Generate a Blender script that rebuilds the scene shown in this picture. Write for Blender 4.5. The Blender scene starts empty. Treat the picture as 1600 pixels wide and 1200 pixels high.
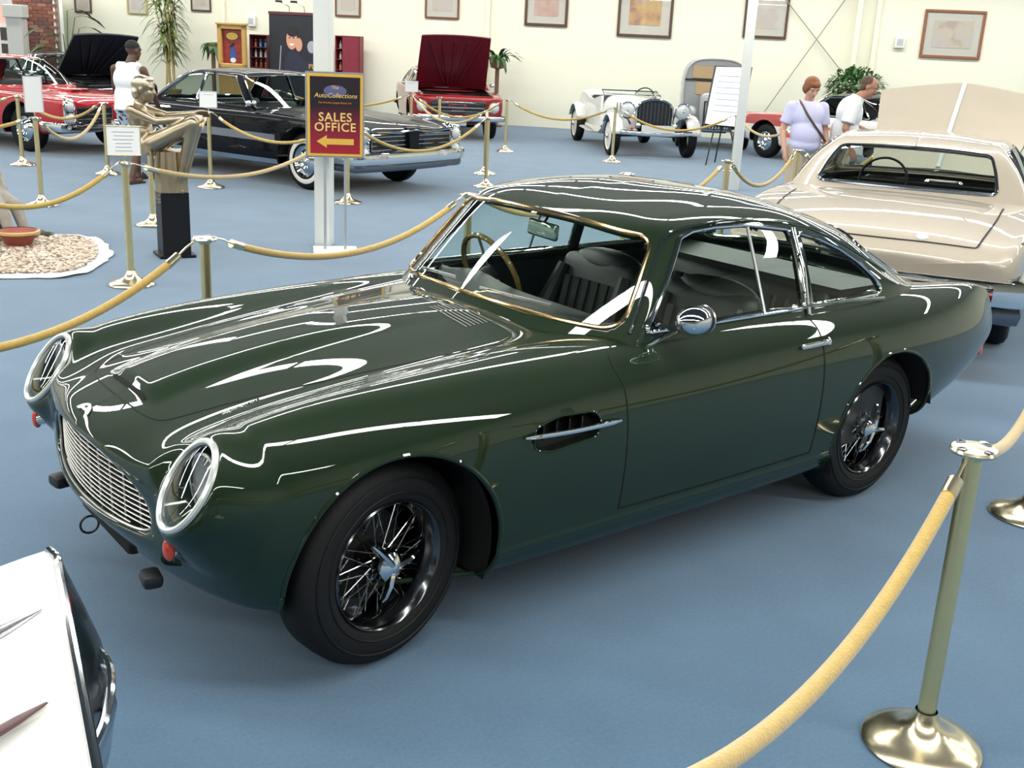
import bpy, bmesh, math, random
import numpy as np
from mathutils import Vector, Matrix, Quaternion, Euler
from mathutils.bvhtree import BVHTree
random.seed(7)
SC = bpy.context.scene
COL = SC.collection
PI = math.pi

# ------------------------------------------------------------------ camera
CAM_P = np.array([-1.6076, -3.3349, 1.8813])
YAW, PITCH, ROLL, FPX = -0.673974, 0.301566, 0.048001, 1707.99
def cam_axes():
    cy, sy, cp, sp = math.cos(YAW), math.sin(YAW), math.cos(PITCH), math.sin(PITCH)
    f = np.array([-sy * cp, cy * cp, -sp]); r = np.array([cy, sy, 0.0]); u = np.cross(r, f)
    cr, sr = math.cos(ROLL), math.sin(ROLL)
    return cr * r + sr * u, -sr * r + cr * u, f
CR, CU, CF = cam_axes()
def pix_dir(px, py):
    return CF + (px - 800) / FPX * CR - (py - 600) / FPX * CU
def ground(px, py, z=0.0):
    d = pix_dir(px, py); t = (z - CAM_P[2]) / d[2]
    return CAM_P + t * d
def on_plane(px, py, p0, n):
    d = pix_dir(px, py); t = np.dot(np.array(p0) - CAM_P, n) / np.dot(d, n)
    return CAM_P + t * d
def at_depth(px, py, depth):
    return CAM_P + pix_dir(px, py) * depth
def depth_of(p):
    return float(np.dot(np.array(p)[:3] - CAM_P, CF))
cam_d = bpy.data.cameras.new('camera'); cam_d.sensor_width = 36; cam_d.lens = 36 * FPX / 1600
cam_d.clip_start = 0.05; cam_d.clip_end = 200
cam = bpy.data.objects.new('camera', cam_d); COL.objects.link(cam)
M3 = Matrix((CR, CU, -CF)).transposed()
cam.matrix_world = Matrix.Translation(CAM_P) @ M3.to_4x4()
SC.camera = cam

# ------------------------------------------------------------------ world, exposure
w = bpy.data.worlds.new('world'); SC.world = w; w.use_nodes = True
bgn = w.node_tree.nodes.get('Background') or w.node_tree.nodes.new('ShaderNodeBackground')
bgn.inputs[0].default_value = (0.8, 0.85, 0.9, 1); bgn.inputs[1].default_value = 0.02
SC.view_settings.view_transform = 'Standard'; SC.view_settings.look = 'None'
SC.view_settings.gamma = 1; SC.view_settings.use_curve_mapping = False
SC.view_settings.exposure = 0.0
LIGHT_W = 99.0                      # watts of each ceiling tube fixture
SC.cycles.max_bounces = 8; SC.cycles.diffuse_bounces = 3; SC.cycles.glossy_bounces = 4
SC.cycles.transparent_max_bounces = 16; SC.cycles.transmission_bounces = 4
SC.cycles.use_denoising = True; SC.cycles.sample_clamp_indirect = 6.0
SC.cycles.caustics_reflective = False; SC.cycles.caustics_refractive = False

# ------------------------------------------------------------------ tagging
def tag(o, label=None, cat=None, group=None, kind=None):
    if label: o['label'] = label
    if cat: o['category'] = cat
    if group: o['group'] = group
    if kind: o['kind'] = kind
    return o
def empty(name, loc=(0, 0, 0), rz=0.0, label=None, cat=None, group=None, parent=None):
    o = bpy.data.objects.new(name, None); COL.objects.link(o)
    o.empty_display_size = 0.1; o.location = loc; o.rotation_euler = (0, 0, rz)
    if parent: o.parent = parent
    return tag(o, label, cat, group)
def copy_tree(o, parent=None):
    c = o.copy(); COL.objects.link(c); c.parent = parent
    for ch in list(o.children): copy_tree(ch, c)
    return c

# ------------------------------------------------------------------ materials
def lin(c):
    return tuple((x / 12.92 if x <= 0.04045 else ((x + 0.055) / 1.055) ** 2.4) for x in c)
def rgb(r, g, b):
    return lin((r / 255, g / 255, b / 255)) + (1.0,)
MATS = {}
def mat(name, col=(0.5, 0.5, 0.5, 1), rough=0.5, metal=0.0, coat=0.0, coat_rough=0.03, spec=0.5, var=0.06, scale=30.0, bump=0.0,
        bscale=200.0, emit=None, estr=0.0, rvar=0.0, sheen=0.0):
    if name in MATS: return MATS[name]
    m = bpy.data.materials.new(name); m.use_nodes = True; nt = m.node_tree; N = nt.nodes; L = nt.links
    b = N['Principled BSDF']
    b.inputs['Roughness'].default_value = rough; b.inputs['Metallic'].default_value = metal
    b.inputs['Coat Weight'].default_value = coat; b.inputs['Coat Roughness'].default_value = coat_rough
    b.inputs['Specular IOR Level'].default_value = spec
    if sheen: b.inputs['Sheen Weight'].default_value = sheen
    tc = N.new('ShaderNodeTexCoord')
    no = N.new('ShaderNodeTexNoise'); no.inputs['Scale'].default_value = scale; no.inputs['Detail'].default_value = 3
    L.new(tc.outputs['Object'], no.inputs['Vector'])
    mx = N.new('ShaderNodeMix'); mx.data_type = 'RGBA'
    c1 = tuple(max(0, x * (1 - var)) for x in col[:3]) + (1,); c2 = tuple(min(1, x * (1 + var)) for x in col[:3]) + (1,)
    mx.inputs[6].default_value = c1; mx.inputs[7].default_value = c2
    L.new(no.outputs['Fac'], mx.inputs[0]); L.new(mx.outputs[2], b.inputs['Base Color'])
    if bump > 0:
        n2 = N.new('ShaderNodeTexNoise'); n2.inputs['Scale'].default_value = bscale; n2.inputs['Detail'].default_value = 2
        L.new(tc.outputs['Object'], n2.inputs['Vector'])
        bp = N.new('ShaderNodeBump'); bp.inputs['Strength'].default_value = bump; bp.inputs['Distance'].default_value = 0.01
        L.new(n2.outputs['Fac'], bp.inputs['Height']); L.new(bp.outputs['Normal'], b.inputs['Normal'])
    if rvar > 0:
        mr = N.new('ShaderNodeMapRange'); mr.inputs[3].default_value = max(0, rough - rvar); mr.inputs[4].default_value = rough + rvar
        L.new(no.outputs['Fac'], mr.inputs[0]); L.new(mr.outputs[0], b.inputs['Roughness'])
    if emit:
        b.inputs['Emission Color'].default_value = emit; b.inputs['Emission Strength'].default_value = estr
    MATS[name] = m
    return m
def glass(name, tint=(0.8, 0.9, 0.85, 1), ior=1.5, boost=0.0):
    if name in MATS: return MATS[name]
    m = bpy.data.materials.new(name); m.use_nodes = True; nt = m.node_tree; N = nt.nodes; L = nt.links
    N.remove(N['Principled BSDF']); out = N['Material Output']
    tr = N.new('ShaderNodeBsdfTransparent'); tr.inputs[0].default_value = tint
    gl = N.new('ShaderNodeBsdfGlossy'); gl.inputs['Roughness'].default_value = 0.01
    lw = N.new('ShaderNodeLayerWeight'); lw.inputs[0].default_value = 0.5
    pw = N.new('ShaderNodeMath'); pw.operation = 'POWER'; pw.inputs[1].default_value = 4.0
    ml = N.new('ShaderNodeMath'); ml.operation = 'MULTIPLY_ADD'; ml.inputs[1].default_value = 0.9; ml.inputs[2].default_value = 0.05 + boost
    mx = N.new('ShaderNodeMixShader')
    L.new(lw.outputs['Facing'], pw.inputs[0]); L.new(pw.outputs[0], ml.inputs[0]); L.new(ml.outputs[0], mx.inputs[0]); L.new(tr.outputs[0], mx.inputs[1]); L.new(gl.outputs[0], mx.inputs[2])
    L.new(mx.outputs[0], out.inputs[0])
    MATS[name] = m
    return m

# ------------------------------------------------------------------ mesh builder
def obj_from(name, V, F, m, parent=None, smooth=True, angle=35, loc=None, rot=None):
    me = bpy.data.meshes.new(name); me.from_pydata([tuple(map(float, v)) for v in V], [], [tuple(map(int, f)) for f in F]); me.update()
    if smooth:
        me.polygons.foreach_set('use_smooth', [True] * len(me.polygons))
        if angle is not None:
            me.set_sharp_from_angle(angle=math.radians(angle))
    if m is not None:
        for mm in (m if isinstance(m, (list, tuple)) else [m]): me.materials.append(mm)
    o = bpy.data.objects.new(name, me); COL.objects.link(o)
    if parent is not None: o.parent = parent
    if loc is not None: o.location = loc
    if rot is not None: o.rotation_euler = rot
    return o
def frames(pts, closed=False):
    P = np.array(pts, float); n = len(P)
    if closed: T = np.roll(P, -1, 0) - np.roll(P, 1, 0)
    else:
        T = np.empty_like(P); T[1:-1] = P[2:] - P[:-2]; T[0] = P[1] - P[0]; T[-1] = P[-1] - P[-2]
    T /= np.maximum(np.linalg.norm(T, axis=1, keepdims=True), 1e-12)
    up = np.array([0, 0, 1.0]) if abs(T[0][2]) < 0.9 else np.array([1.0, 0, 0])
    a = np.cross(T[0], up); a /= np.linalg.norm(a); A = [a]
    for i in range(1, n):
        a = A[-1] - T[i] * np.dot(A[-1], T[i]); l = np.linalg.norm(a)
        A.append(a / l if l > 1e-9 else A[-1])
    A = np.array(A); B = np.cross(T, A)
    return P, T, A, B
class MB:
    def __init__(self): self.V = []; self.F = []
    def add(self, V, F, M=None):
        o = len(self.V)
        if M is not None: V = [M @ Vector(v) for v in V]
        self.V += [tuple(v) for v in V]; self.F += [tuple(i + o for i in f) for f in F]
        return self
    def box(self, c, s, R=None, taper=1.0):
        hx, hy, hz = s[0] / 2, s[1] / 2, s[2] / 2
        V = [(-hx, -hy, -hz), (hx, -hy, -hz), (hx, hy, -hz), (-hx, hy, -hz), (-hx * taper, -hy * taper, hz), (hx * taper, -hy * taper, hz), (hx * taper, hy * taper, hz), (-hx * taper, hy * taper, hz)]
        F = [(0, 3, 2, 1), (4, 5, 6, 7), (0, 1, 5, 4), (1, 2, 6, 5), (2, 3, 7, 6), (3, 0, 4, 7)]
        M = Matrix.Translation(c) @ (R.to_4x4() if R is not None else Matrix.Identity(4))
        return self.add(V, F, M)
    def rbox(self, c, s, b=0.01, seg=2, R=None):
        bm = bmesh.new(); bmesh.ops.create_cube(bm, size=1.0)
        for v in bm.verts: v.co = Vector((v.co.x * s[0], v.co.y * s[1], v.co.z * s[2]))
        bmesh.ops.bevel(bm, geom=bm.edges[:], offset=min(b, min(s) * 0.49), segments=seg, profile=0.5, affect='EDGES')
        M = Matrix.Translation(c) @ (R.to_4x4() if R is not None else Matrix.Identity(4))
        bm.verts.index_update()
        V = [v.co.copy() for v in bm.verts]; F = [[v.index for v in f.verts] for f in bm.faces]; bm.free()
        return self.add(V, F, M)
    def tube(self, pts, r, n=10, closed=False, caps=True, squash=None):
        P, T, A, B = frames(pts, closed); k = len(P); r = np.broadcast_to(np.array(r, float), (k,))
        sa, sb = squash if squash else (1, 1)
        V = []; F = []
        for i in range(k):
            for j in range(n):
                t = 2 * PI * j / n; V.append(P[i] + r[i] * (sa * math.cos(t) * A[i] + sb * math.sin(t) * B[i]))
        for i in range(k if closed else k - 1):
            i2 = (i + 1) % k
            for j in range(n):
                j2 = (j + 1) % n; F.append((i * n + j, i * n + j2, i2 * n + j2, i2 * n + j))
        if caps and not closed:
            F.append(tuple(range(n - 1, -1, -1))); F.append(tuple((k - 1) * n + j for j in range(n)))
        return self.add(V, F)
    def lathe(self, prof, n=32, M=None, closed=False, caps=False):
        V = []; F = []; k = len(prof)
        for r, z in prof:
            for j in range(n):
                t = 2 * PI * j / n; V.append((r * math.cos(t), r * math.sin(t), z))
        for i in range(k if closed else k - 1):
            i2 = (i + 1) % k
            for j in range(n):
                j2 = (j + 1) % n; F.append((i * n + j, i * n + j2, i2 * n + j2, i2 * n + j))
        if caps:
            F.append(tuple(range(n - 1, -1, -1))); F.append(tuple((k - 1) * n + j for j in range(n)))
        return self.add(V, F, M)
    def prism(self, poly, d, M=None):
        n = len(poly); V = [(x, y, 0) for x, y in poly] + [(x, y, d) for x, y in poly]
        F = [tuple(range(n - 1, -1, -1)), tuple(range(n, 2 * n))] + [(i, (i + 1) % n, n + (i + 1) % n, n + i) for i in range(n)]
        return self.add(V, F, M)
    def ell(self, c, r, n=20, m=12, R=None):
        V = []; F = []
        for i in range(m + 1):
            p = PI * i / m
            for j in range(n):
                t = 2 * PI * j / n; V.append((r[0] * math.sin(p) * math.cos(t), r[1] * math.sin(p) * math.sin(t), r[2] * math.cos(p)))
        for i in range(m):
            for j in range(n):
                j2 = (j + 1) % n
                if i == 0: F.append((j, (i + 1) * n + j, (i + 1) * n + j2))
                elif i == m - 1: F.append((i * n + j, (i + 1) * n + j, i * n + j2))
                else: F.append((i * n + j, (i + 1) * n + j, (i + 1) * n + j2, i * n + j2))
        M = Matrix.Translation(c) @ (R.to_4x4() if R is not None else Matrix.Identity(4))
        return self.add(V, F, M)
    def ribbon(self, pts, nrm, w, lift=0.0015):
        P = np.array(pts, float); Nn = np.array(nrm, float)
        T = np.gradient(P, axis=0); T /= np.maximum(np.linalg.norm(T, axis=1, keepdims=True), 1e-12)
        S = np.cross(Nn, T); S /= np.maximum(np.linalg.norm(S, axis=1, keepdims=True), 1e-12)
        V = list(P + S * w / 2 + Nn * lift) + list(P - S * w / 2 + Nn * lift); k = len(P)
        return self.add(V, [(i, i + 1, k + i + 1, k + i) for i in range(k - 1)])
    def build(self, name, m, parent=None, smooth=True, angle=35, loc=None, rot=None):
        return obj_from(name, self.V, self.F, m, parent, smooth, angle, loc, rot)
def RX(a): return Matrix.Rotation(a, 3, 'X')
def RY(a): return Matrix.Rotation(a, 3, 'Y')
def RZ(a): return Matrix.Rotation(a, 3, 'Z')
def axis_mat(p, d, up=(0, 0, 1)):
    """matrix whose local Z points along d, at p"""
    z = Vector(d).normalized(); u = Vector(up)
    if abs(z.dot(u)) > 0.98: u = Vector((1, 0, 0))
    x = u.cross(z).normalized(); y = z.cross(x)
    return Matrix.Translation(p) @ Matrix((x, y, z)).transposed().to_4x4()
def spline(pts, n, closed=False):
    P = np.array(pts, float); k = len(P); out = []
    segs = k if closed else k - 1
    g = (lambda i: P[i % k]) if closed else (lambda i: P[i] if 0 <= i < k else (2 * P[0] - P[1] if i < 0 else 2 * P[-1] - P[-2]))
    for i in range(segs):
        a, b, c_, d = g(i - 1), g(i), g(i + 1), g(i + 2)
        for t in np.linspace(0, 1, n, endpoint=False):
            out.append(0.5 * (2 * b + (c_ - a) * t + (2 * a - 5 * b + 4 * c_ - d) * t * t + (3 * b - a - 3 * c_ + d) * t ** 3))
    if not closed: out.append(P[-1])
    return np.array(out)
def text_mesh(body, size, name, m, parent, M, extrude=0.0015, align='CENTER', shear=0.0, space=1.0, bold=0.0):
    cu = bpy.data.curves.new(name + '_c', 'FONT'); cu.body = body; cu.size = size; cu.extrude = extrude
    cu.align_x = align; cu.align_y = 'CENTER'; cu.shear = shear; cu.space_character = space; cu.offset = bold; cu.resolution_u = 3
    o = bpy.data.objects.new(name + '_t', cu); COL.objects.link(o)
    dg = bpy.context.evaluated_depsgraph_get(); me = bpy.data.meshes.new_from_object(o.evaluated_get(dg))
    bpy.data.objects.remove(o); bpy.data.curves.remove(cu)
    me.name = name; me.transform(M); me.materials.clear(); me.materials.append(m)
    o = bpy.data.objects.new(name, me); COL.objects.link(o)
    if parent is not None: o.parent = parent
    return o

# ------------------------------------------------------------------ tensor spline surface
class BS:
    def __init__(self, C, w=0.6):
        C = np.array(C, float); self.nu, self.nv = C.shape[:2]
        self.C = C + w * (self._solve(self._solve(C, 0), 1) - C)
    @staticmethod
    def _solve(C, ax):
        C = np.moveaxis(C, ax, 0); n = len(C)
        A = np.zeros((n, n)); A[0, 0] = A[-1, -1] = 1
        for i in range(1, n - 1): A[i, i - 1] = A[i, i + 1] = 1 / 6; A[i, i] = 4 / 6
        X = np.linalg.solve(A, C.reshape(n, -1)).reshape(C.shape)
        return np.moveaxis(X, 0, ax)
    @staticmethod
    def _basis(t, n):
        i = np.clip(np.floor(t).astype(int), 0, n - 2); f = t - i
        B = np.stack([(1 - f) ** 3 / 6, (3 * f ** 3 - 6 * f ** 2 + 4) / 6, (-3 * f ** 3 + 3 * f ** 2 + 3 * f + 1) / 6, f ** 3 / 6], -1)
        return i, B
    def __call__(self, U, V):
        U = np.asarray(U, float); V = np.asarray(V, float); sh = U.shape
        C = self.C
        Cp = np.concatenate([2 * C[:1] - C[1:2], C, 2 * C[-1:] - C[-2:-1]], 0)
        Cp = np.concatenate([2 * Cp[:, :1] - Cp[:, 1:2], Cp, 2 * Cp[:, -1:] - Cp[:, -2:-1]], 1)
        i, Bu = self._basis(U.ravel(), self.nu); j, Bv = self._basis(V.ravel(), self.nv)
        P = np.zeros((U.size, 3))
        for a in range(4):
            for b in range(4):
                P += (Bu[:, a] * Bv[:, b])[:, None] * Cp[i + a, j + b]
        return P.reshape(sh + (3,))
    def params(self, h, ax):
        """sample parameters spaced about h metres along axis ax"""
        C = self.C; d = np.linalg.norm(np.diff(C, axis=ax), axis=-1); L = d.max(axis=1 - ax)
        out = []
        for k, l in enumerate(L):
            n = max(2, int(math.ceil(l / h))); out += list(k + np.arange(n) / n)
        return np.array(out + [len(L)])
def cut_surface(S, us, vs, holes):
    """holes: list of sdf(P,U,V) (<0 inside the hole). Returns P(grid), keep(mask of faces), which hole index per face"""
    U, V = np.meshgrid(us, vs, indexing='ij'); U = U.copy(); V = V.copy()
    hu = np.gradient(us)[:, None] + 0 * U; hv = np.gradient(vs)[None, :] + 0 * V
    fixed = np.zeros(U.shape, bool)
    D = []
    for f in holes:
        U0, V0 = U.copy(), V.copy(); A = np.zeros_like(U); B = np.zeros_like(V)
        P = S(U, V); cell = np.maximum(np.linalg.norm(np.gradient(P, axis=0), axis=-1), np.linalg.norm(np.gradient(P, axis=1), axis=-1))
        d0 = f(P, U, V); cand = (np.abs(d0) < 1.0 * cell) & ~fixed
        for it in range(5):
            Uc = np.clip(U0 + A * hu, us[0], us[-1]); Vc = np.clip(V0 + B * hv, vs[0], vs[-1])
            d = f(S(Uc, Vc), Uc, Vc); e = 0.02
            ga = (f(S(np.clip(Uc + e * hu, us[0], us[-1]), Vc), np.clip(Uc + e * hu, us[0], us[-1]), Vc) - d) / e
            gb = (f(S(Uc, np.clip(Vc + e * hv, vs[0], vs[-1])), Uc, np.clip(Vc + e * hv, vs[0], vs[-1])) - d) / e
            g2 = ga * ga + gb * gb + 1e-14
            A -= np.where(cand, d * ga / g2, 0); B -= np.where(cand, d * gb / g2, 0)
            l = np.sqrt(A * A + B * B); k = np.where(l > 0.75, 0.75 / np.maximum(l, 1e-9), 1); A *= k; B *= k
        Uc = np.clip(U0 + A * hu, us[0], us[-1]); Vc = np.clip(V0 + B * hv, vs[0], vs[-1])
        d = f(S(Uc, Vc), Uc, Vc); ok = cand & (np.abs(d) < 0.06 * cell + 1e-5) & (np.sqrt(A * A + B * B) < 0.74)
        U = np.where(ok, Uc, U0); V = np.where(ok, Vc, V0); fixed |= ok
    P = S(U, V)
    which = -np.ones((len(us) - 1, len(vs) - 1), int)
    for k, f in enumerate(holes):
        Um = (U[:-1, :-1] + U[1:, :-1] + U[1:, 1:] + U[:-1, 1:]) / 4; Vm = (V[:-1, :-1] + V[1:, :-1] + V[1:, 1:] + V[:-1, 1:]) / 4
        dm = f(S(Um, Vm), Um, Vm); which[(dm < 0) & (which < 0)] = k
    return P, which
def grid_faces(nu, nv, mask, flip=False):
    F = []
    for i, j in zip(*np.nonzero(mask)):
        a, b, c_, d = i * nv + j, (i + 1) * nv + j, (i + 1) * nv + j + 1, i * nv + j + 1
        F.append((a, d, c_, b) if flip else (a, b, c_, d))
    return F
def compact(V, F):
    used = sorted({i for f in F for i in f}); mp = {i: k for k, i in enumerate(used)}
    return [V[i] for i in used], [tuple(mp[i] for i in f) for f in F]
def loops_of(F):
    """boundary loops (ordered vertex lists) of a face set"""
    cnt = {}
    for f in F:
        for a, b in zip(f, f[1:] + f[:1]):
            cnt[(a, b)] = 1
    nxt = {}
    for a, b in cnt:
        if (b, a) not in cnt: nxt.setdefault(a, []).append(b)
    res = []
    while nxt:
        a = next(iter(nxt)); lp = [a]; cur = a
        while True:
            l = nxt.get(cur)
            if not l: break
            b = l.pop()
            if not l: del nxt[cur]
            if b == a: break
            lp.append(b); cur = b
        res.append(lp)
    return res
def smooth_loop(P, it=2, closed=True):
    P = np.array(P, float)
    for _ in range(it):
        Q = (np.roll(P, 1, 0) + 2 * P + np.roll(P, -1, 0)) / 4
        if not closed: Q[0] = P[0]; Q[-1] = P[-1]
        P = Q
    return P
def resample(P, n, closed=False):
    P = np.array(P, float)
    if closed: P = np.vstack([P, P[:1]])
    s = np.r_[0, np.cumsum(np.linalg.norm(np.diff(P, axis=0), axis=1))]
    t = np.linspace(0, s[-1], n + (1 if closed else 0))
    Q = np.stack([np.interp(t, s, P[:, k]) for k in range(3)], 1)
    return Q[:-1] if closed else Q
def poly_sdf(poly, r=0.0):
    """signed distance (negative inside) to a 2D polygon shrunk/rounded by r"""
    Pg = np.array(poly, float)
    def f(X, Y):
        d = np.full(X.shape, 1e9); ins = np.zeros(X.shape, bool); n = len(Pg)
        for i in range(n):
            a = Pg[i]; b = Pg[(i + 1) % n]; e = b - a; wx = X - a[0]; wy = Y - a[1]
            t = np.clip((wx * e[0] + wy * e[1]) / max(e @ e, 1e-12), 0, 1)
            d = np.minimum(d, (wx - e[0] * t) ** 2 + (wy - e[1] * t) ** 2)
            c1 = (a[1] <= Y) & (b[1] > Y); c2 = (a[1] > Y) & (b[1] <= Y); cr = e[0] * wy - e[1] * wx
            ins ^= (c1 & (cr > 0)) | (c2 & (cr < 0))
        return np.where(ins, -1, 1) * np.sqrt(d) - r
    return f
# ================================================================== room shell and ceiling lamps
TH = math.radians(-49.0)
E1 = np.array([math.cos(TH), math.sin(TH), 0.0]); E2 = np.array([-math.sin(TH), math.cos(TH), 0.0])
WALL_O = ground(900, 202)
CEIL = 4.3
def room(a, b, z=0.0):
    """a metres to the right along the back wall from its reference point, b metres out from the wall into the room"""
    p = WALL_O + a * E1 - b * E2; return np.array([p[0], p[1], z])
def on_wall(px, py, off=0.0):
    return on_plane(px, py, WALL_O - off * E2, E2)
A0, A1, DEP = -30.0, 16.0, 40.0
def carpet_mat():
    m = bpy.data.materials.new('blue_carpet'); m.use_nodes = True; nt = m.node_tree; N = nt.nodes; L = nt.links; b = N['Principled BSDF']
    b.inputs['Roughness'].default_value = 0.95; b.inputs['Specular IOR Level'].default_value = 0.15; b.inputs['Sheen Weight'].default_value = 0.35; b.inputs['Sheen Roughness'].default_value = .5
    tc = N.new('ShaderNodeTexCoord')
    n1 = N.new('ShaderNodeTexNoise'); n1.inputs['Scale'].default_value = 75; n1.inputs['Detail'].default_value = 8; n1.inputs['Roughness'].default_value = .75
    n2 = N.new('ShaderNodeTexNoise'); n2.inputs['Scale'].default_value = 2.2; n2.inputs['Detail'].default_value = 4
    for n in (n1, n2): L.new(tc.outputs['Object'], n.inputs['Vector'])
    mx = N.new('ShaderNodeMix'); mx.data_type = 'RGBA'
    mx.inputs[6].default_value = (0.012, 0.040, 0.085, 1); mx.inputs[7].default_value = (0.125, 0.232, 0.345, 1)
    ad = N.new('ShaderNodeMath'); ad.operation = 'MULTIPLY_ADD'; ad.inputs[1].default_value = 0.35; L.new(n2.outputs['Fac'], ad.inputs[0])
    sc = N.new('ShaderNodeMath'); sc.operation = 'MULTIPLY'; sc.inputs[1].default_value = 0.65; L.new(n1.outputs['Fac'], sc.inputs[0]); L.new(sc.outputs[0], ad.inputs[2])
    L.new(ad.outputs[0], mx.inputs[0]); L.new(mx.outputs[2], b.inputs['Base Color'])
    bp = N.new('ShaderNodeBump'); bp.inputs['Strength'].default_value = 0.35; bp.inputs['Distance'].default_value = 0.004
    n3 = N.new('ShaderNodeTexNoise'); n3.inputs['Scale'].default_value = 420; L.new(tc.outputs['Object'], n3.inputs['Vector'])
    L.new(n3.outputs['Fac'], bp.inputs['Height']); L.new(bp.outputs['Normal'], b.inputs['Normal'])
    return m
CREAM = mat('cream_wall', rgb(234, 232, 212), rough=.85, var=.015, scale=1.5, bump=.03, bscale=60)
def slab(name, corners, thick, m):
    """corners: 4 points; thick vector"""
    V = [tuple(c) for c in corners] + [tuple(np.array(c) + np.array(thick)) for c in corners]
    F = [(0, 1, 2, 3), (7, 6, 5, 4), (0, 4, 5, 1), (1, 5, 6, 2), (2, 6, 7, 3), (3, 7, 4, 0)]
    return tag(obj_from(name, V, F, m, smooth=False), kind='structure')
slab('floor', [room(A0, 0), room(A0, DEP), room(A1, DEP), room(A1, 0)], (0, 0, -.1), carpet_mat())
slab('ceiling', [room(A0, 0, CEIL), room(A1, 0, CEIL), room(A1, DEP, CEIL), room(A0, DEP, CEIL)], (0, 0, .1), mat('ceiling_grey', (.11, .115, .11, 1), rough=.9, var=.1, scale=2))
slab('wall_back', [room(A0, 0), room(A1, 0), room(A1, 0, CEIL), room(A0, 0, CEIL)], E2 * .15, CREAM)
slab('wall_left', [room(A0, 0), room(A0, 0, CEIL), room(A0, DEP, CEIL), room(A0, DEP)], -E1 * .15, CREAM)
slab('wall_right', [room(A1, 0), room(A1, DEP), room(A1, DEP, CEIL), room(A1, 0, CEIL)], E1 * .15, CREAM)
slab('wall_front', [room(A0, DEP), room(A0, DEP, CEIL), room(A1, DEP, CEIL), room(A1, DEP)], -E2 * .15, CREAM)
# fluorescent fittings in rows under the ceiling
def lamps():
    hm = mat('lamp_housing', (.75, .75, .73, 1), rough=.4, var=.02)
    hv = MB().rbox((0, 0, .06), (3.20, .34, .07), .01, 1)
    first = None; n = 0
    for r in range(7):
        for k in range(13):
            a = A0 + 3.0 + k * 3.25; b = 2.0 + r * 4.45
            p = room(a, b, CEIL - .16)
            if first is None:
                t = empty('ceiling_light', p, TH, 'white fluorescent ceiling fitting in the rows above the cars', 'light', 'fluorescent ceiling fittings')
                hv.build('lamp_housing', hm, t, smooth=False)
                MB().tube([(-.9, 0, .09), (-.9, 0, .17)], .006, 6).build('hanger', hm, t); MB().tube([(.9, 0, .09), (.9, 0, .17)], .006, 6).build('hanger', hm, t)
                ld = bpy.data.lights.new('tube_light', 'AREA'); ld.shape = 'RECTANGLE'; ld.size = 3.16; ld.size_y = .28; ld.energy = LIGHT_W; ld.color = (1.0, 1.0, .955)
                lo = bpy.data.objects.new('tube', ld); COL.objects.link(lo); lo.parent = t; lo.location = (0, 0, .02)
                first = t
            else:
                t = copy_tree(first); t.location = p
lamps()
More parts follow.
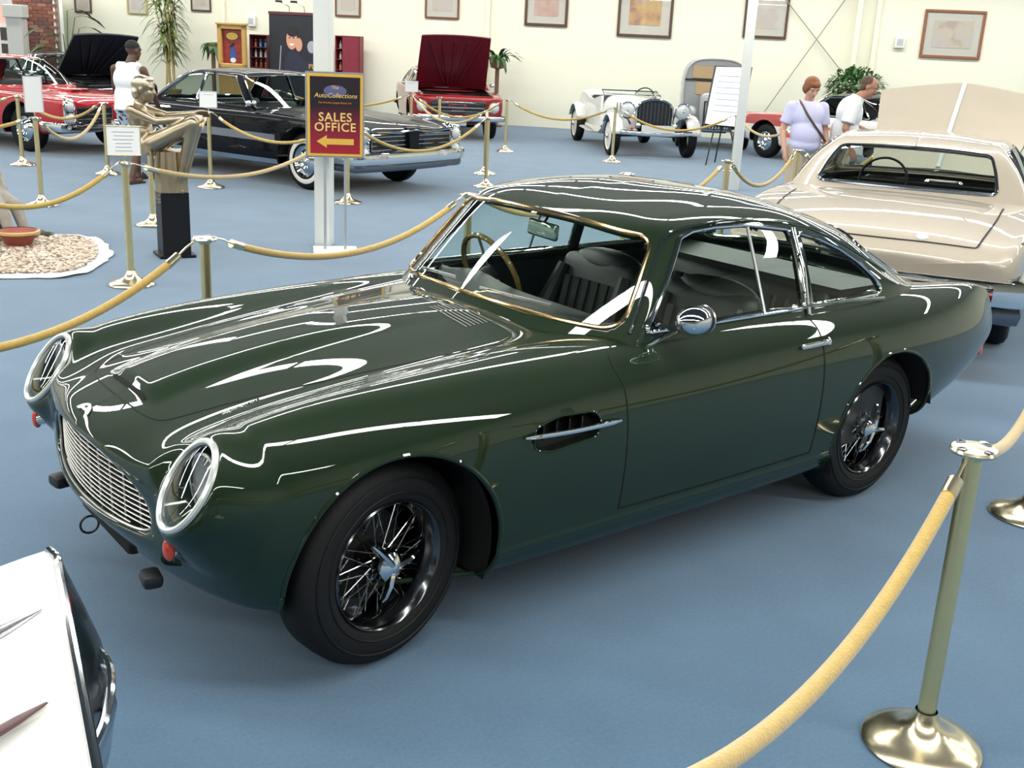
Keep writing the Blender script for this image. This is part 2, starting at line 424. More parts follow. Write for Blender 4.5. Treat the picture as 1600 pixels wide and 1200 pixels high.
# ================================================================== the dark green sports coupe
def hero_surface():
    rows = []
    # grille throat and rim
    gy = [0, .15, .28, .375, .435, .452, .452, .44, .39, .25, .12, 0]
    gz = [.672, .667, .645, .612, .57, .535, .505, .48, .464, .453, .447, .446]
    def gx(y): return -.668 + .06 * (y / .43) ** 2
    cz = .56
    rows.append([(gx(y) + .07, y * .96, cz + (z - cz) * .93) for y, z in zip(gy, gz)])
    rows.append([(gx(y) + .01, y * .985, cz + (z - cz) * .97) for y, z in zip(gy, gz)])
    rows.append([(gx(y) - .012, y * 1.03, cz + (z - cz) * 1.07) for y, z in zip(gy, gz)])
    rows.append([(-.655, 0, .715), (-.65, .2, .71), (-.63, .36, .69), (-.602, .50, .70), (-.578, .63, .70), (-.545, .735, .67), (-.53, .755, .585),
                 (-.545, .725, .49), (-.565, .62, .425), (-.60, .4, .385), (-.62, .2, .375), (-.625, 0, .37)])
    rows.append([(-.60, 0, .752), (-.592, .2, .747), (-.57, .36, .735), (-.535, .50, .755), (-.50, .63, .785), (-.47, .742, .72), (-.455, .778, .61),
                 (-.47, .757, .48), (-.50, .68, .38), (-.54, .5, .325), (-.57, .25, .31), (-.58, 0, .305)])
    T = [  # x, then (y,z) of the lines
        (-.42, [(0, .812), (.2, .805), (.36, .785), (.49, .785), (.62, .828), (.742, .775), (.795, .64), (.793, .49), (.765, .36), (.68, .272), (.3, .25), (0, .25)]),
        (-.22, [(0, .855), (.2, .848), (.36, .82), (.48, .815), (.615, .866), (.748, .815), (.813, .68), (.82, .5), (.80, .345), (.735, .235), (.4, .21), (0, .21)]),
        (.05, [(0, .895), (.2, .888), (.36, .858), (.48, .846), (.615, .89), (.752, .845), (.826, .70), (.837, .5), (.82, .335), (.755, .215), (.45, .19), (0, .19)]),
        (.40, [(0, .925), (.2, .918), (.37, .892), (.49, .882), (.62, .908), (.755, .862), (.829, .712), (.836, .5), (.818, .328), (.76, .20), (.45, .18), (0, .18)]),
        (.80, [(0, .945), (.2, .94), (.38, .922), (.50, .913), (.63, .92), (.755, .872), (.826, .722), (.834, .5), (.815, .325), (.76, .195), (.45, .175), (0, .175)]),
        (1.30, [(0, .95), (.2, .945), (.38, .935), (.52, .928), (.65, .925), (.752, .882), (.822, .73), (.832, .5), (.814, .325), (.76, .195), (.45, .175), (0, .175)]),
        (1.90, [(0, .955), (.2, .95), (.38, .94), (.53, .935), (.655, .93), (.756, .89), (.826, .74), (.834, .51), (.816, .33), (.76, .20), (.45, .175), (0, .175)]),
        (2.40, [(0, .955), (.2, .952), (.38, .945), (.53, .94), (.65, .935), (.755, .893), (.833, .745), (.84, .53), (.82, .345), (.755, .215), (.45, .18), (0, .18)]),
        (2.80, [(0, .925), (.2, .922), (.38, .918), (.52, .918), (.635, .922), (.74, .875), (.822, .73), (.828, .55), (.805, .42), (.74, .315), (.45, .25), (0, .25)]),
        (3.20, [(0, .878), (.2, .872), (.36, .862), (.49, .868), (.595, .895), (.69, .842), (.765, .70), (.768, .56), (.74, .465), (.66, .385), (.4, .32), (0, .32)]),
        (3.46, [(0, .82), (.2, .812), (.34, .80), (.47, .81), (.565, .868), (.64, .80), (.695, .67), (.69, .565), (.655, .49), (.57, .425), (.35, .38), (0, .38)]),
        (3.60, [(0, .755), (.2, .748), (.33, .742), (.45, .77), (.548, .84), (.602, .765), (.638, .65), (.63, .57), (.595, .505), (.5, .455), (.3, .43), (0, .43)]),
    ]
    for x, l in T: rows.append([(x, y, z) for y, z in l])
    rows.append([(3.68, y * .95, .58 + (z - .58) * .93) for y, z in T[-1][1]])
    rows.append([(3.69, y * .8, .60 + (z - .6) * .72) for y, z in T[-1][1]])
    rows.append([(3.68, y * .3, .60 + (z - .6) * .25) for y, z in T[-1][1]])
    return BS(rows, 0.55)
HLC = np.array([-.5684, .6436, .6897]); HLM = np.array([.0723, -.0125, .1083]); HLm = np.array([-.0065, -.1089, -.0119])
HLm = HLm - HLM * (HLM @ HLm) / (HLM @ HLM)
HLn = np.cross(HLm, HLM); HLn /= np.linalg.norm(HLn)
if HLn[0] > 0: HLn = -HLn
def smooth01(t):
    t = np.clip(t, 0, 1); return t * t * (3 - 2 * t)
def hero_paint():
    return mat('green_paint', (0.0056, 0.0175, 0.0048, 1), rough=0.5, coat=1.0, coat_rough=0.012, spec=0.12, var=0.1, scale=4)
def make_hero():
    root = empty('sports_coupe', (0, 0, 0), 0, 'glossy dark green vintage sports coupe with wire wheels and faired headlamps', 'car')
    paint = hero_paint()
    chrome = mat('chrome', (0.82, 0.83, 0.84, 1), rough=0.06, metal=1.0, var=0.02)
    dull = mat('brushed_metal', (0.55, 0.55, 0.54, 1), rough=0.28, metal=1.0, var=0.1)
    black = mat('black_trim', (0.008, 0.008, 0.009, 1), rough=0.45, var=0.2)
    well = mat('wheel_well_black', (0.004, 0.004, 0.004, 1), rough=0.9, var=0.2)
    rubber = mat('tyre_rubber', (0.006, 0.006, 0.0065, 1), rough=0.62, spec=.3, var=0.25, scale=60, bump=0.1)
    leather = mat('dark_leather', (0.012, 0.016, 0.014, 1), rough=0.38, var=0.2, bump=0.15, bscale=300)
    clear = glass('car_glass', (0.90, 0.97, 0.93, 1))
    gold = mat('gold_trim', (0.72, 0.50, 0.24, 1), rough=0.15, metal=1.0, var=0.05)
    S0 = hero_surface()
    def S(U, V):
        P = S0(U, V)
        # flat pad for the faired lamp
        q = P - HLC; a = q @ HLM / (HLM @ HLM); b = q @ HLm / (HLm @ HLm); r = np.sqrt(a * a + b * b); h = q @ HLn
        w = (1 - smooth01((r - 1.08) / 0.55)) * (np.abs(h) < 0.2)
        P = P - (w * h)[..., None] * HLn
        # bonnet power bulge with its air scoop
        x, y = P[..., 0], P[..., 1]
        bx = smooth01((x + .505) / .035) * (1 - smooth01((x - .1) / .75)); by = 1 - smooth01((np.abs(y) - .10) / .11)
        P[..., 2] += .024 * bx * by * (P[..., 2] > .6)
        # thin crease above the sill
        z = P[..., 2]
        P[..., 1] += np.where((x > .3) & (x < 2.3) & (y > .6), .006 * np.exp(-((z - .30) / .012) ** 2), 0)
        return P
    us = S0.params(0.0155, 0); vs = S0.params(0.0165, 1)
    def arch(cx, cz, r):
        return lambda P, U, V: np.maximum(np.hypot(P[..., 0] - cx, P[..., 2] - cz) - r, .50 - P[..., 1])
    def lamp(P, U, V):
        q = P - HLC; a = q @ HLM / (HLM @ HLM); b = q @ HLm / (HLm @ HLm)
        return np.maximum((np.sqrt(a * a + b * b) - 1) * .115, np.abs(q @ HLn) - .1)
    vp = poly_sdf([(.51, .655), (.515, .705), (.60, .725), (.755, .718), (.775, .69), (.757, .655), (.57, .64)], .013)
    def vent(P, U, V): return np.maximum(vp(P[..., 0], P[..., 2]), .6 - P[..., 1])
    cp = poly_sdf([(.83, -.3), (.83, 0), (.87, .3), (.97, .52), (1.12, .645), (1.5, .668), (2.4, .665), (2.60, .60), (2.74, .45), (2.82, 0), (2.82, -.3)])
    def cabin(P, U, V): return np.maximum(cp(P[..., 0], P[..., 1]), .7 - P[..., 2])
    holes = [arch(.015, .345, .372), arch(2.49, .345, .362), lamp, vent, cabin]
    P, which = cut_surface(S, us, vs, holes)
    nu, nv = P.shape[:2]; Pf = P.reshape(-1, 3); keep = which < 0
    FA = grid_faces(nu, nv, keep); FB = grid_faces(nu, nv, keep, True)
    V = np.vstack([Pf, Pf * [1, -1, 1]]); F = FA + [tuple(i + len(Pf) for i in f) for f in FB]
    V, F = compact(V, F)
    bm = bmesh.new(); bv = [bm.verts.new(v) for v in V]
    for f in F:
        try: bm.faces.new([bv[i] for i in f])
        except ValueError: pass
    bmesh.ops.remove_doubles(bm, verts=[v for v in bm.verts if abs(v.co.y) < 1e-4], dist=2e-4)
    me = bpy.data.meshes.new('body'); bm.to_mesh(me); bvh = BVHTree.FromBMesh(bm); bm.free()
    me.polygons.foreach_set('use_smooth', [True] * len(me.polygons)); me.materials.append(paint)
    body = bpy.data.objects.new('body', me); COL.objects.link(body); body.parent = root
    def hole_loop(k):
        Fh = grid_faces(nu, nv, which == k); lp = loops_of(Fh); return Pf[max(lp, key=len)]
    def surf_xz(x, z, s=-1):
        h = bvh.ray_cast(Vector((x, s * 3, z)), Vector((0, -s, 0))); return (np.array(h[0]), np.array(h[1])) if h[0] else (np.array((x, s * .83, z)), np.array((0, s, 0)))
    def surf_xy(x, y):
        h = bvh.ray_cast(Vector((x, y, 3)), Vector((0, 0, -1))); return (np.array(h[0]), np.array(h[1])) if h[0] else (np.array((x, y, .9)), np.array((0, 0, 1.)))
    # rolled wheel-arch lips and dark wells
    for k, (cx, r, a0, a1) in ((0, (.015, .372, -.40, PI + .18)), (1, (2.49, .362, .16, PI + .40))):
        L = hole_loop(k); L = L[(L[:, 2] > .20) & (L[:, 1] > .56)]
        L = L[np.argsort(np.arctan2(L[:, 2] - .345, L[:, 0] - cx))]
        L = L[(np.hypot(L[:, 0] - cx, L[:, 2] - .345) > r - .01)]
        L = smooth_loop(L, 3, False)
        for s in (-1, 1):
            m = MB(); m.tube(L * [1, s, 1] - np.array([0, s * .004, 0]), .009, 8); m.build('arch_lip', paint, root)
            m = MB(); n = 26; V_ = []; F_ = []
            for i in range(n + 1):
                a = a0 + (a1 - a0) * i / n
                yo = np.interp(cx + r * math.cos(a), L[::-1, 0], L[::-1, 1]) - .004
                for y in (yo, .49): V_.append((cx + (r + .002) * math.cos(a), s * y, max(.18, .345 + (r + .002) * math.sin(a))))
            F_ = [(2 * i, 2 * i + 1, 2 * i + 3, 2 * i + 2) for i in range(n)]
            F_.append(tuple(2 * i + 1 for i in range(n + 1)))
            m.add(V_, F_); m.build('wheel_well', well, root, smooth=False)
    # ---------------------------------------------------------------- lamps
    th = np.linspace(0, 2 * PI, 56, endpoint=False)
    lens = mat('lamp_reflector', (0.62, 0.63, 0.62, 1), rough=0.5, metal=0.2, var=0.05)
    for s in (-1, 1):
        fl = np.array([1, s, 1])
        ring = (HLC + np.cos(th)[:, None] * HLM * 1.0 + np.sin(th)[:, None] * HLm * 1.0) * fl
        C = HLC * fl; n = HLn * fl
        grp = empty('headlamp', (0, 0, 0), parent=root)
        MB().tube(ring + n * .004, .0105, 8, closed=True).build('lamp_ring', mat('lamp_ring_silver', (.62, .65, .62, 1), rough=.3, metal=.6, var=.04), grp)
        rings = []
        for q, dpt in ((1.0, 0), (.98, .05), (.9, .10)): rings.append((HLC + (np.cos(th)[:, None] * HLM + np.sin(th)[:, None] * HLm) * q) * fl - np.array([-dpt, 0, 0]) * 1.0)
        k = len(th); Vb = list(np.vstack(rings)); Fb = [(i * k + j, i * k + (j + 1) % k, (i + 1) * k + (j + 1) % k, (i + 1) * k + j) for i in range(2) for j in range(k)] + [tuple(2 * k + j for j in range(k))]
        obj_from('lamp_bucket', Vb, Fb, paint, grp, angle=30)
        lc = (HLC + np.array([.055, .012, -.0])) * fl
        mm = axis_mat(lc, (-1, s * .06, .10))
        MB().lathe([(.001, -.045), (.04, -.035), (.07, -.012), (.082, .008)], 32, mm).build('reflector', lens, grp)
        MB().lathe([(.082, .006), (.088, .012), (.088, .018), (.08, .02), (.079, .012)], 32, mm, closed=True).build('lamp_bezel', chrome, grp)
        MB().lathe([(.08, .014), (.06, .024), (.03, .030), (.001, .032)], 32, mm).build('lamp_lens', glass('lamp_glass', (0.95, 0.97, 0.97, 1), 1.5, .05), grp)
        dome = []
        for q in np.linspace(0, 1, 7)[1:]: dome.append((HLC + (np.cos(th)[:, None] * HLM + np.sin(th)[:, None] * HLm) * q * .985) * fl + n * .014 * math.sqrt(max(0, 1 - q * q)) )
        Vd = [C + n * .014] + list(np.vstack(dome)); Fd = [(0, 1 + j, 1 + (j + 1) % k) for j in range(k)]
        for i in range(5): Fd += [(1 + i * k + j, 1 + (i + 1) * k + j, 1 + (i + 1) * k + (j + 1) % k, 1 + i * k + (j + 1) % k) for j in range(k)]
        obj_from('lamp_cover', Vd, Fd, glass('lamp_glass'), grp)
        # amber indicator on a chrome socket
        h = bvh.ray_cast(Vector((-2, s * .628, .512)), Vector((1, 0, 0)))
        ip = np.array(h[0]) if h[0] else np.array((-.60, s * .628, .512)); inn = np.array((-1, s * .45, -.12))
        io = MB().lathe([(.0, -.03), (.024, -.03), (.025, .004), (.021, .008)], 20, axis_mat(ip, inn)).build('indicator_socket', chrome, root)
        MB().ell(ip + inn * .008, (.018, .019, .036), 18, 10, RZ(s * -.4)).build('indicator_lens', mat('amber_lens', rgb(200, 62, 34), rough=.15, coat=1, var=.05), io)
    # ---------------------------------------------------------------- grille
    g = empty('grille', (0, 0, 0), parent=root)
    def gx(y): return -.668 + .06 * (y / .43) ** 2 + .018
    yt = np.array([0, .15, .28, .37, .43, .445]); zt = np.array([.664, .659, .637, .604, .56, .52])
    zb = np.array([.453, .454, .459, .466, .482, .50])
    grm = mat('grille_alloy', (0.70, 0.69, 0.64, 1), rough=.38, metal=.7, var=.05)
    back = [(gx(y) + .045, y, z) for y, z in list(zip(yt, zt)) + list(zip(yt[::-1], zb[::-1]))]
    back = [(x, y, z) for x, y, z in back] + [(x, -y, z) for x, y, z in back[::-1]]
    obj_from('grille_backing', back, [tuple(range(len(back)))], well, g, smooth=False)
    for i in range(12):
        z = .464 + i * .0165
        ys = np.linspace(0, .443, 200); ok = (np.interp(ys, yt, zt) > z + .003) & (np.interp(ys, yt, zb) < z - .003)
        if not ok.any(): continue
        ym = ys[ok].max(); yy = np.linspace(-ym, ym, 25)
        MB().tube([(gx(y), y, z) for y in yy], .0024, 6, squash=(1.5, .8)).build('grille_bar', grm, g)
    for y in np.linspace(-.34, .34, 9):
        MB().tube([(gx(y) + .012, y, np.interp(abs(y), yt, zb) + .004), (gx(y) + .012, y, np.interp(abs(y), yt, zt) - .004)], .003, 6).build('grille_upright', grm, g)
    fr = [(gx(y) - .012, y, z) for y, z in list(zip(yt, zt)) + list(zip(yt[::-1], zb[::-1]))]
    fr = fr + [(x, -y, z) for x, y, z in fr[::-1]]
    fr = resample(spline(fr, 6, closed=True), 120, True)
    MB().tube(smooth_loop(fr, 3), .005, 6, closed=True).build('grille_frame', dull, g)
    # winged badge, script on the bonnet
    bp, bn = surf_xy(-.628, .01)
    Mb = axis_mat(bp + bn * .002, bn, up=(-1, 0, .3))
    wing = [(0, .012), (.012, .010), (.030, .016), (.042, .014), (.034, .004), (.022, -.004), (.010, -.008), (0, -.010), (-.010, -.008), (-.022, -.004), (-.034, .004), (-.042, .014), (-.030, .016), (-.012, .010)]
    bo = MB().prism([(a_ * 1.2, b_ * 1.35) for a_, b_ in wing], .003, Mb).build('badge', mat('badge_white', (0.8, 0.8, 0.76, 1), rough=.3, var=.03), root)
    MB().prism([(-.008, -.003), (.008, -.003), (.008, .006), (-.008, .006)], .0042, Mb).build('badge_centre', black, bo)
    sp, sn = surf_xy(-.305, -.40)
    xd = Vector((1, .12, .12)).normalized(); zd = Vector(sn); yd = zd.cross(xd).normalized(); xd = yd.cross(zd)
    Ms = Matrix.Translation(sp + sn * .001) @ Matrix((xd, yd, zd)).transposed().to_4x4()
    text_mesh('Superleggera', .026, 'bonnet_script', chrome, root, Ms, .001, shear=.3)
    # scoop mouth
    sm = MB(); yy = np.linspace(-.14, .14, 21); top = []; bot = []
    for y in yy:
        p0, _ = surf_xy(-.53, y); hgt = .012 * (1 - smooth01((abs(y) - .10) / .075))
        bot.append((-.506, y, p0[2] + .012)); top.append((-.500, y, p0[2] + .013 + hgt))
    sm.add(bot + top, [(i, i + 1, 21 + i + 1, 21 + i) for i in range(20)]); sm.build('scoop_mouth', well, root)
    # ---------------------------------------------------------------- shut lines (narrow dark gaps that follow the skin)
    seam = mat('shut_line', (0.001, 0.001, 0.001, 1), rough=.8, var=0)
    def line_xy(pts, s=None):
        Q = resample(spline([(x, y, 0) for x, y in pts], 8), 90); R = [surf_xy(p[0], p[1]) for p in Q]
        MB().ribbon([r[0] for r in R], [r[1] for r in R], .0055).build('bonnet_gap', seam, root)
    def line_xz(pts, s, nm='door_gap'):
        Q = resample(spline([(x, z, 0) for x, z in pts], 8), 70); R = [surf_xz(p[0], p[1], s) for p in Q]
        MB().ribbon([r[0] for r in R], [r[1] for r in R], .0055).build(nm, seam, root)
    line_xy([(.70, -.50), (.4, -.455), (0, -.405), (-.25, -.37), (-.45, -.33), (-.525, -.26), (-.545, 0), (-.525, .26), (-.45, .33), (-.25, .37), (0, .405), (.4, .455), (.70, .50)])
    for s in (-1, 1):
        line_xz([(1.02, .915), (.94, .905), (.89, .885), (.885, .84), (.905, .78), (.91, .6), (.91, .34)], s)
        line_xz([(.91, .34), (1.4, .335), (1.98, .34)], s)
        line_xz([(1.93, .915), (1.97, .87), (1.985, .80), (1.985, .6), (1.98, .34)], s)
        hp = [surf_xz(x, z, s) for x, z in ((1.84, .802), (1.90, .806), (1.955, .806), (2.01, .804))]
        MB().rbox(np.mean([h[0] for h in hp], 0) + [0, s * .012, 0], (.17, .014, .02), .006).build('door_handle', chrome, root)
        MB().lathe([(.016, 0), (.016, .014), (.01, .018), (.001, .018)], 16, axis_mat(hp[3][0], hp[3][1])).build('door_lock', chrome, root)
        # side vent: recess, gills and the bright strip across it
        L = hole_loop(3); m = MB(); n = len(L); Q = L.copy(); Q[:, 1] -= .05
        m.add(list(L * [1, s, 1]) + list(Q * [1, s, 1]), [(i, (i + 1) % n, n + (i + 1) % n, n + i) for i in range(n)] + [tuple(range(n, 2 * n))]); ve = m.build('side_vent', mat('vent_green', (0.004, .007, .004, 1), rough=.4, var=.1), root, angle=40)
        MB().tube(smooth_loop(L, 2) * [1, s, 1], .004, 6, closed=True).build('vent_rim', paint, ve)
        for i in range(4): MB().box((.56 + i * .055, s * .79, .69), (.004, .05, .06), RZ(s * .5)).build('vent_gill', black, ve)
        a, b = surf_xz(.455, .695, s)[0], surf_xz(.872, .682, s)[0]
        pts = [a + (b - a) * t + np.array([0, s * (.008 + .014 * math.sin(PI * t)), 0]) for t in np.linspace(0, 1, 12)]
        MB().tube(pts, [.004] + [.0075] * 10 + [.004], 8, squash=(.8, 1.2)).build('vent_strip', chrome, root)
    # ---------------------------------------------------------------- greenhouse
    Gd = [
        [(.725, 0, .918), (.755, .3, .912), (.845, .55, .895), (.985, .712, .880), (1.00, .722, .872), (1.01, .730, .866)],
        [(.945, 0, 1.125), (.968, .29, 1.12), (1.035, .5, 1.105), (1.135, .648, 1.085), (1.15, .692, 1.0), (1.17, .726, .880)],
        [(1.15, 0, 1.285), (1.165, .28, 1.28), (1.20, .46, 1.262), (1.255, .585, 1.232), (1.28, .668, 1.08), (1.30, .729, .882)],
        [(1.33, 0, 1.333), (1.335, .27, 1.328), (1.35, .45, 1.31), (1.39, .578, 1.268), (1.42, .664, 1.10), (1.45, .730, .884)],
        [(1.65, 0, 1.354), (1.65, .28, 1.348), (1.65, .46, 1.325), (1.66, .58, 1.278), (1.67, .666, 1.10), (1.68, .732, .886)],
        [(2.0, 0, 1.333), (2.0, .28, 1.326), (2.0, .46, 1.302), (1.99, .585, 1.246), (1.98, .672, 1.08), (1.97, .734, .889)],
        [(2.30, 0, 1.268), (2.29, .29, 1.26), (2.28, .47, 1.232), (2.25, .595, 1.17), (2.23, .682, 1.045), (2.20, .734, .892)],
        [(2.54, 0, 1.188), (2.53, .30, 1.18), (2.51, .49, 1.148), (2.46, .625, 1.072), (2.43, .69, 1.0), (2.40, .728, .892)],
        [(2.86, 0, 1.035), (2.84, .31, 1.028), (2.80, .50, 1.005), (2.68, .652, .965), (2.63, .69, .948), (2.58, .716, .890)],
        [(3.10, 0, .905), (3.06, .30, .905), (2.98, .48, .91), (2.84, .63, .922), (2.78, .665, .922), (2.72, .695, .885)],
    ]
    G = BS(Gd, 0.75)
    gu = G.params(.0135, 0); gv = G.params(.0125, 1)
    def windscreen(P, U, V):   # between the base, the header and the A-post
        z = P[..., 2]; e1 = .985 - z + .0 * U; lim = 2.76
        dv = (V - lim) * .17; du0 = (.262 - U) * .26; du1 = (U - 1.88) * .26
        r = .07; qx = dv + r; qy0 = np.maximum(du0, du1) + r
        return np.hypot(np.maximum(qx, 0), np.maximum(qy0, 0)) + np.minimum(np.maximum(qx, qy0), 0) - r
    def rearscreen(P, U, V):
        dv = (V - 2.45) * .17; du0 = (7.0 - U) * .33; du1 = (U - 8.45) * .33; r = .08; qx = dv + r; qy = np.maximum(du0, du1) + r
        return np.hypot(np.maximum(qx, 0), np.maximum(qy, 0)) + np.minimum(np.maximum(qx, qy), 0) - r
    pd = poly_sdf([(1.10, .945), (1.335, 1.222), (1.40, 1.240), (1.52, 1.248), (1.70, 1.246), (1.93, 1.216), (1.935, .945)], .012)
    pq = poly_sdf([(2.005, .945), (2.005, 1.198), (2.12, 1.170), (2.25, 1.122), (2.36, 1.062), (2.45, .99), (2.468, .958), (2.45, .948)], .012)
    def door_g(P, U, V): return np.maximum(pd(P[..., 0], P[..., 2]), (3.03 - V) * .1)
    def quart_g(P, U, V): return np.maximum(pq(P[..., 0], P[..., 2]), (3.03 - V) * .1)
    GP, gw = cut_surface(G, gu, gv, [windscreen, rearscreen, door_g, quart_g])
    a, b = GP.shape[:2]; Gf = GP.reshape(-1, 3); kp = gw < 0
    FA = grid_faces(a, b, kp); FB = [tuple(i + a * b for i in f) for f in grid_faces(a, b, kp, True)]
    V, F = compact(np.vstack([Gf, Gf * [1, -1, 1]]), FA + FB)
    ro = obj_from('roof', V, F, [paint], root, angle=None)
    bm = bmesh.new(); bm.from_mesh(ro.data); bmesh.ops.remove_doubles(bm, verts=[v for v in bm.verts if abs(v.co.y) < 1e-4], dist=2e-4); bm.to_mesh(ro.data); bm.free()
    so = ro.modifiers.new('thick', 'SOLIDIFY'); so.thickness = .022; so.offset = -1; so.material_offset = 0
    head = mat('headlining', (0.02, 0.022, 0.02, 1), rough=.9, var=.1)
    ro.data.materials.append(head); so.material_offset = 1; so.material_offset_rim = 0
    def pane(k, name, both):
        Fg = grid_faces(a, b, gw == k); Fm = grid_faces(a, b, gw == k, True)
        n_in = np.array([0, 0, 0.])
        if both:
            for s in (1, -1):
                V, F = compact(Gf * [1, s, 1], Fg if s > 0 else Fm); obj_from(name, np.array(V) - [0, s * .006, 0], F, clear, root, angle=None)
        else:
            V, F = compact(np.vstack([Gf, Gf * [1, -1, 1]]), Fg + [tuple(i + a * b for i in f) for f in Fm]); obj_from(name, np.array(V) - [0, 0, .004], F, clear, root, angle=None)
        lp = max(loops_of(Fg), key=len); return Gf[lp]
    wl = pane(0, 'windscreen', False); rl = pane(1, 'rear_window', False); dl = pane(2, 'door_window', True); ql = pane(3, 'quarter_window', True)
    def full_loop(L):
        h = L[L[:, 1] > 1e-3]
        k = int(np.argmax(np.linalg.norm(np.diff(np.vstack([h, h[:1]]), axis=0), axis=1))); h = np.roll(h, -k - 1, 0)
        return np.vstack([h, (h * [1, -1, 1])[::-1]])
    wf = smooth_loop(full_loop(wl), 3)
    MB().tube(wf, .0075, 8, closed=True).build('windscreen_trim', gold, root)
    MB().tube(smooth_loop(full_loop(rl), 3), .008, 8, closed=True).build('rear_window_trim', chrome, root)
    for s in (-1, 1):
        MB().tube(smooth_loop(dl, 2) * [1, s, 1] + np.array([0, s * .002, 0]), .0085, 8, closed=True).build('door_window_frame', chrome, root)
        MB().tube(smooth_loop(ql, 2) * [1, s, 1] + np.array([0, s * .002, 0]), .0085, 8, closed=True).build('quarter_window_frame', chrome, root)
        ui = np.linspace(.25, 7.6, 70); dp = G(ui, np.full(70, 2.97)); dp = dp * [1, s, 1] + np.array([0, s * .004, .003])
        MB().tube(dp, .0055, 6).build('drip_rail', chrome, root)
        bx = np.linspace(1.05, 2.50, 50); BP = []
        for x in bx:
            i = np.argmin(np.abs(Gf.reshape(a, b, 3)[:, -8, 0] - x)); BP.append(Gf.reshape(a, b, 3)[i, -6] * [1, s, 1] + [0, s * .005, 0])
        MB().tube(smooth_loop(BP, 3, False), .006, 6, squash=(1, 1.4)).build('waist_strip', chrome, root)
        # bright B-post and slim division bar
        pts = [np.array((1.968, s * np.interp(z, [.88, 1.08, 1.235], [.740, .680, .602]), z)) for z in np.linspace(.905, 1.232, 8)]
        MB().tube(pts, .016, 8, squash=(.35, 1.0)).build('window_post', chrome, root)
        pts = [np.array((1.70, s * np.interp(z, [.92, 1.10, 1.26], [.733, .660, .592]), z)) for z in np.linspace(.935, 1.25, 8)]
        MB().tube(pts, .007, 6).build('window_channel', dull, root)
        if s > 0: continue
        # bullet door mirror, near side only
        mp, mn = surf_xz(1.12, .915, s)
        mc = np.array((1.185, s * .835, .992))
        mo = MB().ell(mc, (.075, .052, .052), 20, 14, RZ(s * .12)).build('door_mirror', chrome, root)
        MB().tube([mp + mn * .0, mp + mn * .03 + np.array([.01, 0, .01]), mc - [.02, 0, .04]], [.013, .010, .009], 8).build('mirror_stalk', chrome, mo)
        MB().lathe([(.05, 0), (.052, .006), (.001, .008)], 20, axis_mat(mc + [.045, 0, 0], (1, -s * .1, 0))).build('mirror_glass', dull, mo)
    # ---------------------------------------------------------------- wipers
    for (px_, py_, tx, ty) in ((.815, .39, .90, .06), (.80, -.03, .955, -.44)):
        p0 = np.array((px_, py_, .955))
        wo = MB().lathe([(.016, 0), (.016, .012), (.009, .02), (.001, .022)], 14, axis_mat(p0 - [0, 0, .015], (-.3, 0, 1))).build('wiper', chrome, root)
        h = G(np.array([.28]), np.array([0.]))[0]
        def gp(t):
            x = px_ + (tx - px_) * t; y = py_ + (ty - py_) * t
            vv = np.interp(abs(y), [0, .3, .55, .705], [0, 1, 2, 3]); q = G(np.array([.34 + .05 * t]), np.array([vv]))[0]; return np.array((q[0] - .012, y, q[2] + .012))
        MB().tube([p0 + [0, 0, .008], gp(.3), gp(.62)], [.006, .005, .004], 6).build('wiper_arm', chrome, wo)
        MB().tube([gp(t) for t in np.linspace(.18, 1.0, 9)], .005, 6, squash=(.7, 1.4)).build('wiper_blade', dull, wo)
    # cowl vent just ahead of the screen
    for y0 in (-.36, -.08):
        pass
    cv = MB()
    for i in range(7):
        q = [surf_xy(.60 + i * .018, y) for y in np.linspace(-.30, -.06, 9)]; cv.ribbon([r[0] for r in q], [r[1] for r in q], .008)
    cv.build('cowl_vent', mat('vent_mesh', (.12, .13, .12, 1), rough=.5, metal=.6), root)
    # ---------------------------------------------------------------- cabin
    m = MB()
    m.box((1.75, 0, .30), (1.95, 1.36, .04)); m.build('cabin_floor', black, root, smooth=False)
    for s in (-1, 1):
        MB().box((1.86, s * .695, .58), (1.52, .03, .62)).build('door_trim', leather, root, smooth=False)
    MB().box((.80, 0, .58), (.04, 1.36, .62)).build('bulkhead', black, root, smooth=False)
    MB().box((2.70, 0, .58), (.04, 1.3, .62)).build('rear_bulkhead', leather, root, smooth=False)
    sh = [(.80, .935), (.98, .955), (1.10, .945), (1.14, .90), (1.13, .80), (1.0, .78), (.8, .78)]
    d = MB(); ysd = np.linspace(-.66, .66, 15); k = len(sh); V_ = []
    for y in ysd:
        hump = .035 * math.exp(-((y - .36) / .17) ** 2)
        for x, z in sh: V_.append((max(x, .86 + .26 * (abs(y) / .66) ** 2) + (.02 if x > .9 else 0), y * .97, z - .022 + (hump if z > .88 else 0)))
    d.add(V_, [(i * k + j, (i + 1) * k + j, (i + 1) * k + (j + 1) % k, i * k + (j + 1) % k) for i in range(14) for j in range(k)] + [tuple(range(k)), tuple(14 * k + j for j in range(k))]); d.build('dashboard', leather, root, angle=50)
    MB().box((2.52, 0, .925), (.34, 1.2, .03)).build('parcel_shelf', leather, root, smooth=False)
    # steering wheel on the far side
    wc = np.array((1.20, .36, .93)); M = axis_mat(wc, (1, 0, .42))
    sw = MB().lathe([(.185 + .012 * math.cos(t), .012 * math.sin(t)) for t in np.linspace(0, 2 * PI, 10, endpoint=False)], 40, M, closed=True).build('steering_wheel', mat('wood_rim', (0.16, .11, .03, 1), rough=.2, coat=1, var=.3, scale=40), root)
    MB().lathe([(.001, .01), (.04, .008), (.045, -.02), (.02, -.16)], 20, M).build('steering_hub', black, sw)
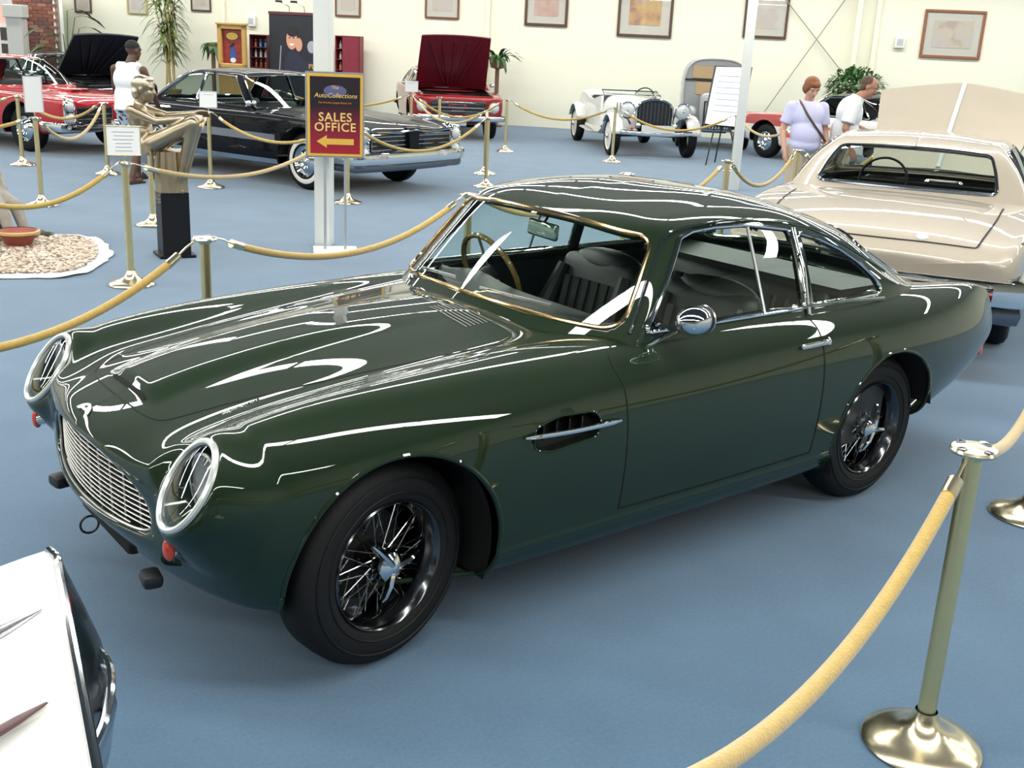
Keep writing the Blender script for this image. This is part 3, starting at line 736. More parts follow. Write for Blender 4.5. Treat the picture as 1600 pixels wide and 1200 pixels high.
    for a_ in (PI / 2, PI * 7 / 6, PI * 11 / 6):
        q = [M @ Vector((r * math.cos(a_ ), r * math.sin(a_), -.005)) for r in (.03, .185)]
        MB().tube(q, .009, 6, squash=(1.3, .4)).build('steering_spoke', dull, sw)
    # seats
    def seat(x, y, wd, zt, rear=False):
        so_ = empty('seat', (x, y, 0), parent=root)
        MB().rbox((-.27, 0, .46), (.52, wd, .16), .06, 3).build('seat_cushion', leather, so_)
        Rb = RY(.24)
        MB().rbox((.06, 0, .72), (.13, wd, .50 + (zt - .98)), .055, 3, Rb).build('seat_back', leather, so_)
        MB().ell((.12, 0, zt - .035), (.075, wd * .44, .075), 24, 12, Rb).build('seat_roll', leather, so_)
        n = 6 if not rear else 12
        for i in range(n):
            yy_ = (i - (n - 1) / 2) * wd * .74 / n
            MB().tube([(-.045, yy_, .54), (-.008, yy_, .68), (.035, yy_, .85)], wd * .74 / n * .56, 8).build('seat_pleat', leather, so_)
        for s in (-1, 1):
            MB().tube([(-.10, s * wd * .43, .55), (-.05, s * wd * .44, .72), (.03, s * wd * .40, .90)], [.035, .045, .03], 10).build('seat_bolster', leather, so_)
    seat(1.74, -.34, .52, .955); seat(1.74, .33, .52, .955); seat(2.30, 0, 1.12, .90, True)
    # interior mirror
    mc = np.array((1.16, -.02, 1.185))
    mo = MB().rbox(mc, (.022, .205, .065), .010, 3, RZ(-.12) @ RY(.1)).build('interior_mirror', mat('mirror_shell', (.35, .42, .38, 1), rough=.08, metal=.9), root)
    MB().tube([mc + [.0, 0, .02], mc + [.03, 0, .06], (1.22, -.02, 1.295)], .005, 6).build('mirror_arm', chrome, mo)
    # ---------------------------------------------------------------- under the nose
    for s in (-1, 1):
        c0 = np.array((-.615, s * .44, .335))
        MB().rbox(c0, (.06, .08, .045), .016, 2, RZ(s * .15)).build('bumper_bracket', black, root)
    tor = [(.030 * math.cos(t), .030 * math.sin(t)) for t in np.linspace(0, 2 * PI, 20, endpoint=False)]
    MB().tube([(-.615 + a_, .13, .285 + b_) for a_, b_ in tor], .004, 6, closed=True).build('towing_eye', black, root)
    MB().rbox((-.56, 0, .335), (.10, .46, .05), .02, 2).build('valance_slot', well, root)
    MB().box((1.3, 0, .20), (3.2, 1.0, .05)).build('underbody', well, root, smooth=False)
    # rear lamps and bumper (out of sight from the front)
    for s in (-1, 1):
        MB().lathe([(.001, .03), (.03, .022), (.036, 0)], 16, axis_mat((3.655, s * .50, .60), (1, s * .3, 0))).build('tail_lamp', mat('red_lens', rgb(150, 20, 20), rough=.2, coat=1), root)
        p, n = surf_xz(3.52, .53, s); MB().rbox(p, (.03, .012, .05), .005).build('side_marker', mat('amber_lens'), root)
    by = np.linspace(-.56, .56, 15)
    MB().tube([(3.70 - .12 * (y / .60) ** 2, y, .47) for y in by], .03, 8, squash=(.6, 1.3)).build('rear_bumper', chrome, root)
    # ---------------------------------------------------------------- wheels
    def wheel(x, y, s, steer, spokes):
        wr = empty('wheel', (x, y, .335), parent=root); wr.rotation_euler = (0, 0, steer)
        # local Z of lathe -> outward (s*y)
        M = axis_mat((0, 0, 0), (0, s, 0))
        tp = [(.208, .078), (.225, .088), (.265, .092), (.300, .085), (.322, .070), (.333, .045), (.3345, 0), (.333, -.045), (.322, -.07), (.30, -.085), (.265, -.092), (.225, -.088), (.208, -.078)]
        MB().lathe(tp, 64, M).build('tyre', rubber, wr, angle=50)
        for r_ in (.24, .285):
            MB().lathe([(r_ - .003, .0905), (r_, .0935), (r_ + .003, .0905)], 64, M).build('sidewall_rib', rubber, wr)
        rim = mat('wheel_chrome', (.13, .135, .14, 1), rough=.16, metal=1.0, var=.05)
        MB().lathe([(.212, .083), (.208, .088), (.202, .084), (.197, .06), (.186, .045), (.180, .0), (.188, -.04), (.20, -.08)], 64, M).build('rim', rim, wr, angle=60)
        MB().lathe([(.05, -.05), (.05, .035), (.044, .055), (.03, .06)], 24, M).build('hub', mat('hub_metal', (.2, .2, .21, 1), rough=.25, metal=1), wr)
        # two-eared spinner
        sp_ = MB().lathe([(.050, .05), (.054, .066), (.046, .090), (.024, .106), (.001, .110)], 24, M).build('spinner', chrome, wr)
        for a_ in SPIN[(x > 1)]:
            q = [M @ Vector((r * math.cos(a_), r * math.sin(a_), z)) for r, z in ((.015, .090), (.055, .094), (.095, .088), (.112, .080))]
            MB().tube(q, [.024, .022, .016, .010], 8, squash=(1, .55)).build('spinner_ear', chrome, sp_)
        MB().lathe([(.001, -.07), (.15, -.07), (.15, -.04), (.05, -.03)], 32, M).build('brake_disc', mat('brake_iron', (.03, .03, .03, 1), rough=.5, metal=.8), wr)
        if spokes:
            sm_ = mat('spoke_steel', (.24, .245, .25, 1), rough=.2, metal=1)
            base = None
            for i in range(48):
                a0 = 2 * PI * i / 48; layer = i % 4
                if layer < 2: r0, z0, r1, z1, da = .047, .045, .184, .02, (.42 if layer else -.42)
                else: r0, z0, r1, z1, da = .052, -.04, .182, .0, (.55 if layer == 2 else -.55)
                q = [M @ Vector((r * math.cos(a), r * math.sin(a), z)) for r, a, z in ((r0, a0, z0), (r1, a0 + da, z1))]
                MB().tube(q, .0021, 4, caps=False).build('spoke', sm_, wr)
    wheel(0, -.668, -1, STEER, True); wheel(0, .668, 1, STEER, False); wheel(2.489, -.668, -1, 0, True); wheel(2.489, .668, 1, 0, False)
    return root
SPIN = {False: (.15, -1.85, 2.25), True: (1.4, -2.1, -.2)}
STEER = 0.17
make_hero()
# ================================================================== generic tools for the other cars (x forward, front axle at x=0)
CHROME = mat('chrome', (0.82, 0.83, 0.84, 1), rough=0.06, metal=1.0, var=0.02)
BLACK = mat('black_trim'); RUBBER = mat('tyre_rubber'); WELL = mat('wheel_well_black')
FGLASS = glass('far_car_glass', (0.72, 0.80, 0.78, 1))
WHITE_RUB = mat('whitewall_rubber', (.72, .70, .64, 1), rough=.6, var=.05)
SEATBLK = mat('black_vinyl', (0.012, 0.012, 0.013, 1), rough=.4, var=.2)
def paint(name, col=(.5, .5, .5, 1), metal=0.0):
    return mat(name, col, rough=.42, metal=metal, coat=(.35 if name == 'black_paint' else 1.0), coat_rough=.02, spec=(.05 if name == 'black_paint' else .3), var=.05, scale=3)
def st_rows(st):
    rows = []
    def lines(x, w, zs, zc, zb, cr):
        zm = zb + (zs - zb) * .58
        return [(x, 0, zc + cr), (x, .45 * w, zc + cr * .8), (x, .78 * w, zc), (x, .93 * w, zs), (x, .99 * w, zs - .03), (x, 1.0 * w, zm), (x, .985 * w, zb + .16), (x, .955 * w, zb + .03), (x, .82 * w, zb), (x, 0, zb)]
    R = [lines(*s) for s in st]
    def shrink(r, k, dx):
        zc = sum(p[2] for p in r) / len(r); return [(p[0] + dx, p[1] * k, zc + (p[2] - zc) * k) for p in r]
    return [shrink(R[0], .05, -.03), shrink(R[0], .6, -.03), shrink(R[0], .93, -.025)] + R + [shrink(R[-1], .93, .025), shrink(R[-1], .6, .03), shrink(R[-1], .05, .03)]
def car_body(root, st, wheels, top_holes, m, h=.034, name='body', w=.35):
    """st: (x, half width, shoulder z, deck z, bottom z, crown). wheels: (x, z, r). top_holes: polygons in x,y (half)"""
    S = BS(st_rows(st), w); us = S.params(h, 0); vs = S.params(h, 1)
    holes = []
    for (cx, cz, r) in wheels:
        holes.append(lambda P, U, V, cx=cx, cz=cz, r=r: np.maximum(np.hypot(P[..., 0] - cx, P[..., 2] - cz) - r, .55 - P[..., 1]))
    for poly, zmin in top_holes:
        f = poly_sdf(poly); holes.append(lambda P, U, V, f=f, zmin=zmin: np.maximum(f(P[..., 0], P[..., 1]), zmin - P[..., 2]))
    P, which = cut_surface(S, us, vs, holes); nu, nv = P.shape[:2]; Pf = P.reshape(-1, 3); kp = which < 0
    FA = grid_faces(nu, nv, kp); FB = [tuple(i + len(Pf) for i in f) for f in grid_faces(nu, nv, kp, True)]
    V, F = compact(np.vstack([Pf, Pf * [1, -1, 1]]), FA + FB)
    o = obj_from(name, V, F, m, root, angle=None)
    for k, (cx, cz, r) in enumerate(wheels):
        for s in (-1, 1):
            n = 20; yo = max(q[1] for q in st if True) * .965; V_ = []
            for i in range(n + 1):
                a = -.25 + (PI + .5) * i / n
                for y in (yo, .50): V_.append((cx + r * math.cos(a), s * y, max(st[0][4] - .02, cz + r * math.sin(a))))
            obj_from('wheel_well', V_, [(2 * i, 2 * i + 1, 2 * i + 3, 2 * i + 2) for i in range(n)] + [tuple(2 * i + 1 for i in range(n + 1))], WELL, root, smooth=False)
    bm = bmesh.new(); bm.from_mesh(o.data); bvh = BVHTree.FromBMesh(bm); bm.free()
    return o, bvh
def hit_top(bvh, x, y, d=.9):
    h = bvh.ray_cast(Vector((x, y, 4)), Vector((0, 0, -1))); return (np.array(h[0]), np.array(h[1])) if h[0] else (np.array((x, y, d)), np.array((0, 0, 1.)))
def hit_side(bvh, x, z, s, w=.95):
    h = bvh.ray_cast(Vector((x, s * 4, z)), Vector((0, -s, 0))); return (np.array(h[0]), np.array(h[1])) if h[0] else (np.array((x, s * w, z)), np.array((0, s, 0.)))
def greenhouse(root, g, m, side_polys, h=.03, trim=CHROME, pm=None, glassm=None, rear=(.22, 1.86, 2.62)):
    """g: xa cowl, xb header, xc roof rear edge, xd rear screen base, zb belt, zr roof, wb belt half width, wr roof half width"""
    xa, xb, xc, xd, zb, zr, wb, wr = g
    gm = glassm or FGLASS
    def row(xc_, xo, z, zo, wtop, inner=None):
        # centre x, outer x, centre z, outer z
        return [(xc_, 0, z), (xc_ + (xo - xc_) * .15, wtop * .45, z - (z - zo) * .12), (xc_ + (xo - xc_) * .5, wtop * .8, z - (z - zo) * .45), (xo, wtop, zo)]
    def full(r, belt_x):
        a = np.array(r[-1]); b = np.array((belt_x, wb, zb - .04)); return r + [tuple(a + (b - a) * .5 + np.array([0, .012, 0])), tuple(b)]
    d1 = .16
    L = []
    L.append(full(row(xd - .05, xd + .22, zb - .05, zb - .045, wb * .985), xd + .24))
    L.append(full(row(xd + (xc - xd) * .5, xd + (xc - xd) * .5 + .16, zb + (zr - zb) * .56, zb + (zr - zb) * .47, (wb + wr) / 2), xd + (xc - xd) * .5 + .18))
    L.append(full(row(xc, xc + .06, zr - .035, zr - .085, wr), xc + .1))
    L.append(full(row(xc + (xb - xc) * .33, xc + (xb - xc) * .33, zr, zr - .06, wr), xc + (xb - xc) * .35))
    L.append(full(row(xc + (xb - xc) * .7, xc + (xb - xc) * .7, zr, zr - .06, wr), xc + (xb - xc) * .7))
    L.append(full(row(xb, xb - .09, zr - .035, zr - .085, wr), xb - .08))
    L.append(full(row(xb + (xa - xb) * .5, xb + (xa - xb) * .5 - .15, zb + (zr - zb) * .50, zb + (zr - zb) * .44, (wb + wr) / 2), xb + (xa - xb) * .5 - .13))
    L.append(full(row(xa + .03, xa - .24, zb - .05, zb - .045, wb * .985), xa - .23))
    G = BS(L, .8); us = G.params(h, 0); vs = G.params(h, 1)
    su = max(.05, math.hypot(xa - xb, zr - zb) / 2)
    def screen(u0, u1, lim):
        def f(P, U, V):
            dv = (V - lim) * wr / 3; du = np.maximum(u0 - U, U - u1) * su; r = .05; qx = dv + r; qy = du + r
            return np.hypot(np.maximum(qx, 0), np.maximum(qy, 0)) + np.minimum(np.maximum(qx, qy), 0) - r
        return f
    holes = [screen(5.14, 6.78, 2.80), screen(*rear)]
    for sp in side_polys:
        f = poly_sdf(sp, .01); holes.append(lambda P, U, V, f=f: np.maximum(f(P[..., 0], P[..., 2]), (3.06 - V) * .1))
    P, wh = cut_surface(G, us, vs, holes); a, b = P.shape[:2]; Pf = P.reshape(-1, 3); kp = wh < 0
    FA = grid_faces(a, b, kp); FB = [tuple(i + a * b for i in f) for f in grid_faces(a, b, kp, True)]
    V, F = compact(np.vstack([Pf, Pf * [1, -1, 1]]), FA + FB)
    o = obj_from('roof', V, F, m, root, angle=None)
    so = o.modifiers.new('thick', 'SOLIDIFY'); so.thickness = .02; so.offset = -1
    for k in range(len(holes)):
        Fg = grid_faces(a, b, wh == k); Fm = grid_faces(a, b, wh == k, True)
        if not Fg: continue
        lp = Pf[max(loops_of(Fg), key=len)]
        if k < 2:
            V, F = compact(np.vstack([Pf, Pf * [1, -1, 1]]), Fg + [tuple(i + a * b for i in f) for f in Fm]); obj_from('windscreen' if k == 0 else 'rear_window', V, F, gm, root, angle=None)
            hh = lp[lp[:, 1] > 1e-3]; kk = int(np.argmax(np.linalg.norm(np.diff(np.vstack([hh, hh[:1]]), axis=0), axis=1))); hh = np.roll(hh, -kk - 1, 0)
            MB().tube(smooth_loop(np.vstack([hh, (hh * [1, -1, 1])[::-1]]), 2), .012, 6, closed=True).build('windscreen_trim' if k == 0 else 'rear_window_trim', trim, root)
        else:
            for s in (1, -1):
                V, F = compact(Pf * [1, s, 1], Fg if s > 0 else Fm); obj_from('side_window', V, F, gm, root, angle=None)
                MB().tube(smooth_loop(lp, 2) * [1, s, 1], .011, 6, closed=True).build('side_window_trim', trim, root)
    return o
_wcache = {}
def road_wheel(root, x, y, r, s, style='cap', width=.19, white=False, steer=0.0, rimr=None, capm=None):
    rr = rimr or r * .56
    key = (round(r, 3), s, style, white, round(rr, 3), capm.name if capm else '')
    wr = empty('wheel', (x, y, r), parent=root); wr.rotation_euler = (0, 0, steer)
    if key not in _wcache:
        M = axis_mat((0, 0, 0), (0, s, 0)); w2 = width / 2
        t = MB().lathe([(rr, w2 * .8), (rr * 1.08, w2), (r * .86, w2), (r * .96, w2 * .8), (r, w2 * .4), (r, -w2 * .4), (r * .96, -w2 * .8), (r * .86, -w2), (rr, -w2 * .8)], 40, M).build('tyre', RUBBER, None, angle=50)
        parts = [t]
        if white: parts.append(MB().lathe([(rr * 1.12, w2 + .002), (rr * 1.16, w2 + .005), (rr * 1.36, w2 + .005), (rr * 1.40, w2 + .002)], 40, M).build('whitewall', WHITE_RUB))
        cm = capm or CHROME
        if style == 'cap':
            parts.append(MB().lathe([(rr * 1.0, w2 * .85), (rr * .97, w2 * .95), (rr * .85, w2 * .6), (rr * .75, w2 * .75), (rr * .45, w2 * .95), (rr * .3, w2 * .8), (rr * .12, w2 * .95), (.001, w2)], 32, M).build('hubcap', cm, angle=30))
        elif style == 'disc':
            parts.append(MB().lathe([(rr * 1.0, w2 * .9), (rr * .9, w2 * .7), (rr * .5, w2 * .9), (.001, w2 * .95)], 32, M).build('wheel_disc', cm, angle=30))
        for p in parts: p.parent = wr
        _wcache[key] = parts
    else:
        for p in _wcache[key]:
            c = p.copy(); COL.objects.link(c); c.parent = wr
    return wr
def interior(root, x0, x1, w, zf=.30, seatz=.92, col=None, swx=None, sw_side=1):
    cm = col or SEATBLK
    MB().box(((x0 + x1) / 2, 0, zf), (x0 - x1, 2 * w - .05, .03)).build('cabin_floor', BLACK, root, smooth=False)
    MB().box((x0 - .12, 0, .78), (.20, 2 * w - .1, .20)).build('dashboard', cm, root, smooth=False)
    for xs in (x0 - 1.05, x1 + .38):
        MB().rbox((xs + .22, 0, .50), (.5, 2 * w - .25, .18), .05, 2).build('seat_cushion', cm, root)
        MB().rbox((xs - .05, 0, .70), (.16, 2 * w - .25, .48), .05, 2, RY(-.2)).build('seat_back', cm, root)
    for s in (-1, 1): MB().box(((x0 + x1) / 2, s * (w - .02), .6), (x0 - x1, .03, .56)).build('door_trim', cm, root, smooth=False)
    MB().box((x1 + .03, 0, .62), (.04, 2 * w - .1, .56)).build('rear_bulkhead', cm, root, smooth=False)
    M = axis_mat((x0 - .42, sw_side * .36, .90), (-1, 0, .45))
    MB().lathe([(.20 + .011 * math.cos(t), .011 * math.sin(t)) for t in np.linspace(0, 2 * PI, 8, endpoint=False)], 30, M, closed=True).build('steering_wheel', BLACK, root)
def bumper_bar(root, x, w, z, hgt=.12, wrap=.35, m=CHROME, name='front_bumper', dx=1, bow=.08):
    ys = np.linspace(-1, 1, 21); pts = []
    for t in ys: pts.append((x + dx * bow * (1 - t * t), w * t, z))
    pts = [(x - dx * wrap, -w, z)] + pts + [(x - dx * wrap, w, z)]
    P, T, A, B = frames(pts)
    prof = [(-.02, -hgt / 2), (.03, -hgt * .42), (.045, 0), (.03, hgt * .42), (-.02, hgt / 2)]
    V = []; n = len(prof)
    for i in range(len(P)):
        out = np.cross(T[i], (0, 0, 1.0)); out /= np.linalg.norm(out)
        if dx < 0: out = -out
        for a, b in prof: V.append(P[i] + out * a * 1.0 + np.array((0, 0, b)))
    F = [(i * n + j, (i + 1) * n + j, (i + 1) * n + j + 1, i * n + j + 1) for i in range(len(P) - 1) for j in range(n - 1)]
    o = obj_from(name, V, F, m, root, angle=40); so = o.modifiers.new('t', 'SOLIDIFY'); so.thickness = .012; so.offset = 0
    return o
def round_lamp(root, p, r, d=(1, 0, 0), bezel=CHROME, name='headlamp'):
    M = axis_mat(p, d)
    o = MB().lathe([(r * 1.0, .0), (r * 1.16, .012), (r * 1.22, .0), (r * 1.18, -.03)], 24, M).build(name, bezel, root)
    MB().lathe([(r * 1.02, .0), (r * .8, .022), (r * .4, .034), (.001, .038)], 24, M).build('lamp_lens', mat('headlamp_glass', (.62, .64, .64, 1), rough=.12, coat=1, var=.1, scale=60), o)
    return o
def ribbon_on(root, bvh, pts, axis, s, wd, m, name, lift=.004, n=50):
    Q = resample(spline([(a, b, 0) for a, b in pts], 6), n); R = [(hit_top(bvh, q[0], q[1]) if axis == 'top' else hit_side(bvh, q[0], q[1], s)) for q in Q]
    return MB().ribbon([r[0] for r in R], [r[1] for r in R], wd, lift).build(name, m, root)
def place(root, x, y, yawdeg):
    root.location = (x, y, 0); root.rotation_euler = (0, 0, math.radians(yawdeg))
def engine_bay(root, x0, x1, w, z=.55):
    MB().box(((x0 + x1) / 2, 0, z - .12), (x0 - x1, 2 * w, .02)).build('bay_floor', WELL, root, smooth=False)
    for s in (-1, 1): MB().box(((x0 + x1) / 2, s * w, z + .08), (x0 - x1, .02, .40)).build('bay_wall', BLACK, root, smooth=False)
    e = MB().rbox(((x0 + x1) / 2, 0, z + .05), ((x0 - x1) * .7, w * .8, .26), .04, 2).build('engine_block', mat('engine_grey', (.05, .05, .055, 1), rough=.4, metal=.5), root)
    MB().lathe([(.001, .08), (.16, .08), (.18, .06), (.18, 0), (.001, 0)], 28, Matrix.Translation(((x0 + x1) / 2, 0, z + .18))).build('air_cleaner', CHROME, e)
    for s in (-1, 1): MB().rbox(((x0 + x1) / 2, s * w * .48, z + .14), ((x0 - x1) * .6, .14, .09), .02, 2).build('valve_cover', mat('valve_cover_blue', (.02, .03, .08, 1), rough=.3), e)
    MB().rbox((x0 - .08, 0, z + .08), (.08, w * 1.3, .36), .01, 1).build('radiator', BLACK, root)
def open_hood(root, hx, hw, length, z, ang, m, under, front_v=0.0, thick=.035, ribs=True, crest=None, taper=-.06):
    """hood hinged at x=hx, opened by ang"""
    h = empty('hood', (hx, 0, z), parent=root); h.rotation_euler = (0, -ang, 0)
    nx, ny = 10, 13; V = []; F = []
    for k in (0, 1):
        for i in range(nx + 1):
            for j in range(ny + 1):
                t = i / nx; s = -1 + 2 * j / ny
                x = t * (length + front_v * (1 - abs(s))); y = s * hw * (1 + taper * t); zz = .05 * (1 - s * s) - .03 * t * t + (0 if k == 0 else -thick)
                V.append((x, y, zz))
    N1 = (nx + 1) * (ny + 1); idx = lambda k, i, j: k * N1 + i * (ny + 1) + j
    for i in range(nx):
        for j in range(ny):
            F.append((idx(0, i, j), idx(0, i + 1, j), idx(0, i + 1, j + 1), idx(0, i, j + 1)))
    obj_from('hood_skin', V[:N1], F, m, h, angle=50)
    Fu = [(idx(1, i, j), idx(1, i, j + 1), idx(1, i + 1, j + 1), idx(1, i + 1, j)) for i in range(nx) for j in range(ny)]
    bd = [(idx(0, i, 0), idx(1, i, 0), idx(1, i + 1, 0), idx(0, i + 1, 0)) for i in range(nx)] + [(idx(0, i, ny), idx(0, i + 1, ny), idx(1, i + 1, ny), idx(1, i, ny)) for i in range(nx)]
    bd += [(idx(0, nx, j), idx(1, nx, j), idx(1, nx, j + 1), idx(0, nx, j + 1)) for j in range(ny)] + [(idx(0, 0, j), idx(0, 0, j + 1), idx(1, 0, j + 1), idx(1, 0, j)) for j in range(ny)]
    obj_from('hood_underside', V, Fu + bd, under, h, angle=50)
    if ribs:
        for a in (-.7, -.35, 0, .35, .7): MB().tube([(.1, a * hw * .3, -thick - .01 + .04), (length * .9, a * hw, -thick - .012 + .05 * (1 - a * a) - .02)], .018, 6).build('hood_rib', under, h)
    if crest: MB().tube([(.02, 0, .055), (length * .5, 0, .052), (length + front_v * .98, 0, .025)], .022, 8, squash=(1, .5)).build('hood_crest', crest, h)
    return h
def grille_panel(root, x, y0, y1, z0, z1, m, bars=6, barm=CHROME, frame=True, name='grille'):
    g = MB().box((x, (y0 + y1) / 2, (z0 + z1) / 2), (.03, abs(y1 - y0), z1 - z0)).build(name, m, root, smooth=False)
    for i in range(bars):
        z = z0 + (i + .5) * (z1 - z0) / bars; MB().box((x + .018, (y0 + y1) / 2, z), (.012, abs(y1 - y0) * .97, .006)).build('grille_bar', barm, g, smooth=False)
    if frame: MB().tube([(x + .02, y0, z0), (x + .02, y1, z0), (x + .02, y1, z1), (x + .02, y0, z1)], .012, 6, closed=True).build('grille_frame', CHROME, g)
    return g

# ------------------------------------------------------------------ black two-door hardtop
def black_hardtop():
    root = empty('hardtop_car', label='long black hardtop car with stacked headlamps and whitewall tyres behind the sales office sign', cat='car')
    pm = paint('black_paint', (0.004, 0.004, 0.006, 1))
    st = [(-3.98, .88, .80, .78, .42, .02), (-3.85, .93, .86, .84, .36, .02), (-3.5, .96, .90, .90, .28, .03), (-3.07, .975, .91, .92, .25, .03), (-2.2, .98, .90, .92, .24, .02), (-1.2, .985, .90, .92, .24, .02),
          (-.6, .985, .90, .92, .24, .03), (0, .985, .885, .88, .25, .04), (.5, .98, .865, .84, .28, .04), (.85, .965, .845, .80, .34, .03), (.95, .94, .83, .78, .40, .02)]
    b, bvh = car_body(root, st, [(0, .36, .42), (-3.07, .36, .40)], [([(-.98, -.2), (-.98, .60), (-1.4, .86), (-2.9, .86), (-3.2, .7), (-3.25, 0), (-3.25, -.2)], .7)], pm)
    greenhouse(root, (-.72, -1.36, -2.55, -3.38, .93, 1.39, .90, .68), pm, [[(-1.10, .96), (-1.52, 1.29), (-1.75, 1.305), (-2.10, 1.305), (-2.12, .96)], [(-2.16, .96), (-2.15, 1.305), (-2.50, 1.29), (-2.88, .96)]])
    interior(root, -.85, -3.1, .86)
    for x in (0, -3.07):
        for s in (-1, 1): road_wheel(root, x, s * .80, .355, s, 'cap', white=True)
    for s in (-1, 1):
        ribbon_on(root, bvh, [(.93, .80), (0, .84), (-2, .86), (-3.9, .80)], 'side', s, .02, CHROME, 'waist_strip')
        ribbon_on(root, bvh, [(-.45, .60), (-1.6, .60), (-2.7, .60)], 'side', s, .10, mat('moulding_alloy', (.30, .31, .34, 1), rough=.3, metal=.8), 'side_moulding')
        ribbon_on(root, bvh, [(-.45, .31), (-1.6, .30), (-2.62, .31)], 'side', s, .07, CHROME, 'sill_strip')
        ribbon_on(root, bvh, [(.93, s * .88), (.3, s * .90), (-.6, s * .90)], 'top', s, .03, CHROME, 'fender_strip')
        # stacked lamps in a chrome tower
        MB().rbox((.955, s * .84, .63), (.07, .20, .42), .03, 2).build('lamp_tower', CHROME, root)
        for z in (.73, .53): round_lamp(root, (.995, s * .84, z), .075)
        grille_panel(root, .965, s * .07, s * .72, .54, .75, mat('dark_grille', (.008, .008, .01, 1), rough=.35), 4)
        p, n = hit_side(bvh, -1.95, .76, s); MB().rbox(p + n * .012, (.16, .02, .025), .008).build('door_handle', CHROME, root)
    MB().prism([(-.07, .45), (.07, .45), (.10, .82), (-.10, .82)], .09, Matrix.Translation((.94, 0, 0)) @ Matrix(((0, 0, 1, 0), (1, 0, 0, 0), (0, 1, 0, 0), (0, 0, 0, 1)))).build('nose_beak', pm, root)
    ribbon_on(root, bvh, [(.93, 0), (.2, 0), (-.6, 0)], 'top', 1, .025, CHROME, 'hood_strip')
    MB().tube([(.99, -.80, .80), (1.02, -.3, .775), (1.05, 0, .80), (1.02, .3, .775), (.99, .80, .80)], .014, 6).build('hood_edge_strip', CHROME, root)
    bumper_bar(root, .98, .985, .47, .15, .45); bumper_bar(root, .95, .95, .36, .10, .30, mat('dark_chrome', (.16, .18, .22, 1), rough=.15, metal=.9), 'lower_valance')
    bumper_bar(root, -3.99, .93, .48, .18, .30, CHROME, 'rear_bumper', -1)
    for s in (-1, 1): MB().rbox((-.92, s * .96, 1.0), (.10, .13, .08), .03, 2).build('door_mirror', CHROME, root)
    place(root, 5.776, 9.425, -75.2)
# ------------------------------------------------------------------ red two-door with stacked lamps
def red_muscle():
    root = empty('muscle_car', label='bright red two-door car with a dark split grille parked before the brick front', cat='car')
    pm = paint('red_paint', (0.42, 0.008, 0.014, 1))
    st = [(-4.15, .85, .84, .82, .45, .02), (-3.9, .90, .88, .86, .36, .02), (-3.4, .935, .91, .92, .27, .02), (-2.92, .95, .92, .92, .25, .02), (-2.2, .945, .90, .91, .24, .02), (-1.2, .94, .88, .90, .24, .02),
          (-.6, .945, .87, .88, .24, .03), (0, .95, .86, .85, .25, .04), (.5, .945, .85, .82, .28, .04), (.85, .93, .83, .79, .34, .03), (.93, .91, .82, .77, .38, .02)]
    b, bvh = car_body(root, st, [(0, .345, .40), (-2.92, .345, .39)], [([(-.92, -.2), (-.92, .58), (-1.3, .83), (-2.7, .83), (-3.0, .65), (-3.05, 0), (-3.05, -.2)], .7)], pm)
    greenhouse(root, (-.64, -1.24, -2.30, -3.15, .91, 1.36, .87, .65), pm, [[(-1.02, .94), (-1.40, 1.26), (-1.6, 1.275), (-1.98, 1.275), (-2.0, .94)], [(-2.04, .94), (-2.03, 1.27), (-2.25, 1.26), (-2.6, .94)]])
    interior(root, -.78, -2.95, .83)
    for x in (0, -2.92):
        for s in (-1, 1): road_wheel(root, x, s * .77, .34, s, 'cap')
    for s in (-1, 1):
        MB().rbox((.94, s * .83, .64), (.06, .18, .36), .03, 2).build('lamp_tower', CHROME, root)
        for z in (.72, .55): round_lamp(root, (.975, s * .83, z), .068)
        grille_panel(root, .945, s * .06, s * .72, .50, .70, mat('dark_grille'), 3)
        ribbon_on(root, bvh, [(.9, .84), (0, .85), (-2, .87), (-4.1, .84)], 'side', s, .012, mat('white_pinstripe', (.8, .75, .7, 1)), 'pinstripe')
        ribbon_on(root, bvh, [(-.42, .29), (-1.5, .28), (-2.5, .29)], 'side', s, .05, CHROME, 'sill_strip')
    MB().rbox((.95, 0, .60), (.10, .12, .26), .03, 2).build('nose_beak', pm, root)
    MB().rbox((-.02, 0, .895), (.55, .34, .05), .025, 2).build('hood_scoop', pm, root)
    for s in (-1, 1): MB().rbox((.26, s * .09, .90), (.02, .13, .025), .006).build('scoop_mouth', BLACK, root)
    bumper_bar(root, .94, .95, .42, .14, .40); bumper_bar(root, -4.17, .90, .50, .15, .3, CHROME, 'rear_bumper', -1)
    place(root, 3.72, 14.62, -66.3)
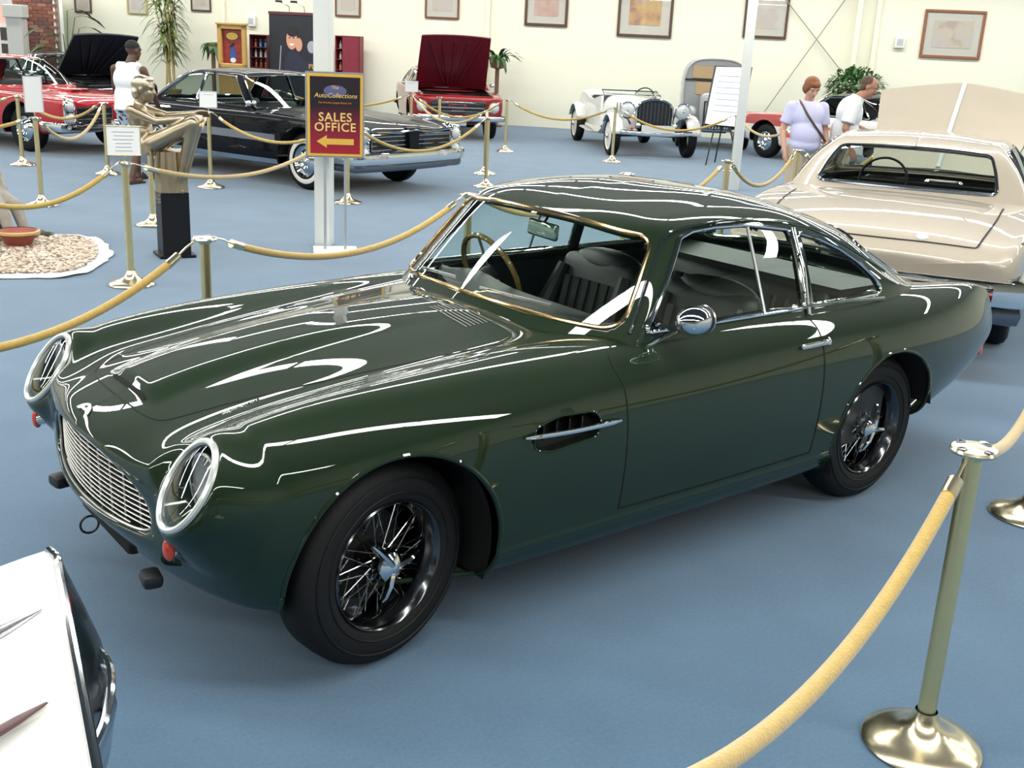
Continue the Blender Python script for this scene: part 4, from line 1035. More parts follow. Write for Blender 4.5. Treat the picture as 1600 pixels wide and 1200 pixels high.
# ------------------------------------------------------------------ cars shown with the hood up, and a racer on the same shell
def pony(name, label, pm, hood_open, pos, under=None, two_tone=None, roofm=None, lamps=True, ang=1.15, glassm=None, sc_=1.0):
    root = empty(name, label=label, cat='car')
    st = [(-3.72, .80, .82, .80, .42, .02), (-3.5, .83, .86, .84, .33, .02), (-3.1, .86, .88, .88, .27, .02), (-2.74, .868, .89, .89, .25, .02), (-2.0, .865, .88, .89, .24, .02), (-1.2, .86, .87, .89, .24, .02),
          (-.6, .86, .86, .88, .24, .03), (0, .865, .85, .85, .25, .03), (.4, .86, .84, .82, .28, .03), (.66, .845, .82, .79, .34, .02), (.74, .82, .80, .77, .38, .02)]
    th = [([(-.84, -.2), (-.84, .54), (-1.2, .76), (-2.5, .76), (-2.8, .6), (-2.85, 0), (-2.85, -.2)], .7)]
    if hood_open: th.append(([(.62, -.2), (.62, .62), (-.50, .66), (-.50, -.2)], .7))
    b, bvh = car_body(root, st, [(0, .33, .385), (-2.74, .33, .375)], th, pm)
    greenhouse(root, (-.58, -1.14, -2.0, -2.95, .885, 1.30, .80, .60), roofm or pm, [[(-.94, .915), (-1.28, 1.20), (-1.5, 1.215), (-1.80, 1.21), (-1.82, .915)], [(-1.86, .915), (-1.85, 1.21), (-2.02, 1.20), (-2.35, .915)]], glassm=glassm)
    interior(root, -.7, -2.8, .76)
    for x in (0, -2.74):
        for s in (-1, 1): road_wheel(root, x, s * .71, .325, s, 'cap')
    if hood_open:
        engine_bay(root, .64, -.5, .62); open_hood(root, -.50, .68, 1.18, .895, ang, pm, under or pm)
        MB().rbox((.66, 0, .80), (.10, 1.30, .03), .01, 1).build('lock_panel', pm, root)
    else:
        pass
    g = grille_panel(root, .755, -.50, .50, .50, .70, mat('dark_grille', (.008, .008, .01, 1), rough=.35), 3, frame=True)
    MB().box((.785, 0, .60), (.012, .98, .018)).build('grille_crossbar', CHROME, g, smooth=False)
    MB().tube([(.79, -.12, .55), (.79, .12, .55), (.79, .12, .65), (.79, -.12, .65)], .012, 6, closed=True).build('grille_emblem', CHROME, g)
    for s in (-1, 1):
        round_lamp(root, (.765, s * .66, .61), .085)
        for i in range(3): MB().box((.765, s * .545, .54 + i * .06), (.02, .06, .025)).build('gill', BLACK, root, smooth=False)
        MB().rbox((-.85, s * .86, .95), (.07, .10, .07), .025, 2).build('door_mirror', CHROME, root)
    bumper_bar(root, .80, .85, .42, .10, .30); bumper_bar(root, -3.76, .82, .46, .10, .25, CHROME, 'rear_bumper', -1)
    MB().box((.85, 0, .36), (.012, .30, .14)).build('number_plate', mat('plate_white', (.6, .62, .66, 1), rough=.4), root, smooth=False)
    place(root, *pos); root.scale = (sc_, sc_, sc_)
    return root, bvh
black_hardtop(); red_muscle()
BLK = ground(140, 117, .9) + .5 * np.array([math.cos(math.radians(-84)), math.sin(math.radians(-84)), 0])
pony('muscle_car', 'red car with its hood raised beside the fern, facing the black hardtop', paint('dark_red_paint', (0.26, 0.006, 0.010, 1)), True, (11.45, 15.35, -118), under=mat('hood_under_red', (.12, .004, .012, 1), rough=.45, var=.4, scale=12), ang=.95, sc_=1.07)
pony('muscle_car', 'black car with its hood propped up behind the bright red two-door', paint('black_paint'), True, (BLK[0], BLK[1], -84), under=mat('hood_under_black', (.006, .006, .012, 1), rough=.6, var=.4, scale=12), ang=.75)
# ------------------------------------------------------------------ red and white racer with emblem
def racer():
    m = bpy.data.materials.new('red_white_paint'); m.use_nodes = True; N = m.node_tree.nodes; L = m.node_tree.links; b = N['Principled BSDF']
    b.inputs['Roughness'].default_value = .4; b.inputs['Coat Weight'].default_value = 1
    tc = N.new('ShaderNodeTexCoord'); sx = N.new('ShaderNodeSeparateXYZ'); L.new(tc.outputs['Object'], sx.inputs[0])
    gt = N.new('ShaderNodeMath'); gt.operation = 'GREATER_THAN'; gt.inputs[1].default_value = -.45; L.new(sx.outputs['X'], gt.inputs[0])
    g2 = N.new('ShaderNodeMath'); g2.operation = 'GREATER_THAN'; g2.inputs[1].default_value = .62; L.new(sx.outputs['Z'], g2.inputs[0])
    mu = N.new('ShaderNodeMath'); mu.operation = 'MULTIPLY'; L.new(gt.outputs[0], mu.inputs[0]); L.new(g2.outputs[0], mu.inputs[1])
    mx = N.new('ShaderNodeMix'); mx.data_type = 'RGBA'; mx.inputs[6].default_value = (.78, .76, .70, 1); mx.inputs[7].default_value = (.42, .05, .04, 1)
    L.new(mu.outputs[0], mx.inputs[0]); L.new(mx.outputs[2], b.inputs['Base Color']); MATS['red_white_paint'] = m
    root, bvh = pony('racing_car', 'white racing coupe with a red nose and orange emblem behind the woman', m, False, (16.25, 10.55, 86), roofm=paint('black_paint'), glassm=glass('dark_glass', (.12, .14, .14, 1)))
    om = mat('orange_decal', (.72, .12, .03, 1), rough=.4)
    for s in (-1, 1):
        # plus-and-bar emblem on the flank
        for (x0, x1, z0, z1) in ((-.95, -.55, .44, .52), (-.82, -.70, .36, .60)):
            P = [hit_side(bvh, x, (z0 + z1) / 2, s) for x in np.linspace(x0, x1, 6)]
            MB().ribbon([p[0] for p in P], [p[1] for p in P], z1 - z0, .004).build('emblem', om, root)
        P = [hit_side(bvh, x, .68, s) for x in np.linspace(-1.6, -.55, 10)]
        MB().ribbon([p[0] for p in P], [p[1] for p in P], .05, .004).build('flank_stripe', om, root)
        P = [hit_side(bvh, -2.5, .60, s)]
    for y in (-.35, .35): ribbon_on(root, bvh, [(-3.0, y), (-3.3, y), (-3.6, y)], 'top', 1, .28, om, 'deck_stripe')
racer()
# ------------------------------------------------------------------ white pre-war roadster
def roadster():
    root = empty('vintage_roadster', label='white open pre-war roadster with separate wings and two big chrome headlamps', cat='car')
    wm = paint('white_paint', (.74, .74, .70, 1)); wheelw = mat('cream_wheel', (.75, .72, .62, 1), rough=.4)
    # bonnet and scuttle: tapered rounded box lofted along x
    sec = [(.10, .30, .98, .50), (-.3, .33, 1.0, .48), (-.8, .40, 1.02, .46), (-1.25, .52, 1.04, .44), (-1.5, .60, 1.04, .42)]
    def loft(sec, name, m, n=14):
        V = []; F = []; k = n + 1
        for x, w, zt, zb in sec:
            for j in range(k):
                a = PI * j / n; cy, sz = math.cos(a), math.sin(a)
                y = w * np.sign(cy) * abs(cy) ** .45; z = zb + (zt - zb) * abs(sz) ** .55; V.append((x, y, z))
        for i in range(len(sec) - 1):
            for j in range(n): F.append((i * k + j, i * k + j + 1, (i + 1) * k + j + 1, (i + 1) * k + j))
        F.append(tuple(range(k))); F.append(tuple((len(sec) - 1) * k + j for j in range(k)))
        return obj_from(name, V, F, m, root, angle=40)
    loft(sec, 'bonnet', wm)
    # open tub
    tub = MB()
    for s in (-1, 1):
        prof = [(-1.45, 1.0), (-1.75, .96), (-2.1, .90), (-2.5, .92), (-2.9, 1.0), (-3.2, .98), (-3.45, .80), (-3.5, .5), (-3.2, .40), (-1.45, .40)]
        tub.prism([(x, z) for x, z in prof], .05, Matrix(((1, 0, 0, 0), (0, 0, 1, s * .60 - .025), (0, 1, 0, 0), (0, 0, 0, 1))))
    tub.build('body_side', wm, root, smooth=False)
    MB().box((-2.4, 0, .42), (2.1, 1.2, .04)).build('cabin_floor', BLACK, root, smooth=False)
    MB().rbox((-3.25, 0, .75), (.42, 1.22, .60), .15, 4).build('tail', wm, root)
    MB().rbox((-2.55, 0, .72), (.18, 1.1, .5), .06, 3, RY(-.2)).build('seat_back', SEATBLK, root); MB().rbox((-2.2, 0, .52), (.6, 1.1, .16), .05, 2).build('seat_cushion', SEATBLK, root)
    # radiator and grille
    rad = [(-.33, .50), (-.34, .86), (-.24, .98), (0, 1.03), (.24, .98), (.34, .86), (.33, .50)]
    Mr = Matrix(((0, 0, 1, .10), (1, 0, 0, 0), (0, 1, 0, 0), (0, 0, 0, 1)))
    g = MB().prism(rad, .06, Mr).build('radiator', mat('radiator_dark', (.03, .032, .036, 1), rough=.35, metal=.6, var=.3), root, smooth=False)
    MB().tube(resample(spline([(.17, y, z) for y, z in rad], 5), 40), .016, 8).build('radiator_shell', CHROME, g)
    for i in range(9): MB().box((.165, -.28 + i * .07, .74), (.012, .012, .46)).build('radiator_slat', mat('dark_chrome'), g, smooth=False)
    MB().lathe([(.03, 0), (.03, .04), (.012, .05), (.001, .08)], 14, Matrix.Translation((.13, 0, 1.03))).build('radiator_cap', CHROME, root)
    for s in (-1, 1):
        round_lamp(root, (.22, s * .52, .83), .125); MB().ell((.13, s * .52, .83), (.13, .13, .13), 20, 12).build('lamp_shell', CHROME, root)
        MB().tube([(.13, s * .52, .72), (.10, s * .42, .58)], .018, 8).build('lamp_stalk', CHROME, root)
        # cycle wings
        for (wx, a0, a1, yy, rr) in ((0, .15, 2.5, .72, .40), (-3.0, .35, 2.75, .72, .42)):
            n = 16; V = []; prof = [(-.13, -.03), (-.09, .0), (0, .02), (.09, .0), (.13, -.03)]
            for i in range(n + 1):
                a = a0 + (a1 - a0) * i / n
                for py_, dr in prof: V.append((wx + (rr + dr) * math.cos(a), s * yy + py_, .36 + (rr + dr) * math.sin(a)))
            o = obj_from('wing', V, [(i * 5 + j, i * 5 + j + 1, (i + 1) * 5 + j + 1, (i + 1) * 5 + j) for i in range(n) for j in range(4)], wm, root); so = o.modifiers.new('t', 'SOLIDIFY'); so.thickness = .015
        # flowing run of the front wing down to the running board
        MB().tube([(-.32, s * .70, .62), (-.6, s * .68, .45), (-.9, s * .68, .34), (-1.8, s * .68, .30), (-2.5, s * .70, .34)], .045, 8, squash=(2.4, .5)).build('running_board', wm, root)
        for x in (0, -3.0): road_wheel(root, x, s * .72, .355, s, 'disc', width=.17, white=False, rimr=.25, capm=wheelw)
        for x in (0, -3.0): MB().ell((x, s * .82, .355), (.05, .035, .05), 12, 8).build('hub_cap', CHROME, root)
        MB().tube([(.25, s * .36, .44), (.0, s * .36, .40), (-.5, s * .34, .44), (-3.4, s * .34, .44)], .035, 8).build('frame_rail', wm, root)
        MB().ell((.36, s * .34, .58), (.05, .05, .05), 14, 8).build('fog_lamp', CHROME, root)
        MB().lathe([(.001, .04), (.025, .03), (.03, 0)], 12, axis_mat((.30, s * .44, .52), (1, 0, 0))).build('indicator_lens', mat('amber_lens'), root)
        for i in range(5): MB().box((-.3 - i * .14, s * (.345 + i * .025), .80), (.03, .01, .22)).build('bonnet_louvre', BLACK, root, smooth=False)
        MB().tube([(-1.45, s * .56, 1.02), (-1.72, s * .56, 1.10)], .012, 6).build('screen_post', CHROME, root)
    V = [(-1.45, -.56, 1.03), (-1.45, .56, 1.03), (-1.72, .56, 1.10), (-1.72, -.56, 1.10)]
    MB().tube(V, .014, 6, closed=True).build('screen_frame', CHROME, root); obj_from('windscreen', V, [(0, 1, 2, 3)], FGLASS, root, smooth=False)
    MB().tube([(.42, -.66, .46), (.46, -.2, .44), (.46, .2, .44), (.42, .66, .46)], .03, 8, squash=(1, 1.5)).build('front_bumper', CHROME, root)
    MB().box((.49, 0, .53), (.015, .62, .13)).build('number_plate', mat('plate_cream', (.7, .7, .66, 1), rough=.4), root, smooth=False)
    M = axis_mat((-1.72, .30, 1.0), (-1, 0, .5)); MB().lathe([(.19 + .012 * math.cos(t), .012 * math.sin(t)) for t in np.linspace(0, 2 * PI, 8, endpoint=False)], 28, M, closed=True).build('steering_wheel', BLACK, root)
    MB().tube([(.1, 0, .40), (.1, .60, .38)], .03, 8).build('front_axle', BLACK, root); MB().tube([(.1, 0, .40), (.1, -.60, .38)], .03, 8).build('front_axle', BLACK, root)
    place(root, 13.10, 11.35, -119)
roadster()
# ------------------------------------------------------------------ grey pre-war saloon behind the easel
def grey_saloon():
    p = ground(1108, 229); root = empty('vintage_saloon', (p[0], p[1], 0), 0, 'grey pre-war saloon with a tall rounded cab behind the white display board', 'car')
    gm = paint('grey_paint', (.34, .36, .37, 1))
    # cab: rounded front arch, extruded back
    arch = [(-.62, .55), (-.66, 1.0), (-.64, 1.45), (-.54, 1.66), (-.36, 1.76), (0, 1.79), (.36, 1.76), (.54, 1.66), (.64, 1.45), (.66, 1.0), (.62, .55)]
    A = resample(spline([(0, y, z) for y, z in arch], 6), 60); k = len(A); V = []; F = []
    xs = [(.02, .985), (0, 1.0), (-.4, 1.02), (-.8, 1.0), (-1.1, .85)]
    for x, q in xs:
        for a in A: V.append((x, a[1] * q, .55 + (a[2] - .55) * (q if q < 1 else 1)))
    F = [(i * k + j, (i + 1) * k + j, (i + 1) * k + j + 1, i * k + j + 1) for i in range(len(xs) - 1) for j in range(k - 1)] + [tuple(range(k)), tuple((len(xs) - 1) * k + j for j in range(k))]
    obj_from('cab', V, F, gm, root, angle=45)
    tan = mat('tan_blind', (.50, .36, .20, 1), rough=.6, var=.1)
    MB().tube([(.04, a[1] * .98, a[2] * .99) for a in A], .022, 6).build('cab_rim', mat('satin_alloy'), root)
    for s in (-1, 1):
        o = MB().rbox((.035, s * .26, 1.50), (.02, .46, .26), .01, 1).build('windscreen_pane', tan, root)
        MB().rbox((.035, s * .22, 1.18), (.02, .36, .26), .01, 1).build('lower_pane', tan, root)
    MB().box((.05, 0, 1.345), (.03, 1.26, .035)).build('screen_rail', BLACK, root, smooth=False)
    MB().box((.05, 0, 1.48), (.03, .03, .34)).build('screen_divider', gm, root, smooth=False)
    # nose with upright slats
    MB().rbox((.30, 0, .72), (.66, .62, .78), .12, 4).build('bonnet', gm, root)
    g = MB().rbox((.635, 0, .64), (.03, .50, .62), .012, 1).build('grille', BLACK, root)
    for i in range(8): MB().box((.655, -.21 + i * .06, .64), (.015, .018, .58)).build('grille_slat', gm, g, smooth=False)
    for s in (-1, 1):
        MB().rbox((.25, s * .62, .48), (.85, .30, .30), .12, 4).build('wing', gm, root)
        for x in (.30, -.75): road_wheel(root, x, s * .66, .34, s, 'disc', width=.15, capm=mat('satin_alloy'))
        round_lamp(root, (.62, s * .50, .74), .09)
    MB().tube([(.78, -.72, .40), (.80, 0, .40), (.78, .72, .40)], .035, 8).build('front_bumper', CHROME, root)
    MB().box((-.45, 0, .42), (1.2, 1.2, .2)).build('chassis', BLACK, root, smooth=False)
    d = CAM_P[:2] - p[:2]; root.rotation_euler = (0, 0, math.atan2(d[1], d[0]) + .10)
grey_saloon()
# ------------------------------------------------------------------ champagne coupe seen from behind, hood up
def champagne():
    root = empty('luxury_coupe', label='champagne coloured two-door coupe seen from behind with its hood raised', cat='car')
    pm = paint('champagne_paint', (.45, .39, .31, 1), .2)
    WB = 2.97
    st = [(-WB - 1.16, .86, .76, .74, .46, .02), (-WB - 1.10, .90, .80, .78, .42, .02), (-WB - .95, .935, .855, .84, .36, .03), (-WB - .5, .965, .90, .90, .28, .04), (-WB, .98, .925, .94, .26, .04), (-2.2, .98, .92, .94, .24, .03), (-1.2, .975, .91, .93, .24, .02),
          (-.6, .975, .90, .91, .24, .03), (0, .975, .885, .87, .25, .04), (.5, .965, .865, .84, .28, .04), (.85, .95, .83, .79, .34, .03), (.92, .92, .81, .77, .38, .02)]
    b, bvh = car_body(root, st, [(0, .36, .41), (-WB, .36, .38)], [([(-.95, -.2), (-.95, .6), (-1.35, .85), (-2.35, .85), (-2.62, .62), (-2.66, 0), (-2.66, -.2)], .7), ([(.78, -.2), (.78, .66), (-.55, .72), (-.55, -.2)], .7)], pm, h=.026)
    greenhouse(root, (-.70, -1.30, -2.22, -WB + .18, .955, 1.36, .86, .64), pm, [[(-1.05, .985), (-1.45, 1.265), (-1.7, 1.28), (-1.98, 1.275), (-2.0, .985)], [(-2.04, .985), (-2.03, 1.27), (-2.20, 1.24), (-2.42, .985)]], h=.024, trim=mat('dark_chrome', (.16, .18, .22, 1), rough=.15, metal=.9), glassm=glass('coupe_glass', (.80, .86, .84, 1)), rear=(.30, 1.50, 1.98))
    interior(root, -.85, -2.6, .82, seatz=.9)
    MB().box((-2.42, 0, .93), (.45, 1.3, .02)).build('parcel_shelf', SEATBLK, root, smooth=False)
    engine_bay(root, .8, -.55, .66)
    open_hood(root, -.55, .58, 1.32, .93, .56, pm, mat('hood_under_grey', (.2, .18, .15, 1), rough=.6), front_v=.13, taper=.33, crest=mat('satin_alloy'))
    for x in (0, -WB):
        for s in (-1, 1): road_wheel(root, x, s * .80, .36, s, 'cap')
    seam = mat('shut_line')
    # boot lid outline
    ribbon_on(root, bvh, [(-WB + .02, .72), (-WB - .5, .71), (-WB - 1.0, .67), (-WB - 1.05, .64), (-WB - 1.06, .55), (-WB - 1.08, 0), (-WB - 1.06, -.55), (-WB - 1.05, -.64), (-WB - 1.0, -.67), (-WB - .5, -.71), (-WB + .02, -.72)], 'top', 1, .012, seam, 'boot_gap', n=120)
    bumper_bar(root, -WB - 1.14, .95, .56, .17, .40, CHROME, 'rear_bumper', -1, bow=.06)
    o = bumper_bar(root, -WB - 1.17, .80, .565, .07, .0, mat('tail_lens_red', (.20, .012, .014, 1), rough=.2, coat=1), 'tail_lamp', -1, bow=.06); o.location.x -= .028
    for z in (.60, .53): o = bumper_bar(root, -WB - 1.18, .80, z, .012, .0, CHROME, 'tail_lamp_strip', -1, bow=.06); o.location.x -= .03
    bumper_bar(root, -WB - 1.08, .93, .42, .12, .30, mat('dark_chrome'), 'lower_valance', -1)
    bumper_bar(root, .95, .96, .44, .15, .4)
    p, n = hit_top(bvh, -WB - 1.02, -.33); MB().lathe([(.001, .006), (.035, .006), (.04, 0)], 18, axis_mat(p, n)).build('boot_emblem', mat('satin_alloy'), root)
    for s in (-1, 1):
        ribbon_on(root, bvh, [(-WB - .9, .84), (-2, .90), (-.5, .885), (.8, .84)], 'side', s, .014, CHROME, 'waist_strip')
        ribbon_on(root, bvh, [(-2.55, .30), (-1.5, .29), (-.45, .30)], 'side', s, .05, CHROME, 'sill_strip')
        p, n = hit_side(bvh, -1.95, .80, s); MB().rbox(p + n * .015, (.17, .022, .026), .008).build('door_handle', CHROME, root)
        MB().rbox((-.98, s * .95, 1.02), (.08, .13, .09), .03, 2).build('door_mirror', CHROME, root)
    f = np.array([math.cos(math.radians(25.0)), math.sin(math.radians(25.0))]); q = np.array([5.477, 1.206]) + f * WB
    place(root, q[0], q[1], 25.0)
champagne()
# ------------------------------------------------------------------ white car whose end reaches into the corner
def white_corner():
    root = empty('white_car', label='white car with a chrome tail end reaching in beside the green coupe nose', cat='car')
    pm = paint('white_paint')
    L0 = 5.2
    st = [(-L0, .86, .78, .76, .42, .02), (-L0 + .3, .92, .84, .83, .32, .02), (-L0 + .9, .95, .88, .88, .26, .03), (-2.6, .955, .88, .90, .24, .03), (-1.2, .93, .87, .88, .25, .03), (-.7, .84, .85, .85, .30, .01), (-.25, .785, .825, .825, .36, .005), (-.04, .78, .815, .815, .40, .005)]
    b, bvh = car_body(root, st, [(-1.15, .35, .40), (-4.2, .35, .40)], [([(-2.0, -.2), (-2.0, .6), (-2.4, .82), (-3.4, .82), (-3.6, .6), (-3.65, -.2)], .7)], pm, h=.026)
    greenhouse(root, (-1.75, -2.25, -3.1, -3.9, .90, 1.36, .86, .64), pm, [[(-2.1, .94), (-2.4, 1.26), (-3.05, 1.26), (-3.3, .94)]])
    interior(root, -1.9, -3.6, .8)
    for x in (-1.15, -4.2):
        for s in (-1, 1): road_wheel(root, x, s * .77, .345, s, 'cap')
    # square-cut deck end, its bright edge, the flared chrome fascia and the wrap-round bumper
    plan = [(-.75, .83), (-.14, .815), (-.05, .865), (-.012, .882), (0, .87)] + [(0, y) for y in np.linspace(.80, -.80, 9)] + [(0, -.87), (-.012, -.882), (-.05, -.865), (-.14, -.815), (-.75, -.83)]
    MB().prism(plan[::-1], .05, Matrix.Translation((0, 0, .812))).build('deck_end', pm, root, angle=30)
    fm = mat('fascia_chrome', (.42, .47, .52, 1), rough=.16, metal=1.0)
    edge = resample([(x + .004, y, 0) for x, y in plan[3:-3]], 40); V = []; prof = [(.0, .862), (.012, .858), (.02, .83), (.05, .74), (.075, .66), (.06, .63), (.0, .62)]
    for q in edge:
        o_ = np.array((1.0 - .7 * smooth01((abs(q[1]) - .85) / .06), np.sign(q[1]) * .35 * float(smooth01((abs(q[1]) - .84) / .06))))
        o_ = o_ * (1 - .75 * float(smooth01((.70 - q[1]) / .25)))
        for d_, z in prof: V.append((q[0] + o_[0] * d_, q[1] + o_[1] * d_, z))
    k = len(prof); obj_from('end_fascia', V, [(i * k + j, i * k + j + 1, (i + 1) * k + j + 1, (i + 1) * k + j) for i in range(39) for j in range(k - 1)], fm, root, angle=40)
    MB().tube([(q[0] + .004, q[1], .862) for q in edge], .009, 8).build('edge_strip', CHROME, root)
    ys = np.linspace(.77, .10, 28); V = []; prof = [(.0, .655), (.05, .672), (.080, .660), (.090, .60), (.072, .50), (.02, .45), (-.03, .44)]
    for y in ys:
        pull = .03 * max(0, (y - .70) / .07) ** 2 + .16 * max(0, (.70 - y) / .4) ** 1.3
        for d_, z in prof: V.append((d_ - pull, y, z))
    k = len(prof); o = obj_from('rear_bumper', V, [(i * k + j, i * k + j + 1, (i + 1) * k + j + 1, (i + 1) * k + j) for i in range(27) for j in range(k - 1)] + [tuple(range(k))], fm, root, angle=40)
    MB().tube(resample(spline([(.0, .765, .672), (.035, .785, .688), (.062, .77, .682), (.080, .71, .67), (.066, .60, .665), (.03, .48, .662), (-.08, .25, .655)], 8), 50), .010, 8).build('bumper_lip', CHROME, root)
    # tapering deck spears, one with a dark red insert
    a = math.radians(-12.0); A = np.array([-1.075, -1.20]); lf = np.array([-math.sin(a), math.cos(a)]); fw = np.array([math.cos(a), math.sin(a)])
    q = A - lf * .885
    def dk(px, py, z=.864):
        g_ = ground(px, py, z)[:2] - q; return np.array((g_ @ fw, g_ @ lf, z))
    sg = mat('spear_metal', (.40, .40, .42, 1), rough=.25, metal=.9)
    p0, p1 = dk(65, 952), dk(-60, 1020); MB().tube([p0, p0 * .5 + p1 * .5, p1], [.003, .016, .022], 10, squash=(1, .5)).build('deck_spear', sg, root)
    p0, p1 = dk(124, 1062, .855), dk(-60, 1150, .855); MB().tube([p0 + (p1 - p0) * t for t in (0, .2, .5, 1)], [.008, .035, .055, .065], 14, squash=(1, .45)).build('deck_ridge', pm, root)
    p0, p1 = dk(73, 1098, .872), dk(-50, 1172, .885); MB().tube([p0, p0 * .6 + p1 * .4, p1], [.003, .010, .013], 8, squash=(1, .5)).build('ridge_lens', mat('lens_brown', (.06, .012, .012, 1), rough=.3), root)
    place(root, q[0], q[1], -12.0)
white_corner()
# ================================================================== brass stanchions, velvet ropes, notices
BRASS = mat('brass', (.80, .67, .36, 1), rough=.32, metal=1.0, var=.06, scale=8)
BRASSL = mat('brass_polished', (.82, .72, .50, 1), rough=.24, metal=1.0, var=.04)
ROPE = mat('gold_velvet', (.46, .30, .055, 1), rough=.8, var=.22, scale=45, sheen=.6, bump=.3, bscale=160)
STH = .92
_st = []
def stanchion(p, label, group=None, h=STH):
    p = (float(p[0]), float(p[1]), 0)
    if not _st:
        t = empty('stanchion', p, random.random() * 3, label, 'stanchion', group)
        MB().lathe([(.001, 0), (.165, 0), (.168, .008), (.160, .018), (.125, .030), (.075, .048), (.046, .075), (.034, .105), (.031, .115)], 40).build('base', BRASSL, t, angle=40)
        MB().lathe([(.0255, .10), (.0255, STH - .03)], 20).build('pole', BRASS, t)
        c = MB().lathe([(.026, STH - .035), (.032, STH - .03), (.034, STH - .022), (.058, STH - .018), (.062, STH - .010), (.058, STH - .003), (.034, STH), (.012, STH + .004), (.001, STH + .004)], 28).build('top_cap', BRASSL, t, angle=40)
        for k in range(4):
            a = k * PI / 2 + .4; cx, cy = .046 * math.cos(a), .046 * math.sin(a)
            MB().tube([(cx + .011 * math.cos(b), cy + .011 * math.sin(b), STH - .001) for b in np.linspace(0, 2 * PI, 12, endpoint=False)], .0025, 6, closed=True).build('rope_eye', mat('dark_chrome'), c)
        _st.append(t)
    else:
        t = copy_tree(_st[0]); t.location = p; t.rotation_euler = (0, 0, random.random() * 3); tag(t, label, 'stanchion', group)
        if 'group' in t and not group: del t['group']
    t['px'] = 0; del t['px']
    return np.array((p[0], p[1], STH - .015))
def rope(a, b, sag, label, group=None, r=.019):
    a = np.array(a, float); b = np.array(b, float); d = (b - a); d2 = d.copy(); d2[2] = 0; L = np.linalg.norm(d2); u = d2 / max(L, 1e-6)
    a0 = a + u * .066; b0 = b - u * .066; n = 26; pts = []
    for i in range(n + 1):
        t = i / n; q = a0 + (b0 - a0) * t; q = q.copy(); q[2] -= sag * (1 - (2 * t - 1) ** 2) ; pts.append(q)
    pts = np.array(pts); mid = pts[n // 2]
    root = empty('velvet_rope', tuple(mid), 0, label, 'rope', group)
    P = pts - mid; k = 2
    MB().tube(P[k:-k], r, 12).build('rope_cord', ROPE, root)
    for e in (P[:k + 1], P[::-1][:k + 1]):
        m1 = e[0] * .35 + e[-1] * .65
        sl = MB().tube([m1, e[-1] + (e[-1] - m1) * .2], r * 1.12, 12).build('end_sleeve', BRASSL, root)
        MB().tube([e[0], e[0] * .5 + m1 * .5 + [0, 0, .006], m1], .005, 6).build('snap_hook', BRASSL, sl)
    return root
def notice(p, px_w, px_h, label, lean=.12, face=None, h0=STH, framem=None, body=None):
    """a small card in a holder on a stanchion; px sizes are turned into metres at its own distance"""
    dpt = depth_of(p); w = px_w * dpt / FPX; h = px_h * dpt / FPX
    d = CAM_P[:2] - np.array(p)[:2]; az = math.atan2(d[1], d[0]) if face is None else face
    t = empty('notice_card', (p[0], p[1], h0 + .03), az, label, 'sign')
    R = RY(-lean)
    MB().box((0, 0, h / 2 + .02), (.010, w, h), R).build('card', mat('card_white', (.80, .80, .78, 1), rough=.5, var=.02), t, smooth=False)
    V = [R @ Vector((.006, y, z)) for y, z in ((-w / 2, .02 - 0), (w / 2, .02), (w / 2, h + .02), (-w / 2, h + .02))]
    off = R @ Vector((0, 0, h / 2 + .02)); 
    q = [Vector((0, 0, h / 2 + .02)) + R @ Vector((.004, y, z)) for y, z in ((-w / 2, -h / 2), (w / 2, -h / 2), (w / 2, h / 2), (-w / 2, h / 2))]
    MB().tube(q, .006, 6, closed=True).build('card_frame', framem or mat('card_frame_gold', (.5, .42, .24, 1), rough=.35, metal=.6), t)
    MB().tube([(0, 0, -.024), (0, 0, .03)], .008, 8).build('card_post', BRASSL, t)
    tm = mat('card_text', (.25, .25, .28, 1), rough=.7)
    for i in range(5 if body is None else body):
        ww = w * random.uniform(.45, .75); z = h * (.30 - .13 * i)
        c = Vector((0, 0, h / 2 + .02)) + R @ Vector((.0056, 0, z)); MB().box(c, (.001, ww, h * .02), R).build('text_line', tm, t, smooth=False)
    return t
def G2(px, py): return ground(px, py)[:2]
def T2(px, py): return ground(px, py, STH)[:2]
S = {}
def st(key, xy, label): S[key] = stanchion(xy, label)
st('near', G2(1438, 1163), 'brass stanchion standing alone on the carpet beside the green coupe door')
st('edge', G2(1607, 806), 'brass stanchion behind the green coupe tail with only its base disc showing')
LN = np.array([[.48, 1.72], [2.68, 2.59], [4.70, 3.19], [6.52, 3.72], [8.41, 4.37]])
st('h0', LN[0], 'brass stanchion right behind the green coupe front wing')
st('h1', LN[1], 'brass stanchion seen through the green coupe windscreen')
st('h2', LN[2], 'brass stanchion whose cap peeks over the green coupe roof')
st('h3', LN[3], 'brass stanchion in front of the slim white column')
st('h4', LN[4], 'brass stanchion beside the woman in lavender')
st('l1', G2(206, 445), 'brass stanchion carrying a framed notice beside the bronze statue')
st('l2', G2(66, 321), 'brass stanchion with a tall white notice near the pebble bed')
st('l3', G2(36, 258), 'brass stanchion in front of the bright red car door')
st('l4', G2(169, 272), 'brass stanchion beside the man in the sleeveless top')
st('m1', G2(330, 293), 'brass stanchion with a small white card before the black hardtop door')
st('m2', G2(543, 317), 'brass stanchion half hidden by the sales office sign')
st('m3', G2(757, 272), 'brass stanchion at the front corner of the black hardtop, farther one of the pair')
st('m4', T2(763, 184), 'brass stanchion at the front corner of the black hardtop, nearer one of the pair')
st('m5', ground(643, 142, .985)[:2], 'brass stanchion with a white card before the red car with raised hood')
st('m6', G2(789, 237), 'brass stanchion between the red car with raised hood and the white roadster')
st('m7', G2(956, 253), 'brass stanchion in front of the white roadster wheel')
st('m8', T2(662, 160) + np.array([1.4, 1.6]), 'small far brass stanchion behind the red car with raised hood')
